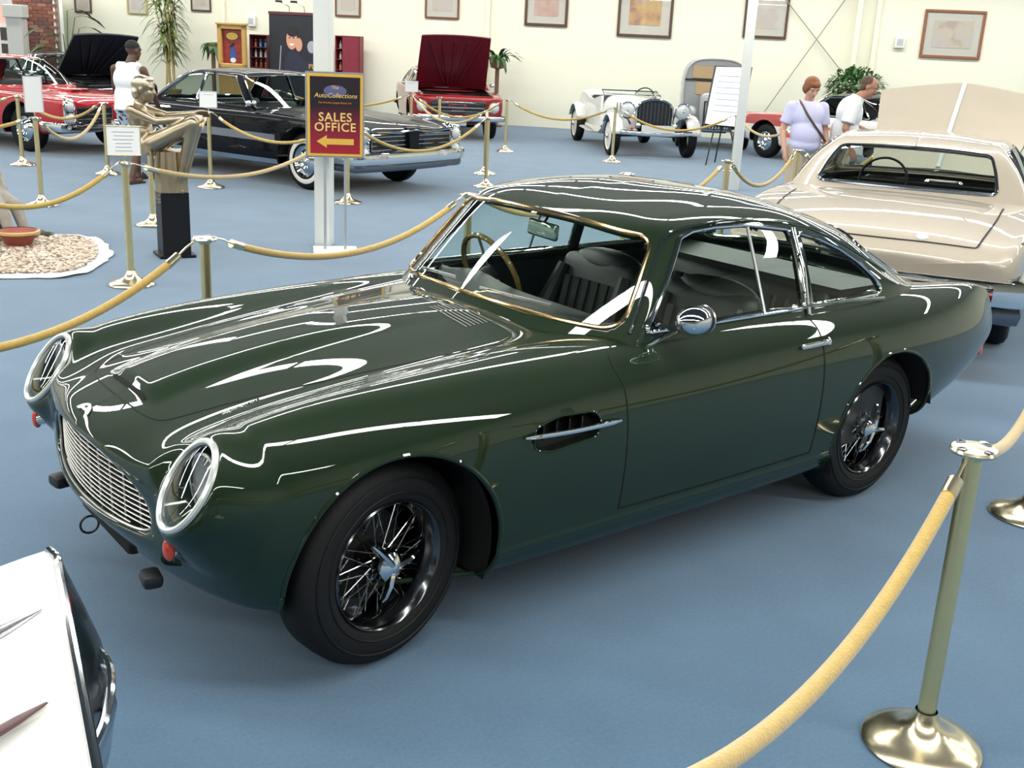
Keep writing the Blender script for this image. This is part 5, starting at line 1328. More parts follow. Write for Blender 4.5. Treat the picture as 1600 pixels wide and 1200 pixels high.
st('s1', G2(240, 352), 'brass stanchion hidden behind the bronze statue pedestal')
st('r1', T2(1592, 230), 'brass stanchion beside the raised champagne hood')
def rp(a, b, sag, label): return rope(S[a] if isinstance(a, str) else a, S[b] if isinstance(b, str) else b, sag, label)
v3 = lambda xy, z=STH - .02: np.array((xy[0], xy[1], z))
off0 = LN[0] + (LN[0] - LN[1]) * .95
off_near = np.array([-.77, -2.49])
st('off1', off_near, 'brass stanchion holding the lower end of the foreground rope beside the white car'); st('off2', off0, 'brass stanchion holding the rope end past the pebble bed')
rp('near', 'off1', .20, 'thick golden rope hanging in the foreground from the lone brass stanchion')
rp('near', 'edge', .20, 'golden rope leaving the lone stanchion towards the coupe tail')
rp('off2', 'h0', .30, 'golden rope sagging past the pebble bed to the coupe front wing')
rp('h0', 'h1', .22, 'golden rope stretched behind the green coupe bonnet')
rp('h1', 'h2', .22, 'golden rope seen through the green coupe windscreen')
rp('h2', 'h3', .25, 'golden rope rising from behind the green coupe roof')
rp('h3', 'h4', .30, 'golden rope between the slim white column and the woman')
st('r2', (9.62, 4.12), 'brass stanchion at the front corner of the champagne coupe')
rp('h4', 'r2', .25, 'golden rope passing behind the woman in lavender')
dL = S['l1'][:2] + np.array([-1.45, -.25])
st('x1', dL, 'brass stanchion at the far edge of the pebble bed')
rp('x1', 'l1', .26, 'golden rope hanging over the far side of the pebble bed')
rp('l1', 'm2', .30, 'golden rope passing in front of the bronze statue')
st('x2', S['l2'][:2] + np.array([-1.5, .35]), 'brass stanchion beyond the weathered garden figure')
rp('x2', 'l2', .14, 'golden rope leaving the tall white notice towards the red car')
rp('l2', 'l4', .32, 'golden rope between the tall white notice and the man')
st('x3', S['l3'][:2] + np.array([-1.5, .6]), 'brass stanchion beside the bright red car rear wheel')
rp('x3', 'l3', .16, 'golden rope along the bright red car door')
rp('l3', 'l4', .24, 'golden rope across the bright red car grille')
rp('s1', 'm1', .30, 'golden rope running behind the bronze statue')
rp('m1', 'm2', .28, 'golden rope along the black hardtop door')
rp('m2', 'm4', .36, 'golden rope across the black hardtop grille')
rp('m4', 'm3', .05, 'short golden rope joining the pair of stanchions')
rp('m3', 'm5', .30, 'golden rope between the black hardtop corner and the raised red hood')
rp('m5', 'm6', .34, 'golden rope across the front of the red car with raised hood')
st('x4', S['m5'][:2] + np.array([-2.2, .9]), 'brass stanchion behind the sales office sign and black hardtop')
rp('x4', 'm5', .22, 'golden rope left of the red car with raised hood')
rp('m6', 'm7', .26, 'golden rope between the red car and the white roadster')
q = ground(1146, 181, .85)
st('x5', T2(1152, 180), 'brass stanchion hidden behind the slim white column')
st('x6', T2(1240, 200), 'brass stanchion behind the woman beside the racing coupe')
rp('m7', 'x5', .30, 'golden rope across the front of the white roadster')
rp('x5', 'x6', .20, 'golden rope from the white column towards the racing coupe')
notice(S['l1'], 50, 44, 'framed notice card on the stanchion beside the bronze statue', .10, body=7)
notice(S['l2'], 26, 54, 'tall blank white notice on the stanchion before the red car', .03, framem=mat('card_frame_grey', (.5, .5, .5, 1)), body=0)
notice(S['m1'], 26, 24, 'small white card on the stanchion before the black hardtop', .05, framem=mat('card_frame_grey'), body=1)
notice(S['m5'], 20, 16, 'small white card on the stanchion before the raised red hood', .05, framem=mat('card_frame_grey'), body=1)
# ================================================================== figures: overlapping forms fused into one continuous skin
def fuse(name, mb, m, parent, voxel=.012, smooth=6, loc=None):
    me = bpy.data.meshes.new(name + '_src'); me.from_pydata([tuple(map(float, v)) for v in mb.V], [], mb.F); me.update()
    o = bpy.data.objects.new(name + '_src', me); COL.objects.link(o)
    r = o.modifiers.new('r', 'REMESH'); r.mode = 'VOXEL'; r.voxel_size = voxel
    s = o.modifiers.new('s', 'SMOOTH'); s.factor = .5; s.iterations = smooth
    dg = bpy.context.evaluated_depsgraph_get(); nm = bpy.data.meshes.new_from_object(o.evaluated_get(dg))
    bpy.data.objects.remove(o); bpy.data.meshes.remove(me)
    nm.name = name; nm.polygons.foreach_set('use_smooth', [True] * len(nm.polygons)); nm.materials.clear(); nm.materials.append(m)
    o = bpy.data.objects.new(name, nm); COL.objects.link(o); o.parent = parent
    return o
def cap(mb, a, b, ra, rb, n=12):
    """tapered limb with rounded ends"""
    a = np.array(a, float); b = np.array(b, float); u = (b - a) / max(np.linalg.norm(b - a), 1e-6)
    P = []; R = []
    for t in (0, .35, .7): P.append(a - u * ra * math.cos(t * PI / 2)); R.append(max(ra * math.sin(t * PI / 2), ra * .05))
    for t in (0, .5, 1): P.append(a + (b - a) * t); R.append(ra + (rb - ra) * t)
    for t in (.7, .35, 0): P.append(b + u * rb * math.cos(t * PI / 2)); R.append(max(rb * math.sin(t * PI / 2), rb * .05))
    mb.tube(P, R, n); return mb
def chain(mb, pts, rs, n=12):
    for i in range(len(pts) - 1): cap(mb, pts[i], pts[i + 1], rs[i], rs[i + 1], n)
def hand(mb, wrist, d, palm_n, s=1.0, side=1):
    """palm, four fingers and a thumb; d points to the fingers, palm_n out of the palm"""
    w = np.array(wrist, float); d = np.array(d, float); d /= np.linalg.norm(d); pn = np.array(palm_n, float); pn -= d * (pn @ d); pn /= np.linalg.norm(pn); a = np.cross(d, pn) * side
    for k, off in enumerate((-.03, -.01, .01, .03)):
        cap(mb, w + d * .01 * s + a * off * .7 * s, w + d * .085 * s + a * off * s, .016 * s, .014 * s, 8)
        l = (.055, .068, .072, .062)[k] * s; b0 = w + d * .09 * s + a * off * s; b1 = b0 + (d + pn * .25) * l * .55; b2 = b1 + (d * .7 + pn * .6) * l * .45
        cap(mb, b0, b1, .0095 * s, .009 * s, 8); cap(mb, b1, b2, .009 * s, .0075 * s, 8)
    t0 = w + d * .025 * s + a * .03 * s; t1 = t0 + (d * .5 + a * .8 + pn * .3) * .045 * s; t2 = t1 + (d * .9 + a * .2 + pn * .4) * .035 * s
    cap(mb, t0, t1, .014 * s, .011 * s, 8); cap(mb, t1, t2, .011 * s, .009 * s, 8)
def head(mb, c, fwd, up=(0, 0, 1), s=1.0):
    """skull, jaw, nose, brow, ears; returns frame"""
    f = np.array(fwd, float); f /= np.linalg.norm(f); u = np.array(up, float); u -= f * (u @ f); u /= np.linalg.norm(u); l = np.cross(u, f)
    R = Matrix((f, l, u)).transposed(); c = np.array(c, float); W = lambda a, b, z: c + (f * a + l * b + u * z) * s
    mb.ell(W(-.012, 0, .035), (.098 * s, .077 * s, .088 * s), 20, 14, R); mb.ell(W(.018, 0, -.035), (.072 * s, .062 * s, .080 * s), 18, 12, R)
    mb.ell(W(.052, 0, -.088), (.030 * s, .032 * s, .024 * s), 12, 8, R)                                  # chin
    cap(mb, W(.083, 0, .018), W(.102, 0, -.022), .009 * s, .013 * s, 8)                                  # nose
    for b in (-1, 1):
        mb.ell(W(.072, b * .032, .030), (.018 * s, .030 * s, .008 * s), 10, 6, R); mb.ell(W(.060, b * .038, -.020), (.022 * s, .020 * s, .020 * s), 10, 6, R)
        mb.ell(W(-.012, b * .078, -.005), (.018 * s, .009 * s, .031 * s), 10, 8, R)                      # ears
    mb.ell(W(.078, 0, -.052), (.014 * s, .024 * s, .006 * s), 10, 6, R); mb.ell(W(.075, 0, -.064), (.013 * s, .020 * s, .007 * s), 10, 6, R)
    return W, R
def face_bits(parent, W, R, s, brow=None, lips=None, eye=True, mous=None):
    ew = mat('eye_white', (.6, .58, .54, 1), rough=.2); ei = mat('eye_dark', (.03, .02, .015, 1), rough=.2)
    for b in (-1, 1):
        e = MB().ell(W(.078, b * .032, .008), (.008 * s, .014 * s, .008 * s), 10, 6, R).build('eye', ew, parent); MB().ell(W(.085, b * .032, .007), (.004 * s, .006 * s, .006 * s), 8, 6, R).build('iris', ei, e)
        if brow: MB().ell(W(.086, b * .034, .030), (.008 * s, .022 * s, .005 * s), 8, 6, R).build('eyebrow', brow, parent)
    if lips: MB().ell(W(.089, 0, -.056), (.006 * s, .020 * s, .006 * s), 10, 6, R).build('lips', lips, parent)
    if mous: MB().ell(W(.090, 0, -.044), (.014 * s, .028 * s, .010 * s), 10, 6, R).build('moustache', mous, parent)
def person(pos, az, label, H, skin, spec):
    root = empty('person', (pos[0], pos[1], 0), az, label, 'person'); k = H / 1.72
    J = {n: np.array(v, float) * k for n, v in spec['J'].items()}
    b = MB(); W, R = head(b, J['head'], spec['look'], s=k * spec.get('hs', 1.0))
    hair = spec.get('hairf')
    cap(b, J['neck'], J['head'] + np.array([-.01, 0, -.05]) * k, .060 * k, .055 * k)
    g = spec.get('girth', 1.0)
    for c, r in (((J['chest']), (.115 * g, .165, .17)), ((J['belly']), (.12 * g, .15, .15)), ((J['pelvis']), (.125 * g, .165, .13))):
        b.ell(c, tuple(x * k for x in r), 22, 14)
    for s in ('l', 'r'):
        chain(b, [J['sh_' + s], J['el_' + s], J['wr_' + s]], [.052 * k, .041 * k, .029 * k]); hand(b, J['wr_' + s], J['wr_' + s] - J['el_' + s], spec['palm_' + s], k, 1 if s == 'l' else -1)
        chain(b, [J['hip_' + s], J['kn_' + s], J['an_' + s]], [.085 * k, .058 * k, .038 * k])
        f = J['an_' + s] * [1, 1, 0] + np.array([0, 0, .035 * k]); fd = np.array(spec['toe_' + s]); cap(b, f - fd * .04 * k, f + fd * .14 * k, .038 * k, .030 * k); cap(b, J['an_' + s], f, .04 * k, .04 * k)
    fuse('body', b, skin, root, .010 * k, 4)
    face_bits(root, W, R, k, *spec.get('face', (None, None, True, None)))
    return root, J, W, R, k
def garment(name, root, m, ells, limbs, voxel=.012, smooth=5):
    mb = MB()
    for c, r in ells: mb.ell(c, r, 22, 14)
    for pts, rs in limbs:
        for i in range(len(pts) - 1): mb.tube([np.array(pts[i]) + (np.array(pts[i + 1]) - np.array(pts[i])) * t for t in (0, .5, 1)], [rs[i], (rs[i] + rs[i + 1]) / 2, rs[i + 1]], 16)
    return fuse(name, mb, m, root, voxel, smooth)
# ---------------------------------------------------------------- man in sleeveless top and patterned shorts
def man_left():
    sk = mat('skin_dark', (.085, .038, .022, 1), rough=.5, var=.1)
    J = dict(head=(.07, -.02, 1.60), neck=(.01, 0, 1.44), chest=(0, 0, 1.26), belly=(.01, 0, 1.06), pelvis=(-.01, 0, .93), sh_l=(.0, .23, 1.38), el_l=(.06, .29, 1.10), wr_l=(.24, .24, .95), sh_r=(-.02, -.23, 1.38), el_r=(.05, -.30, 1.10), wr_r=(.20, -.26, .93),
             hip_l=(0, .10, .90), kn_l=(.16, .11, .50), an_l=(.20, .12, .09), hip_r=(0, -.10, .90), kn_r=(-.02, -.11, .49), an_r=(-.20, -.12, .09))
    p = ground(212, 284)
    root, J, W, R, k = person(p, math.radians(30), 'man in a white sleeveless top and patterned shorts walking past the bronze statue', 1.70, sk,
                              dict(J=J, look=(.95, -.25, -.12), palm_l=(0, -1, 0), palm_r=(0, 1, 0), toe_l=(1, .1, 0), toe_r=(1, -.1, 0), girth=1.15, face=(mat('hair_black', (.012, .010, .010, 1), rough=.8), None, True, None)))
    hb = MB(); hb.ell(W(-.022, 0, .052), (.094 * k, .080 * k, .080 * k), 20, 12, R); fuse('hair', hb, mat('hair_black', (.012, .010, .010, 1), rough=.8), root, .01, 3)
    wt = mat('white_cotton', (.80, .80, .80, 1), rough=.9, var=.04, scale=9, bump=.1, bscale=40)
    garment('vest', root, wt, [(J['chest'], (.165 * k, .225 * k, .20 * k)), (J['belly'], (.175 * k, .225 * k, .20 * k)), (J['belly'] + [0, 0, -.12 * k], (.175 * k, .225 * k, .14 * k))],
            [([J['sh_l'] * [1, .75, 1] + [0, 0, .035], J['sh_r'] * [1, .75, 1] + [0, 0, .035]], [.055 * k, .055 * k]), ([J['belly'], J['pelvis'] + [0, 0, -.06]], [.195 * k, .205 * k])])
    m = bpy.data.materials.new('patterned_shorts'); m.use_nodes = True; N = m.node_tree.nodes; L = m.node_tree.links; bs = N['Principled BSDF']; bs.inputs['Roughness'].default_value = .9
    tc = N.new('ShaderNodeTexCoord'); vo = N.new('ShaderNodeTexVoronoi'); vo.inputs['Scale'].default_value = 11; vo.feature = 'DISTANCE_TO_EDGE'; L.new(tc.outputs['Object'], vo.inputs['Vector'])
    rm = N.new('ShaderNodeValToRGB'); rm.color_ramp.elements[0].position = .10; rm.color_ramp.elements[1].position = .20; rm.color_ramp.elements[0].color = (.62, .66, .74, 1); rm.color_ramp.elements[1].color = (.02, .025, .07, 1)
    L.new(vo.outputs['Distance'], rm.inputs[0]); L.new(rm.outputs[0], bs.inputs['Base Color'])
    garment('shorts', root, m, [(J['pelvis'], (.175 * k, .21 * k, .13 * k))], [([J['hip_l'], J['kn_l'] * .8 + J['hip_l'] * .2], [.13 * k, .125 * k]), ([J['hip_r'], J['kn_r'] * .8 + J['hip_r'] * .2], [.13 * k, .125 * k])])
    sd = mat('sandal_brown', (.03, .02, .015, 1), rough=.6)
    for s, t in (('l', .1), ('r', -.1)):
        f = J['an_' + s] * [1, 1, 0]
        o = MB().rbox(f + np.array([.06 * k, 0, .013]), (.27 * k, .095 * k, .026), .012, 2, RZ(t)).build('sandal', sd, root); MB().tube([f + np.array([.10, -.05, .02]), f + np.array([.09, 0, .085]), f + np.array([.10, .05, .02])], .010, 6).build('sandal_strap', sd, o)
man_left()
# ---------------------------------------------------------------- woman in lavender with a shoulder bag
FAIR = mat('skin_fair', (.62, .34, .24, 1), rough=.5, var=.06)
def woman():
    J = dict(head=(.07, -.01, 1.575), neck=(.0, 0, 1.43), chest=(.0, 0, 1.25), belly=(.03, 0, 1.05), pelvis=(0, 0, .92), sh_l=(-.01, .19, 1.36), el_l=(-.03, .27, 1.08), wr_l=(.16, .22, .93), sh_r=(-.01, -.19, 1.36), el_r=(-.05, -.27, 1.08), wr_r=(.05, -.26, .84),
             hip_l=(0, .09, .90), kn_l=(.03, .10, .48), an_l=(0, .10, .08), hip_r=(0, -.09, .90), kn_r=(.03, -.10, .48), an_r=(0, -.10, .08))
    p = ground(1241, 343)
    d = CAM_P[:2] - p[:2]; az = math.atan2(d[1], d[0]) + .42
    root, J, W, R, k = person(p, az, 'woman with short auburn hair in a lavender top carrying a brown shoulder bag', 1.68, FAIR,
                              dict(J=J, look=(.90, .10, -.42), palm_l=(0, -1, 0), palm_r=(0, 1, 0), toe_l=(1, .1, 0), toe_r=(1, -.1, 0), girth=1.25, face=(mat('brow_brown', (.14, .06, .03, 1)), mat('lip_pink', (.5, .16, .14, 1), rough=.4), True, None)))
    hm = mat('hair_auburn', (.24, .085, .028, 1), rough=.6, var=.35, scale=50)
    hb = MB(); hb.ell(W(-.025, 0, .050), (.108 * k, .094 * k, .090 * k), 20, 12, R); hb.ell(W(-.055, 0, -.015), (.075 * k, .090 * k, .085 * k), 20, 12, R); hb.ell(W(.055, 0, .085), (.05 * k, .065 * k, .03 * k), 14, 10, R)
    for b in (-1, 1): hb.ell(W(-.005, b * .072, .02), (.05 * k, .022 * k, .065 * k), 12, 8, R)
    fuse('hair', hb, hm, root, .010, 3)
    lv = mat('lavender_cotton', (.60, .60, .82, 1), rough=.9, var=.04, scale=8, bump=.12, bscale=35)
    garment('top', root, lv, [(J['sh_l'] + [0, .005, -.005], (.076 * k,) * 3), (J['sh_r'] + [0, -.005, -.005], (.076 * k,) * 3), (J['chest'] + [.02, 0, 0], (.165 * k, .20 * k, .19 * k)), (J['belly'] + [.015, 0, 0], (.175 * k, .20 * k, .20 * k)), (J['belly'] + [.0, 0, -.13 * k], (.17 * k, .20 * k, .12 * k))],
            [([J['sh_l'] * [1, .25, 1] + [0, 0, .01], J['sh_l'] * [1, 1.02, 1] + [0, 0, -.025]], [.080 * k, .074 * k]), ([J['sh_r'] * [1, .25, 1] + [0, 0, .01], J['sh_r'] * [1, 1.02, 1] + [0, 0, -.025]], [.080 * k, .074 * k]), ([J['sh_l'] + [0, .0, .01], J['sh_l'] * .28 + J['el_l'] * .72], [.074 * k, .076 * k]), ([J['sh_r'] + [0, .0, .01], J['sh_r'] * .28 + J['el_r'] * .72], [.074 * k, .076 * k])])
    kh = mat('khaki_cotton', (.50, .42, .31, 1), rough=.9, var=.05, bump=.1, bscale=30)
    garment('trousers', root, kh, [(J['pelvis'], (.165 * k, .19 * k, .14 * k))], [([J['hip_l'], J['kn_l'], J['an_l'] + [0, 0, .01]], [.118 * k, .10 * k, .088 * k]), ([J['hip_r'], J['kn_r'], J['an_r'] + [0, 0, .01]], [.118 * k, .10 * k, .088 * k])])
    for s in ('l', 'r'): MB().rbox(J['an_' + s] * [1, 1, 0] + np.array([.06, 0, .035]), (.26, .10, .07), .03, 3).build('shoe', mat('shoe_white', (.6, .6, .58, 1), rough=.6), root)
    # the bag is carried, a thing of its own
    ca, sa = math.cos(az), math.sin(az); loc = lambda v: np.array((p[0] + ca * v[0] - sa * v[1], p[1] + sa * v[0] + ca * v[1], v[2]))
    bg = empty('shoulder_bag', tuple(loc((.05, .26 * k, .80 * k))), az, 'brown shoulder bag hanging at the hip of the woman in lavender', 'bag')
    bm_ = mat('bag_brown', (.13, .085, .055, 1), rough=.6, var=.2, scale=20)
    MB().rbox((.08, .04, .0), (.30, .12, .26), .05, 3, RZ(.2)).build('bag_body', bm_, bg); MB().rbox((.09, .105, .05), (.26, .02, .14), .008, 2, RZ(.2)).build('bag_flap', mat('bag_flap', (.10, .06, .04, 1), rough=.5), bg)
    o0 = np.array((.05, .26 * k, .80 * k)); sp = [np.array(v) * [1, k, k] - o0 for v in ((.09, .25, .93), (.185, .15, 1.02), (.215, .02, 1.15), (.185, -.08, 1.28), (.07, -.12, 1.40), (-.06, -.10, 1.41), (-.17, 0, 1.25), (-.18, .15, 1.05), (-.02, .27, .93))]
    MB().tube(resample(spline(sp, 8), 60), .014, 6, squash=(1.4, .4)).build('bag_strap', bm_, bg)
woman()
def man_right():
    J = dict(head=(.20, 0, 1.585), neck=(.08, 0, 1.45), chest=(.02, 0, 1.28), belly=(-.01, 0, 1.07), pelvis=(-.02, 0, .93), sh_l=(.06, .21, 1.39), el_l=(.10, .28, 1.12), wr_l=(.34, .22, 1.04), sh_r=(.06, -.21, 1.39), el_r=(.0, -.29, 1.12), wr_r=(.10, -.27, .88),
             hip_l=(-.02, .10, .90), kn_l=(.0, .11, .49), an_l=(-.03, .12, .09), hip_r=(-.02, -.10, .90), kn_r=(.0, -.11, .49), an_r=(-.03, -.12, .09))
    p = ground(1302, 346); az = math.atan2(CR[1], CR[0]) - .30
    root, J, W, R, k = person(p, az, 'man with a moustache in a white polo shirt looking down past the raised champagne hood', 1.72, mat('skin_tan', (.42, .20, .13, 1), rough=.5, var=.06),
                              dict(J=J, look=(.92, -.05, -.42), palm_l=(0, -1, 0), palm_r=(0, 1, 0), toe_l=(1, .1, 0), toe_r=(1, -.1, 0), girth=1.2, face=(mat('hair_dark', (.035, .025, .02, 1), rough=.7), None, True, mat('moustache_dark', (.06, .045, .035, 1), rough=.8))))
    hb = MB(); hb.ell(W(-.035, 0, .045), (.092 * k, .083 * k, .078 * k), 20, 12, R); hb.ell(W(-.055, 0, -.02), (.05 * k, .078 * k, .05 * k), 16, 10, R); fuse('hair', hb, mat('hair_brown', (.10, .055, .035, 1), rough=.7, var=.3, scale=60), root, .01, 3)
    wt = mat('white_cotton')
    garment('polo_shirt', root, wt, [(J['sh_l'] + [0, .01, 0], (.086 * k,) * 3), (J['sh_r'] + [0, -.01, 0], (.086 * k,) * 3), (J['chest'], (.155 * k, .205 * k, .20 * k)), (J['belly'], (.165 * k, .20 * k, .20 * k)), (J['pelvis'] + [0, 0, .03], (.16 * k, .19 * k, .12 * k))],
            [([J['sh_l'] * [1, .4, 1], J['sh_l'] * [1, 1.05, 1]], [.09 * k, .09 * k]), ([J['sh_r'] * [1, .4, 1], J['sh_r'] * [1, 1.05, 1]], [.09 * k, .09 * k]), ([J['sh_l'] + [0, .01, .01], J['sh_l'] * .2 + J['el_l'] * .8], [.088 * k, .085 * k]), ([J['sh_r'] + [0, -.01, .01], J['sh_r'] * .2 + J['el_r'] * .8], [.088 * k, .085 * k]), ([J['neck'] + [-.02, 0, -.06], J['neck'] + [.02, 0, .035]], [.095 * k, .078 * k])])
    garment('trousers', root, mat('khaki_cotton'), [(J['pelvis'], (.15 * k, .185 * k, .13 * k))], [([J['hip_l'], J['kn_l'], J['an_l']], [.112 * k, .09 * k, .08 * k]), ([J['hip_r'], J['kn_r'], J['an_r']], [.112 * k, .09 * k, .08 * k])])
    for s in ('l', 'r'): MB().rbox(J['an_' + s] * [1, 1, 0] + np.array([.07, 0, .035]), (.28, .10, .07), .03, 3).build('shoe', mat('sandal_brown'), root)
man_right()
# ---------------------------------------------------------------- bronze seated figure on its pedestal
def statue():
    p = ground(272, 399); dp = depth_of((p[0], p[1], .8)); sc = FPX / dp
    az = math.atan2(CR[1], CR[0]); root = empty('bronze_statue', (p[0], p[1], 0), az, 'bronze seated nude figure on a fluted stump and black pedestal', 'statue')
    bz = mat('bronze', (.40, .33, .23, 1), rough=.34, metal=1.0, var=.25, scale=6, rvar=.08)
    q = lambda px, py, d=0.0: np.array(((px - 270) / sc, d, (399 - py) / sc * 1.035))
    b = MB(); W, R = head(b, q(236, 152), (1, 0, -.10), s=.92)
    cap(b, q(226, 176), q(233, 160), .045, .045)
    b.ell(q(225, 192), (.088, .12, .12), 20, 12); b.ell(q(231, 213), (.085, .105, .10), 20, 12); b.ell(q(244, 231), (.12, .135, .10), 20, 12)
    for s in (-1, 1): b.ell(q(238, 196, s * .055), (.045, .048, .048), 14, 10)
    hip = q(248, 229, -.07); kn = q(312, 197, -.075); an = q(291, 272, -.06); chain(b, [hip, kn, an], [.082, .058, .036]); cap(b, an, q(284, 290, -.06), .034, .032); cap(b, q(283, 288, -.06), q(290, 299, -.06), .032, .024)
    hip = q(250, 229, .08); kn = q(308, 204, .09); an = q(288, 276, .08); chain(b, [hip, kn, an], [.080, .056, .036]); cap(b, an, q(285, 296, .08), .034, .026)
    for s, e, w_ in ((-.135, (258, 196), (304, 190)), (.135, (262, 190), (310, 184))):
        chain(b, [q(222, 181, s), q(*e, s * .8), q(*w_, s * .35)], [.045, .034, .024]); hand(b, q(*w_, s * .35), (1, 0, .05), (0, -np.sign(s), -.3), .85, 1 if s > 0 else -1)
    fuse('figure', b, bz, root, .009, 3)
    hb = MB(); hb.ell(W(-.03, 0, .048), (.084, .078, .074), 20, 12, R); hb.ell(W(-.06, 0, -.03), (.045, .076, .066), 18, 10, R); hb.ell(W(.04, 0, .095), (.04, .055, .022), 14, 8, R); fuse('hair', hb, mat('bronze_light', (.60, .52, .38, 1), rough=.32, metal=1, var=.3, scale=25), root, .009, 2)
    for b_ in (-1, 1): MB().ell(W(.080, b_ * .030, .010), (.006, .012, .006), 8, 6, R).build('eye', mat('bronze_dark', (.12, .09, .06, 1), rough=.4, metal=1), root)
    # fluted stump with folds
    zt = q(0, 240)[2]; zb = q(0, 300)[2]; n = 48; V = []; F = []; zs = np.linspace(zb, zt, 7)
    for z in zs:
        t = (z - zb) / (zt - zb)
        for j in range(n):
            a = 2 * PI * j / n; r = (.135 - .02 * t) * (1 + .085 * math.cos(13 * a) * (1 if t > .25 else .2)); V.append((r * math.cos(a) + .008, r * math.sin(a), z))
    F = [(i * n + j, i * n + (j + 1) % n, (i + 1) * n + (j + 1) % n, (i + 1) * n + j) for i in range(6) for j in range(n)] + [tuple(range(n - 1, -1, -1)), tuple(6 * n + j for j in range(n))]
    obj_from('fluted_stump', V, F, bz, root, angle=50)
    MB().tube([q(246, 232, -.10), q(250, 250, -.125), q(252, 280, -.13)], [.03, .025, .012], 8, squash=(1.4, .5)).build('drape', bz, root)
    MB().rbox((.006, 0, zb / 2), (.235, .235, zb), .006, 1, RZ(.5)).build('pedestal', mat('black_granite', (.008, .008, .010, 1), rough=.45, coat=.12, spec=.2, var=.6, scale=90), root)
    MB().box((.006, 0, .012), (.30, .30, .024), RZ(.5)).build('plinth', mat('black_granite'), root, smooth=False)
    pl = RZ(.5) @ Vector((.1185, 0, 0)); MB().box((pl.x + .006, pl.y, zb * .72), (.004, .10, .20), RZ(.5)).build('pedestal_notice', mat('card_white'), root, smooth=False)
    pl = RZ(.5) @ Vector((0, -.1185, 0))
statue()
# ================================================================== columns, signs, wall decoration, plants
WHITEP = mat('white_gloss', (.78, .78, .73, 1), rough=.45, var=.02)
def column(px, py, wd, label_side, h=CEIL):
    p = ground(px, py); o = MB().rbox((0, 0, h / 2), (wd, wd, h), .012, 2).build('column', WHITEP, None, loc=(p[0], p[1], 0)); o.rotation_euler = (0, 0, TH); return tag(o, kind='structure'), p
_, PCL = column(507, 383, .145, 'l'); _, PCR = column(1146, 297, .135, 'r')
# pilasters and conduit on the back wall
for i, (px, w_) in enumerate(((760, .10), (1362, .10), (352, .08))):
    p = on_wall(px, 100, .04); o = MB().box((0, 0, CEIL / 2), (w_, .08, CEIL)).build('trim_%d' % (i + 1), CREAM, None, smooth=False, loc=(p[0], p[1], 0)); o.rotation_euler = (0, 0, TH); tag(o, kind='structure')
p = on_wall(1338, 60, .24); tag(MB().tube([(p[0], p[1], .02), (p[0], p[1], CEIL - .02)], .07, 12).build('conduit_pipe', CREAM), 'cream vertical pipe running up the back wall beside the bush', 'pipe')
p = on_wall(92, 60, 1.2); tag(MB().rbox((0, 0, CEIL / 2), (.22, .22, CEIL), .01, 1).build('column', WHITEP, None, loc=(p[0], p[1], 0)), kind='structure')
# crossed brace cables
for (a, b, lb) in (((1222, -8), (1312, 108), 'thin brace cable on the wall falling towards the bush'), ((1326, -8), (1192, 178), 'thin brace cable on the wall rising from the racing coupe to the pipe')):
    q0, q1 = on_wall(*a, .10 if a[0] < 1300 else .14), on_wall(*b, .10 if a[0] < 1300 else .14)
    tag(MB().tube([q0 + (q1 - q0) * t for t in np.linspace(0, 1, 6)], .012, 6).build('brace_cable', mat('cable_grey', (.28, .27, .24, 1), rough=.5)), lb, 'cable')
# ---------------------------------------------------------------- framed prints
def print_mat(name, cols, seed):
    if name in MATS: return MATS[name]
    m = bpy.data.materials.new(name); m.use_nodes = True; N = m.node_tree.nodes; L = m.node_tree.links; b = N['Principled BSDF']; b.inputs['Roughness'].default_value = .35
    tc = N.new('ShaderNodeTexCoord'); no = N.new('ShaderNodeTexNoise'); no.inputs['Scale'].default_value = 3.2; no.inputs['Detail'].default_value = 5; mp = N.new('ShaderNodeMapping'); mp.inputs['Location'].default_value = (seed, seed * 2, 0)
    L.new(tc.outputs['Object'], mp.inputs[0]); L.new(mp.outputs[0], no.inputs['Vector'])
    rp_ = N.new('ShaderNodeValToRGB'); el = rp_.color_ramp.elements; el[0].position = .30; el[1].position = .70; el[0].color = cols[0]; el[1].color = cols[-1]
    for i, c in enumerate(cols[1:-1]): e = el.new(.30 + .4 * (i + 1) / (len(cols) - 1)); e.color = c
    L.new(no.outputs['Fac'], rp_.inputs[0]); L.new(rp_.outputs[0], b.inputs['Base Color']); MATS[name] = m
    return m
def picture(x0, y0, x1, y1, label, framec, cols, seed, fw=.05, matw=.16):
    """pixel box of the frame on the back wall"""
    c = on_wall((x0 + x1) / 2, (y0 + y1) / 2, .03); dp = depth_of(c); w = (x1 - x0) * dp / FPX / abs(float(CR @ E1)); h = (y1 - y0) * dp / FPX * 1.03
    t = empty('framed_picture', tuple(c), TH, label, 'picture')
    fm = mat('frame_%s' % framec[0], framec[1], rough=.4, var=.2, scale=20)
    for (cx, cz, sx, sz) in ((0, h / 2 - fw / 2, w, fw), (0, -h / 2 + fw / 2, w, fw), (-w / 2 + fw / 2, 0, fw, h - 2 * fw), (w / 2 - fw / 2, 0, fw, h - 2 * fw)):
        MB().rbox((cx, 0, cz), (sx, .05, sz), .008, 1).build('frame_side', fm, t)
    MB().box((0, .012, 0), (w - 2 * fw, .012, h - 2 * fw)).build('mount', mat('mount_cream', (.72, .70, .62, 1), rough=.8), t, smooth=False)
    mw = matw * min(w, h); MB().box((0, .003, 0), (w - 2 * fw - 2 * mw, .008, h - 2 * fw - 2 * mw)).build('print', print_mat('print_%d' % seed, cols, seed), t, smooth=False)
    MB().box((0, -.006, 0), (w - 2 * fw, .003, h - 2 * fw)).build('picture_glass', glass('picture_glass', (.97, .97, .97, 1)), t, smooth=False)
    return t
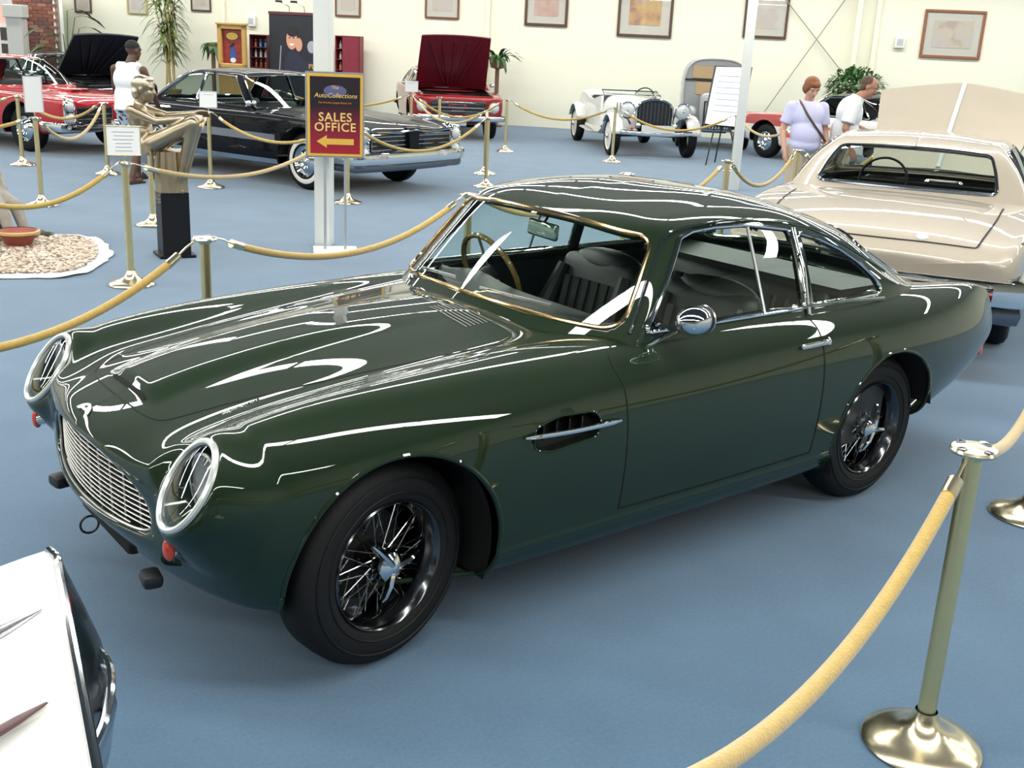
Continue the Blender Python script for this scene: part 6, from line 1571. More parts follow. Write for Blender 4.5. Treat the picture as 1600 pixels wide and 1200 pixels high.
brown = ('brown', (.17, .07, .035, 1)); dark = ('dark', (.09, .045, .03, 1)); gold_f = ('gold', (.52, .38, .16, 1)); red_f = ('red', (.26, .10, .05, 1))
pale = [(.55, .45, .38, 1), (.70, .62, .50, 1), (.66, .60, .58, 1), (.76, .70, .60, 1)]; warm = [(.30, .22, .25, 1), (.62, .36, .20, 1), (.72, .50, .22, 1), (.55, .40, .40, 1)]; rose = [(.50, .30, .28, 1), (.66, .44, .36, 1), (.70, .55, .48, 1), (.60, .42, .36, 1)]
picture(115, -22, 143, 18, 'small dark framed print above the black car with propped hood', dark, pale, 11, .035)
picture(197, -24, 231, 20, 'gold framed print beside the tall bamboo palm', gold_f, pale, 12, .035)
picture(297, -24, 330, 16, 'dark framed print right of the tall bamboo palm', dark, pale, 13, .035)
picture(523, -26, 564, 24, 'brown framed print right of the white column and portrait poster', brown, pale, 14, .04)
picture(664, -26, 718, 27, 'brown framed print above the red car with raised hood', brown, pale, 15, .04)
picture(821, -34, 888, 38, 'dark framed print with a rose coloured scene right of the wall seam', dark, rose, 16, .06)
picture(967, -28, 1051, 55, 'dark framed print with a warm orange scene above the white roadster', dark, warm, 17, .06)
picture(1165, -18, 1231, 57, 'dark framed pale print beside the crossed cables', dark, pale, 18, .055)
picture(1444, 19, 1533, 89, 'reddish brown framed pale print above the champagne hood', red_f, pale, 19, .06)
for px, py, lb in ((393, 33, 'small white wall box above the bottle cabinet'), (1406, 66, 'small white wall speaker between the pipe and the framed print')):
    c = on_wall(px, py, .05); t = empty('wall_box', tuple(c), TH, lb, 'speaker'); MB().rbox((0, 0, 0), (.22, .09, .25), .015, 2).build('casing', WHITEP, t); MB().box((0, -.048, 0), (.13, .006, .14)).build('speaker_grille', mat('grille_grey', (.45, .47, .48, 1), rough=.6), t, smooth=False)
# ---------------------------------------------------------------- sales office sign
def sales_sign():
    p = ground(524, 392); d = CAM_P[:2] - p[:2]; az = math.atan2(d[1], d[0]) + PI / 2 + .03
    t = empty('sales_sign', (p[0], p[1], 0), az, 'gold bordered sales office sign with a left arrow on a stand', 'sign')
    dp = depth_of((p[0], p[1], 1.0)); sc = FPX / dp; H0 = (392 - 247) / sc / .97; H1 = (392 - 126) / sc / .965; w = 87 / sc; h = H1 - H0; zc = (H0 + H1) / 2; R = RX(.0)
    m = bpy.data.materials.new('sign_gradient'); m.use_nodes = True; N = m.node_tree.nodes; L = m.node_tree.links; b = N['Principled BSDF']; b.inputs['Roughness'].default_value = .35
    tc = N.new('ShaderNodeTexCoord'); sx = N.new('ShaderNodeSeparateXYZ'); L.new(tc.outputs['Object'], sx.inputs[0]); mr = N.new('ShaderNodeMapRange'); mr.inputs[1].default_value = H0; mr.inputs[2].default_value = H1; L.new(sx.outputs['Z'], mr.inputs[0])
    rr = N.new('ShaderNodeValToRGB'); e = rr.color_ramp.elements; e[0].position = .05; e[0].color = (.36, .012, .03, 1); e[1].position = .62; e[1].color = (.012, .008, .012, 1); x = e.new(.30); x.color = (.22, .012, .03, 1); L.new(mr.outputs[0], rr.inputs[0]); L.new(rr.outputs[0], b.inputs['Base Color'])
    gy = mat('sign_gold', (.72, .42, .06, 1), rough=.5, var=.05); gl = mat('sign_gold_light', (.80, .55, .18, 1), rough=.5)
    MB().rbox((0, 0, zc), (w + .02, .03, h + .02), .006, 1).build('sign_frame', mat('sign_rim', (.45, .47, .48, 1), rough=.3, metal=.7), t)
    MB().box((0, -.017, zc), (w - .012, .006, h - .012)).build('gold_border', gy, t, smooth=False); MB().box((0, -.021, zc), (w - .06, .006, h - .06)).build('sign_panel', m, t, smooth=False)
    def tx(s, size, z, mm, nm, dx=0.0, **k): return text_mesh(s, size, nm, mm, t, Matrix.Translation((dx, -.0262, z)) @ Matrix.Rotation(PI / 2, 4, 'X'), .001, **k)
    tx('SALES', .105, H0 + h * .475, gl, 'lettering', space=1.1, bold=.0015); tx('OFFICE', .105, H0 + h * .355, gl, 'lettering', space=1.1, bold=.0015)
    tx('The', .04, H0 + h * .83, gl, 'logo_text'); tx('Auto', .056, H0 + h * .735, gl, 'logo_text', shear=.2, dx=-w * .25); tx('Collections', .056, H0 + h * .735, gl, 'logo_text', shear=.2, dx=w * .125); tx("The World's Largest Classic Car", .022, H0 + h * .65, mat('sign_orange', (.75, .25, .03, 1)), 'logo_text')
    MB().ell((.0, -.0240, H0 + h * .79), (.10, .0015, .05), 24, 10).build('logo_cloud', mat('logo_blue', (.10, .10, .22, 1), rough=.5), t)
    za = H0 + h * .185; aw = w * .33; ar = [(-aw, 0), (-aw * .45, .055), (-aw * .45, .026), (aw, .026), (aw, -.026), (-aw * .45, -.026), (-aw * .45, -.055)]
    MB().prism(ar, .003, Matrix.Translation((0, -.0245, za)) @ Matrix.Rotation(PI / 2, 4, 'X')).build('arrow', gy, t, smooth=False)
    sm = mat('stand_grey', (.5, .51, .52, 1), rough=.35, metal=.6)
    for x in (-.09, .09): MB().tube([(x, .012, .012), (x, .012, H0)], .012, 8).build('stand_pole', sm, t)
    MB().rbox((0, 0, .008), (.40, .34, .016), .006, 1).build('stand_base', mat('base_white', (.7, .72, .74, 1), rough=.25), t)
sales_sign()
# ---------------------------------------------------------------- easel board
def easel():
    tl, tr, br, bl = (1118, 104), (1174, 106), (1157, 200), (1100, 194); g0 = ground(1083, 262)
    dpt = depth_of(g0) + .5; Q = [at_depth(x, y, dpt + k) for (x, y), k in ((tl, .35), (tr, .35), (br, 0), (bl, 0))]
    t = empty('display_board', (float(Q[3][0]), float(Q[3][1]), 0), 0, 'white display board with black edge on an easel before the grey saloon', 'easel'); o = np.array((Q[3][0], Q[3][1], 0)); Q = [q - o for q in Q]
    n = np.cross(Q[1] - Q[0], Q[3] - Q[0]); n /= np.linalg.norm(n); n = n if n @ (CAM_P - o) > 0 else -n
    obj_from('board', [q + n * .01 for q in Q] + [q - n * .02 for q in Q], [(0, 1, 2, 3), (7, 6, 5, 4), (0, 4, 5, 1), (1, 5, 6, 2), (2, 6, 7, 3), (3, 7, 4, 0)], mat('board_white', (.80, .82, .86, 1), rough=.5), t, smooth=False)
    MB().tube(Q, .022, 6, closed=True).build('board_edge', BLACK, t)
    for a, b in ((Q[3] * .7 + Q[2] * .3, Q[3] * .9 + Q[2] * .1), (Q[2] * .7 + Q[3] * .3, Q[2] * 1.0)):
        f = np.array((b[0], b[1], 0.0)) + n * [.25, .25, 0]; MB().tube([a, f], .014, 6).build('easel_leg', BLACK, t)
    c_ = (Q[2] + Q[3]) / 2; MB().tube([c_ * .6 + (Q[0] + Q[1]) / 2 * .4, np.array((c_[0], c_[1], 0)) - n * [.5, .5, 0]], .014, 6).build('easel_leg', BLACK, t)
    lm = mat('board_text', (.55, .60, .72, 1), rough=.7)
    for i in range(7):
        s = .16 + i * .10; a = Q[0] + (Q[3] - Q[0]) * s; b = Q[1] + (Q[2] - Q[1]) * s; MB().tube([a + (b - a) * .15 + n * .012, a + (b - a) * .85 + n * .012], .008, 4).build('text_line', lm, t)
easel()
# ---------------------------------------------------------------- displays against the wall behind the black hardtop
def cabinet(x0, y0, x1, y1, out, label, m, depth=.3, name='bottle_cabinet', shelves=3, open_x=None):
    """a shelf unit standing on the floor, its front seen between the given pixels"""
    c = on_wall((x0 + x1) / 2, y1, out); w = (x1 - x0) * depth_of(c) / FPX / abs(float(CR @ E1)); zt = on_wall((x0 + x1) / 2, y0, out)[2]
    t = empty(name, (c[0], c[1], 0), TH, label, 'cabinet'); ox = w * (1 if open_x is None else open_x); x_l = -w / 2
    MB().box((0, depth - .01, zt / 2), (w, .02, zt)).build('back_panel', m, t, smooth=False)
    for x in (-w / 2 + .01, w / 2 - .01): MB().box((x, depth / 2, zt / 2), (.02, depth, zt)).build('side_panel', m, t, smooth=False)
    if open_x is not None: MB().box((x_l + ox + (w - ox) / 2, .01, zt / 2), (w - ox, .02, zt)).build('door', m, t, smooth=False)
    MB().box((0, depth / 2, zt - .012), (w, depth, .024)).build('top_panel', m, t, smooth=False); zs = []
    for i in range(shelves + 1):
        z = zt - .06 - (i + 1) * (zt * .52) / (shelves + 1); zs.append(z); MB().box((x_l + ox / 2, depth / 2, z), (ox - .03, depth - .03, .015)).build('shelf', m, t, smooth=False)
    MB().box((x_l + ox / 2, .012, zs[-1] / 2), (ox - .03, .02, zs[-1])).build('door', m, t, smooth=False)
    return c, w, zs, ox, x_l
def loc_at(c, x, y, z): return np.array((c[0], c[1], 0)) + E1 * x + E2 * y + np.array((0, 0, z))
_bot = {}
def bottle(p, col, label, group):
    if col not in _bot:
        bm_ = mat('bottle_%s' % col, {'blue': (.05, .25, .5, 1), 'amber': (.35, .12, .03, 1), 'clear': (.55, .58, .56, 1), 'gold': (.6, .4, .1, 1)}[col], rough=.15, coat=1)
        o = empty('bottle', tuple(p), 0, label, 'bottle', group); o.scale = (.66, .66, .66)
        MB().lathe([(.001, 0), (.05, 0), (.052, .01), (.052, .15), (.04, .18), (.018, .20), (.018, .25), (.001, .25)], 16).build('bottle_glass', bm_, o); MB().lathe([(.021, .245), (.021, .275), (.001, .275)], 12).build('stopper', mat('stopper_gold', (.6, .45, .2, 1), rough=.3, metal=.8), o); _bot[col] = o
    else:
        o = copy_tree(_bot[col]); o.location = tuple(p); tag(o, label, 'bottle', group)
maroon = mat('maroon_wood', (.10, .018, .028, 1), rough=.45, var=.2, scale=10)
c, w_, zs, ox, xl = cabinet(390, 54, 419, 106, .55, 'dark maroon shelf cabinet of bottles left of the portrait poster', maroon)
for i, (z, cl) in enumerate(zip(zs[:3], ('blue', 'clear', 'amber'))):
    for k in range(3): bottle(loc_at(c, -.13 + k * .13, .14, z + .008), cl if (i or k) else 'amber', '%s bottle on the %s shelf of the dark cabinet left of the poster' % (cl if (i or k) else 'amber', ('top', 'middle', 'lower')[i]), 'bottles in the cabinet left of the poster')
c, w_, zs, ox, xl = cabinet(523, 56, 562, 108, .55, 'maroon cabinet with a narrow bottle shelf right of the portrait poster', mat('maroon_red', (.20, .014, .03, 1), rough=.45, var=.25, scale=10), open_x=.30)
for i, (z, cl) in enumerate(zip(zs[:3], ('clear', 'clear', 'gold'))): bottle(loc_at(c, xl + ox / 2, .14, z + .008), cl, '%s bottle on the %s shelf of the maroon cabinet right of the poster' % (cl, ('top', 'middle', 'lower')[i]), 'bottles in the cabinet right of the poster')
def portrait():
    c = on_wall(458, 62, .62); zt = on_wall(458, 19, .62)[2]; w = 76 * depth_of(c) / FPX / abs(float(CR @ E1)); t = empty('portrait_poster', (c[0], c[1], 0), TH, 'large dark poster of a dark haired man leaning on his hand', 'poster'); zb = zt - 92 * depth_of(c) / FPX; h = zt - zb
    MB().box((0, 0, zt / 2 + .0), (w, .05, zt)).build('poster_board', mat('poster_black', (.014, .015, .022, 1), rough=.4, var=.3, scale=2), t, smooth=False)
    MB().box((0, -.03, zt - .03), (w + .02, .03, .06)).build('poster_top_rail', mat('maroon_wood'), t, smooth=False)
    def flat(poly, m, d, nm): MB().prism([(x * w, zb + z * h) for x, z in poly], .003, Matrix.Translation((0, -.026 - d, 0)) @ Matrix.Rotation(PI / 2, 4, 'X')).build(nm, m, t, smooth=False)
    el = lambda cx, cz, rx, rz, n=20: [(cx + rx * math.cos(a), cz + rz * math.sin(a)) for a in np.linspace(0, 2 * PI, n, endpoint=False)]
    skin = mat('print_skin', (.62, .30, .19, 1), rough=.4); flat([(-.18, .0), (-.16, .25), (-.05, .38), (.10, .34), (.25, .22), (.46, .20), (.47, 0)], mat('print_suit', (.02, .022, .045, 1), rough=.4), .001, 'printed_suit')
    flat(el(-.02, .56, .115, .165), skin, .003, 'printed_face'); flat(el(.0, .69, .125, .09), mat('print_hair', (.012, .010, .010, 1), rough=.4), .005, 'printed_hair'); flat(el(.13, .48, .075, .11), skin, .005, 'printed_hand')
    for x in (-.065, .02): flat(el(x, .585, .018, .012, 8), mat('print_hair'), .005, 'printed_eye')
    flat([(-.07, .475), (-.02, .455), (.03, .475), (.02, .495), (-.06, .495)], mat('print_smile', (.8, .75, .7, 1), rough=.4), .005, 'printed_smile')
    flat(el(.40, .45, .09, .10), mat('print_silver', (.35, .37, .42, 1), rough=.4), .003, 'printed_lamp'); flat([(-.30, .02), (-.28, .02), (-.24, .45), (-.26, .45)], mat('print_silver'), .003, 'printed_pole')
    text_mesh('PL', .16, 'poster_lettering', mat('sign_gold'), t, Matrix.Translation((w * .40, -.034, zb + h * .13)) @ Matrix.Rotation(PI / 2, 4, 'X'), .001)
    for x in (-.22, .10):
        o = MB().tube([(x * w + .18, .0, zt), (x * w + .18, -.02, zt + .12), (x * w, -.10, zt + .22)], .012, 6).build('lamp_arm', CHROME, t); MB().rbox((x * w - .04, -.12, zt + .23), (.16, .07, .05), .015, 2).build('lamp_head', BLACK, o)
portrait()
def show_case():
    c = on_wall(363, 72, 1.25); zt = on_wall(363, 39, 1.25)[2]; zb = on_wall(363, 106, 1.25)[2]; w = 46 * depth_of(c) / FPX / abs(float(CR @ E1)); h = zt - zb
    t = empty('show_cabinet', (c[0], c[1], 0), TH, 'gold framed glass show cabinet with a red picture panel beside the ivy', 'cabinet'); gw = mat('gold_wood', (.50, .30, .08, 1), rough=.4, var=.15, scale=12)
    for (cx, cz, sx, sz) in ((0, zt - .05, w, .10), (0, zb + .05, w, .10), (-w / 2 + .05, zb + h / 2, .10, h), (w / 2 - .05, zb + h / 2, .10, h)): MB().rbox((cx, 0, cz), (sx, .12, sz), .015, 1).build('frame_side', gw, t)
    MB().rbox((0, .20, zb / 2), (w, .5, zb), .02, 1).build('base_cabinet', mat('base_wood', (.42, .24, .07, 1), rough=.45, var=.2, scale=6), t); MB().rbox((0, 0, zt + .02), (w * 1.08, .16, .05), .01, 1).build('cornice', gw, t)
    MB().box((0, .05, zb + h / 2), (w - .18, .03, h - .18)).build('picture_panel', mat('panel_red', (.28, .03, .02, 1), rough=.4, var=.9, scale=14), t, smooth=False)
    def flat(poly, m, d, nm): MB().prism([(x * w, zb + z * h) for x, z in poly], .004, Matrix.Translation((0, .032 - d, 0)) @ Matrix.Rotation(PI / 2, 4, 'X')).build(nm, m, t, smooth=False)
    el = lambda cx, cz, rx, rz, n=18: [(cx + rx * math.cos(a), cz + rz * math.sin(a)) for a in np.linspace(0, 2 * PI, n, endpoint=False)]
    flat(el(-.02, .74, .21, .085), mat('panel_gold', (.75, .5, .1, 1), rough=.3), .002, 'gold_shape'); flat([(-.13, .22), (.13, .22), (.05, .52), (-.05, .52)], mat('panel_blue', (.03, .10, .32, 1), rough=.4), .002, 'blue_shape'); flat(el(0, .18, .10, .06), mat('panel_white', (.75, .75, .72, 1), rough=.4), .004, 'white_disc')
    MB().tube([(-.08 * w, -.01, zb + .62 * h), (.04 * w, -.01, zb + .58 * h), (-.06 * w, -.01, zb + .50 * h)], .02, 6).build('dark_shape', BLACK, t)
show_case()
# ---------------------------------------------------------------- plants
LEAF = mat('leaf_green', (.035, .12, .025, 1), rough=.5, var=.5, scale=12); LEAFD = mat('leaf_dark', (.018, .06, .016, 1), rough=.5, var=.5, scale=12); CANE = mat('bamboo_cane', (.48, .36, .14, 1), rough=.5, var=.2, scale=15); POT = mat('pot_terracotta', (.30, .10, .05, 1), rough=.7)
def leafmesh(mb, p, d, L, wd, droop, up=(0, 0, 1)):
    p = np.array(p, float); d = np.array(d, float); d /= np.linalg.norm(d); s = np.cross(d, up); s = s / max(np.linalg.norm(s), 1e-6); V = []; n = 4
    for i in range(n + 1):
        t = i / n; q = p + d * L * t + np.array((0, 0, -droop * L * t * t)); ww = wd * math.sin(PI * (t * .88 + .08)); V += [q + s * ww / 2, q - s * ww / 2]
    mb.add(V, [(2 * i, 2 * i + 1, 2 * i + 3, 2 * i + 2) for i in range(n)])
def potted(c, name, label, r=.16, h=.30, m=POT):
    t = empty(name, (c[0], c[1], 0), 0, label, 'plant'); MB().lathe([(.001, 0), (r * .75, 0), (r, h), (r * 1.08, h), (r * 1.08, h + .03), (r * .95, h + .03), (r * .9, h - .02), (.001, h - .02)], 24).build('pot', m, t, angle=40); return t
def bamboo():
    c = on_wall(270, 158, .9); t = potted(c, 'bamboo_palm', 'tall bamboo palm with slim canes reaching up the back wall', .22, .40, mat('basket_tan', (.35, .22, .08, 1), rough=.8)); rn = random.Random(3)
    for k in range(9):
        a = rn.uniform(0, 2 * PI); r = rn.uniform(.05, .16); lean = rn.uniform(-.35, .35); H = rn.uniform(2.3, 3.6); top = (r * math.cos(a) + lean, r * math.sin(a) * .6, H)
        MB().tube([(r * math.cos(a), r * math.sin(a), .35), (r * math.cos(a) + lean * .25, r * math.sin(a), H * .55), top], [.022, .018, .010], 6).build('cane', CANE, t)
        lm = MB()
        for j in range(46):
            q = rn.uniform(.42, 1.0); b = rn.uniform(0, 2 * PI); base = np.array((r * math.cos(a) + lean * q * q, r * math.sin(a) * (1 - .4 * q), H * q)); leafmesh(lm, base, (math.cos(b), math.sin(b) * .5, rn.uniform(-.2, .8)), rn.uniform(.30, .60), .045, rn.uniform(.3, .9))
        o = lm.build('fronds', mat('bamboo_leaf', (.10, .15, .035, 1), rough=.5, var=.5, scale=9), t, smooth=False); o['kind'] = 'stuff'
bamboo()
def broadleaf():
    c = on_wall(108, 128, 1.6); t = potted(c, 'broadleaf_plant', 'broad leaved plant in front of the brick front', .22, .45); rn = random.Random(5)
    for k, (dx, z, L) in enumerate(((-.5, 1.7, .75), (-.35, 1.35, .7), (.12, 2.15, .7), (.40, 2.0, .8), (.55, 1.75, .7), (-.10, 1.6, .6), (.25, 1.5, .6), (-.55, 1.25, .6))):
        o = MB().tube([(0, 0, .4), (dx * .3, 0, z * .7), (dx * .6, 0, z)], [.018, .015, .010], 6).build('stem', LEAF, t); lm = MB(); leafmesh(lm, (dx * .6, 0, z), (np.sign(dx), rn.uniform(-.4, .1), .45), L, .30, .7); lm.build('leaf', LEAF if k % 2 else LEAFD, o)
broadleaf()
def fern(px, py, ztop, label, n=34, spread=.55, out=1.0, stand=True, m=LEAF, rn=random.Random(8), L=(.5, .8), wd=.10, droop=.9):
    c = on_wall(px, py, out); t = empty('potted_fern', (c[0], c[1], 0), 0, label, 'plant')
    if stand: MB().lathe([(.001, 0), (.16, 0), (.17, .03), (.05, .08), (.05, ztop - .45), (.16, ztop - .42), (.20, ztop - .22), (.001, ztop - .22)], 20).build('plant_stand', mat('stand_wood', (.16, .09, .05, 1), rough=.5), t)
    for k in range(n):
        b = 2 * PI * k / n + rn.uniform(-.2, .2); lm = MB(); leafmesh(lm, (.05 * math.cos(b), .05 * math.sin(b), ztop - .22), (math.cos(b), math.sin(b), rn.uniform(.3, 1.6)), rn.uniform(*L), wd, rn.uniform(droop * .5, droop * 1.3)); lm.build('frond', m if k % 3 else LEAFD, t)
fern(776, 135, 1.75, 'green fern with drooping fronds behind the red car with raised hood', out=.7)
fern(334, 108, 1.75, 'trailing green ivy beside the gold framed cabinet', n=26, out=.62, L=(.22, .36), wd=.12, droop=1.6, rn=random.Random(4))
def bush():
    c = on_wall(1332, 165, 1.0); t = potted(c, 'bushy_plant', 'dense dark green bush with rounded leaves below the crossed cables', .28, .55); rn = random.Random(6); lm = MB(); MB().tube([(0, 0, .5), (0, 0, 1.3)], [.05, .03], 8).build('stem', CANE, t)
    for k in range(900):
        a = rn.uniform(0, 2 * PI); b = rn.uniform(-.4, 1); r = rn.uniform(.55, 1); q = np.array((.70 * r * math.cos(a) * math.sqrt(max(0, 1 - b * b)), .55 * r * math.sin(a) * math.sqrt(max(0, 1 - b * b)), 1.30 + .42 * r * b)); d = q - np.array((0, 0, 1.2)); leafmesh(lm, q, d / np.linalg.norm(d) + np.array((rn.uniform(-.6, .6), rn.uniform(-.6, .6), rn.uniform(-.2, .6))), rn.uniform(.10, .18), .075, .5)
    o = lm.build('foliage', mat('bush_leaf', (.045, .13, .03, 1), rough=.45, var=.8, scale=8), t, smooth=False); o['kind'] = 'stuff'
    for k in range(26):
        b = 2 * PI * k / 26; l2 = MB(); leafmesh(l2, (.3 * math.cos(b), .3 * math.sin(b), 1.5), (math.cos(b), math.sin(b), .9), .5, .06, 1.1); l2.build('frond', LEAF, t)
bush()
# ---------------------------------------------------------------- brick front on the far side
def brick_front():
    P0 = on_wall(92, 60, 1.35); O = np.array((P0[0], P0[1], 0)); Wd, Ht = 5.2, 3.4
    mort = mat('mortar', (.30, .24, .20, 1), rough=.95)
    wall = tag(MB().box((-Wd / 2, .08, Ht / 2), (Wd, .12, Ht)).build('wall_brick', mort, None, smooth=False, loc=tuple(O), rot=(0, 0, TH)), kind='structure')
    bm_ = [mat('brick_red', (.22, .075, .05, 1), rough=.9, var=.3, scale=6), mat('brick_brown', (.14, .06, .05, 1), rough=.9, var=.3, scale=6), mat('brick_tan', (.30, .14, .09, 1), rough=.9, var=.3, scale=6)]
    rn = random.Random(2); lots = [MB(), MB(), MB()]; near = 0; bw, bh = .26, .085
    rows = int(Ht / bh)
    for i in range(rows):
        for j in range(int(Wd / bw) + 1):
            x = -bw * (j + .5) - (bw / 2 if i % 2 else 0); z = bh * (i + .5)
            if x < -Wd + .1 or x > -.12: continue
            if x < -1.05 and math.hypot((x + 2.2) / 1.15, (z - 1.5) / 1.35) < 1 : continue
            k = rn.choice((0, 0, 1, 1, 2)); lots[k].box((x, .02 + rn.uniform(-.006, .006), z), (bw - .018, .05, bh - .016))
    for k in range(3):
        o = lots[k].build('brick', bm_[k], wall, smooth=False); o['kind'] = 'stuff'
    # stone arch, pier, lit window
    st_ = mat('stone_grey', (.50, .50, .46, 1), rough=.8, var=.1); t = empty('shop_front', tuple(O), TH, 'stone arch with a lit white window set in the brick front', 'facade')
    a_in = 1.0; pts = [(math.cos(a), math.sin(a)) for a in np.linspace(0, PI, 25)]; out_ = [(-2.2 + 1.15 * x, 1.75 + 1.15 * y) for x, y in pts]; inn = [(-2.2 + .90 * x, 1.75 + .90 * y) for x, y in pts[::-1]]
    MB().prism(out_ + inn, .10, Matrix.Translation((0, .02, 0)) @ Matrix.Rotation(PI / 2, 4, 'X')).build('arch_band', mat('arch_stone', (.42, .44, .44, 1), rough=.7), t, smooth=False)
    MB().rbox((-1.02, -.10, 1.0), (.42, .30, 2.0), .01, 1).build('pier', st_, t); MB().rbox((-1.02, -.10, 2.08), (.52, .38, .30), .015, 1).build('pier_cap', st_, t); MB().rbox((-3.4, -.10, 1.0), (.42, .30, 2.0), .01, 1).build('pier', st_, t)
    MB().box((-2.2, .01, 1.55), (1.9, .02, 2.6)).build('tympanum', mat('warm_plaster', (.75, .45, .38, 1), rough=.7), t, smooth=False)
    wf = MB().box((-1.58, -.02, 1.15), (.70, .04, 1.25)).build('window_frame', mat('window_white', (.75, .72, .70, 1), rough=.5), t, smooth=False)
    for i in range(2):
        for j in range(3): MB().box((-1.76 + i * .36, -.045, .78 + j * .38), (.28, .012, .30)).build('pane', mat('pane_dark', (.02, .012, .015, 1), rough=.1, coat=1), wf, smooth=False)
    lo = MB().ell((-1.85, -.22, 2.10), (.16, .12, .16), 18, 12).build('globe_lamp', mat('lamp_glow', (1, .8, .7, 1), emit=(1, .62, .5, 1), estr=7), t); MB().tube([(-1.85, 0, 2.10), (-1.85, -.14, 2.10)], .02, 8).build('lamp_bracket', BLACK, lo)
    for i, ch in enumerate('MUSEUM'):
        a = math.radians(150 - i * 24); x, z = -2.2 + 1.02 * math.cos(a), 1.75 + 1.02 * math.sin(a)
    # table with small things before the front
    c = O - E1 * 2.2 - E2 * 1.4
    tb = empty('side_table', tuple(c), TH, 'dark side table before the lit window', 'table'); MB().rbox((0, 0, .80), (1.2, .5, .04), .01, 1).build('tabletop', BLACK, tb)
    for x in (-.5, .5):
        for y in (-.2, .2): MB().tube([(x, y, 0), (x, y, .78)], .02, 8).build('leg', BLACK, tb)
    for k, x in enumerate((.1, .38)):
        q = c + E1 * x + np.array((0, 0, .82)); tag(MB().lathe([(.001, 0), (.05, 0), (.10, .06), (.11, .14), (.07, .20), (.05, .24), (.001, .24)], 18).build('vase', CHROME if k else mat('vase_dark', (.02, .02, .02, 1), rough=.2), None, loc=tuple(q)), ('dark rounded vase on the side table', 'bright rounded vase on the side table')[k], 'vase')
brick_front()
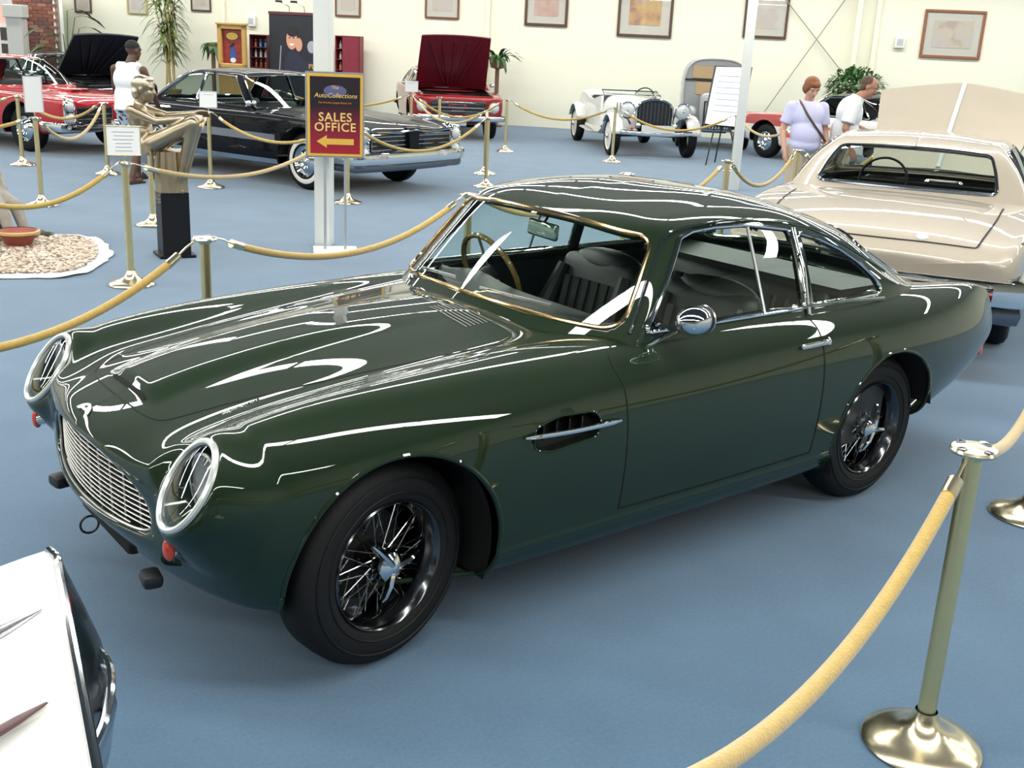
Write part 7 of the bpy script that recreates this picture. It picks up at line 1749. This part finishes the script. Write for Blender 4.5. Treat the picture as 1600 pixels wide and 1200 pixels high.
# ---------------------------------------------------------------- pebble bed with its pot and grey figure
def pebbles():
    rn = random.Random(9); c = ground(-30, 402); R_ = [ground(175, 398), ground(150, 372), ground(60, 366), ground(-60, 362), ground(-240, 385), ground(-240, 440), ground(0, 437), ground(110, 434), ground(155, 420)]
    C = np.mean(R_, 0); P = resample(spline([r for r in R_], 8, closed=True), 70, True); V = [(C[0], C[1], .02)]; n = len(P)
    for k, q in enumerate(P):
        e = 1 + rn.uniform(-.025, .025); V.append((C[0] + (q[0] - C[0]) * .8, C[1] + (q[1] - C[1]) * .8, .02))
    for k, q in enumerate(P):
        e = 1 + rn.uniform(-.03, .02); V.append((C[0] + (q[0] - C[0]) * e, C[1] + (q[1] - C[1]) * e, .006 + abs(rn.gauss(0, .008))))
    F = [(0, 1 + k, 1 + (k + 1) % n) for k in range(n)] + [(1 + k, 1 + n + k, 1 + n + (k + 1) % n, 1 + (k + 1) % n) for k in range(n)]
    V = [(x - C[0], y - C[1], z) for x, y, z in V]
    sh = obj_from('liner_sheet', V, F, mat('liner_white', (.62, .64, .66, 1), rough=.6, var=.1, scale=30, bump=.4, bscale=40), None, angle=80, loc=(C[0], C[1], 0)); tag(sh, 'crinkled white liner sheet under the pebble bed', 'sheet')
    mb = [MB(), MB(), MB()]; base = MB().ell((0, 0, 0), (1, 1, 1), 7, 5); f = poly_sdf([(q[0], q[1]) for q in P]); cnt = 0
    while cnt < 4600:
        k, t = rn.randrange(n), math.sqrt(rn.random()) * .86; q = P[k]; j = rn.random(); q2 = P[(k + 1) % n]; x = C[0] + ((q[0] * (1 - j) + q2[0] * j) - C[0]) * t; y = C[1] + ((q[1] * (1 - j) + q2[1] * j) - C[1]) * t
        s = rn.uniform(.009, .018); M = Matrix.Translation((x - C[0], y - C[1], .022 + s * .45)) @ Matrix.Rotation(rn.uniform(0, 6), 4, 'Z') @ Matrix.Diagonal((s * rn.uniform(1, 1.6), s, s * .6, 1)); mb[rn.choice((0, 0, 1, 1, 2))].add(base.V, base.F, M); cnt += 1
    root = empty('pebble_bed', (C[0], C[1], 0), 0, 'loose cream and tan pebbles heaped around the plant pot', 'pebbles')
    for m_, mm in zip(mb, (mat('pebble_cream', (.62, .55, .46, 1), rough=.8, var=.15), mat('pebble_tan', (.46, .36, .27, 1), rough=.8, var=.2), mat('pebble_brown', (.26, .17, .12, 1), rough=.8, var=.2))): o = m_.build('pebbles', mm, root); o['kind'] = 'stuff'
    root['kind'] = 'stuff'
    p = ground(30, 388); pt = empty('plant_pot', (p[0], p[1], .03), 0, 'red brown clay bowl standing on the pebbles', 'pot')
    MB().lathe([(.001, 0), (.10, 0), (.15, .09), (.175, .10), (.175, .125), (.15, .125), (.13, .10), (.001, .09)], 28).build('bowl', mat('clay_red', (.30, .07, .04, 1), rough=.5), pt, angle=40); MB().lathe([(.165, .10), (.18, .105), (.18, .125), (.165, .13)], 28).build('bowl_rim', mat('rim_gold', (.5, .34, .12, 1), rough=.4), pt)
    rn2 = random.Random(1)
    for k, (px, py) in enumerate(((68, 372), (52, 368), (18, 380))):
        q = ground(px, py); cl = empty('moss_clump', (q[0], q[1], .03), 0, ('brown green moss clump right of the clay bowl', 'dark moss clump behind the clay bowl', 'mossy clump left of the clay bowl')[k], 'moss'); mm = MB()
        for i in range(60): a = rn2.uniform(0, 6.28); leafmesh(mm, (.05 * math.cos(a) * rn2.random(), .05 * math.sin(a) * rn2.random(), 0), (math.cos(a), math.sin(a), .8), rn2.uniform(.05, .11), .02, .5)
        o = mm.build('moss', mat('moss', (.06, .055, .025, 1), rough=.9, var=.5), cl, smooth=False); o['kind'] = 'stuff'
    # lower part of a weathered grey garden figure leaning over the bowl
    p = ground(6, 378); az = math.atan2(CR[1], CR[0]); t = empty('garden_figure', (p[0], p[1], .03), az, 'weathered grey garden figure beside the clay bowl on the pebbles', 'statue'); b = MB(); gm = mat('weathered_grey', (.34, .31, .27, 1), rough=.8, var=.3, scale=14)
    chain(b, [(-.12, .02, .40), (.02, -.03, .26), (.10, -.05, .02)], [.085, .06, .04]); chain(b, [(-.14, .12, .40), (.08, .12, .28), (.16, .10, .02)], [.085, .06, .04]); b.ell((-.18, .06, .44), (.13, .15, .12), 18, 12); b.ell((-.19, .06, .62), (.11, .14, .18), 18, 12); b.ell((-.15, .06, .90), (.085, .08, .10), 16, 12); cap(b, (-.18, .06, .75), (-.16, .06, .84), .05, .05); cap(b, (.10, -.05, .03), (.20, -.06, .03), .035, .03); cap(b, (.16, .10, .03), (.25, .10, .03), .035, .03)
    chain(b, [(-.16, -.08, .72), (-.10, -.16, .52), (-.04, -.08, .42)], [.045, .035, .025]); chain(b, [(-.16, .20, .72), (-.10, .24, .52), (-.02, .16, .42)], [.045, .035, .025])
    fuse('figure', b, gm, t, .012, 4); MB().rbox((-.20, .06, .16), (.30, .36, .32), .08, 3).build('rock_seat', mat('rock_brown', (.10, .06, .045, 1), rough=.9, var=.3), t)
pebbles()
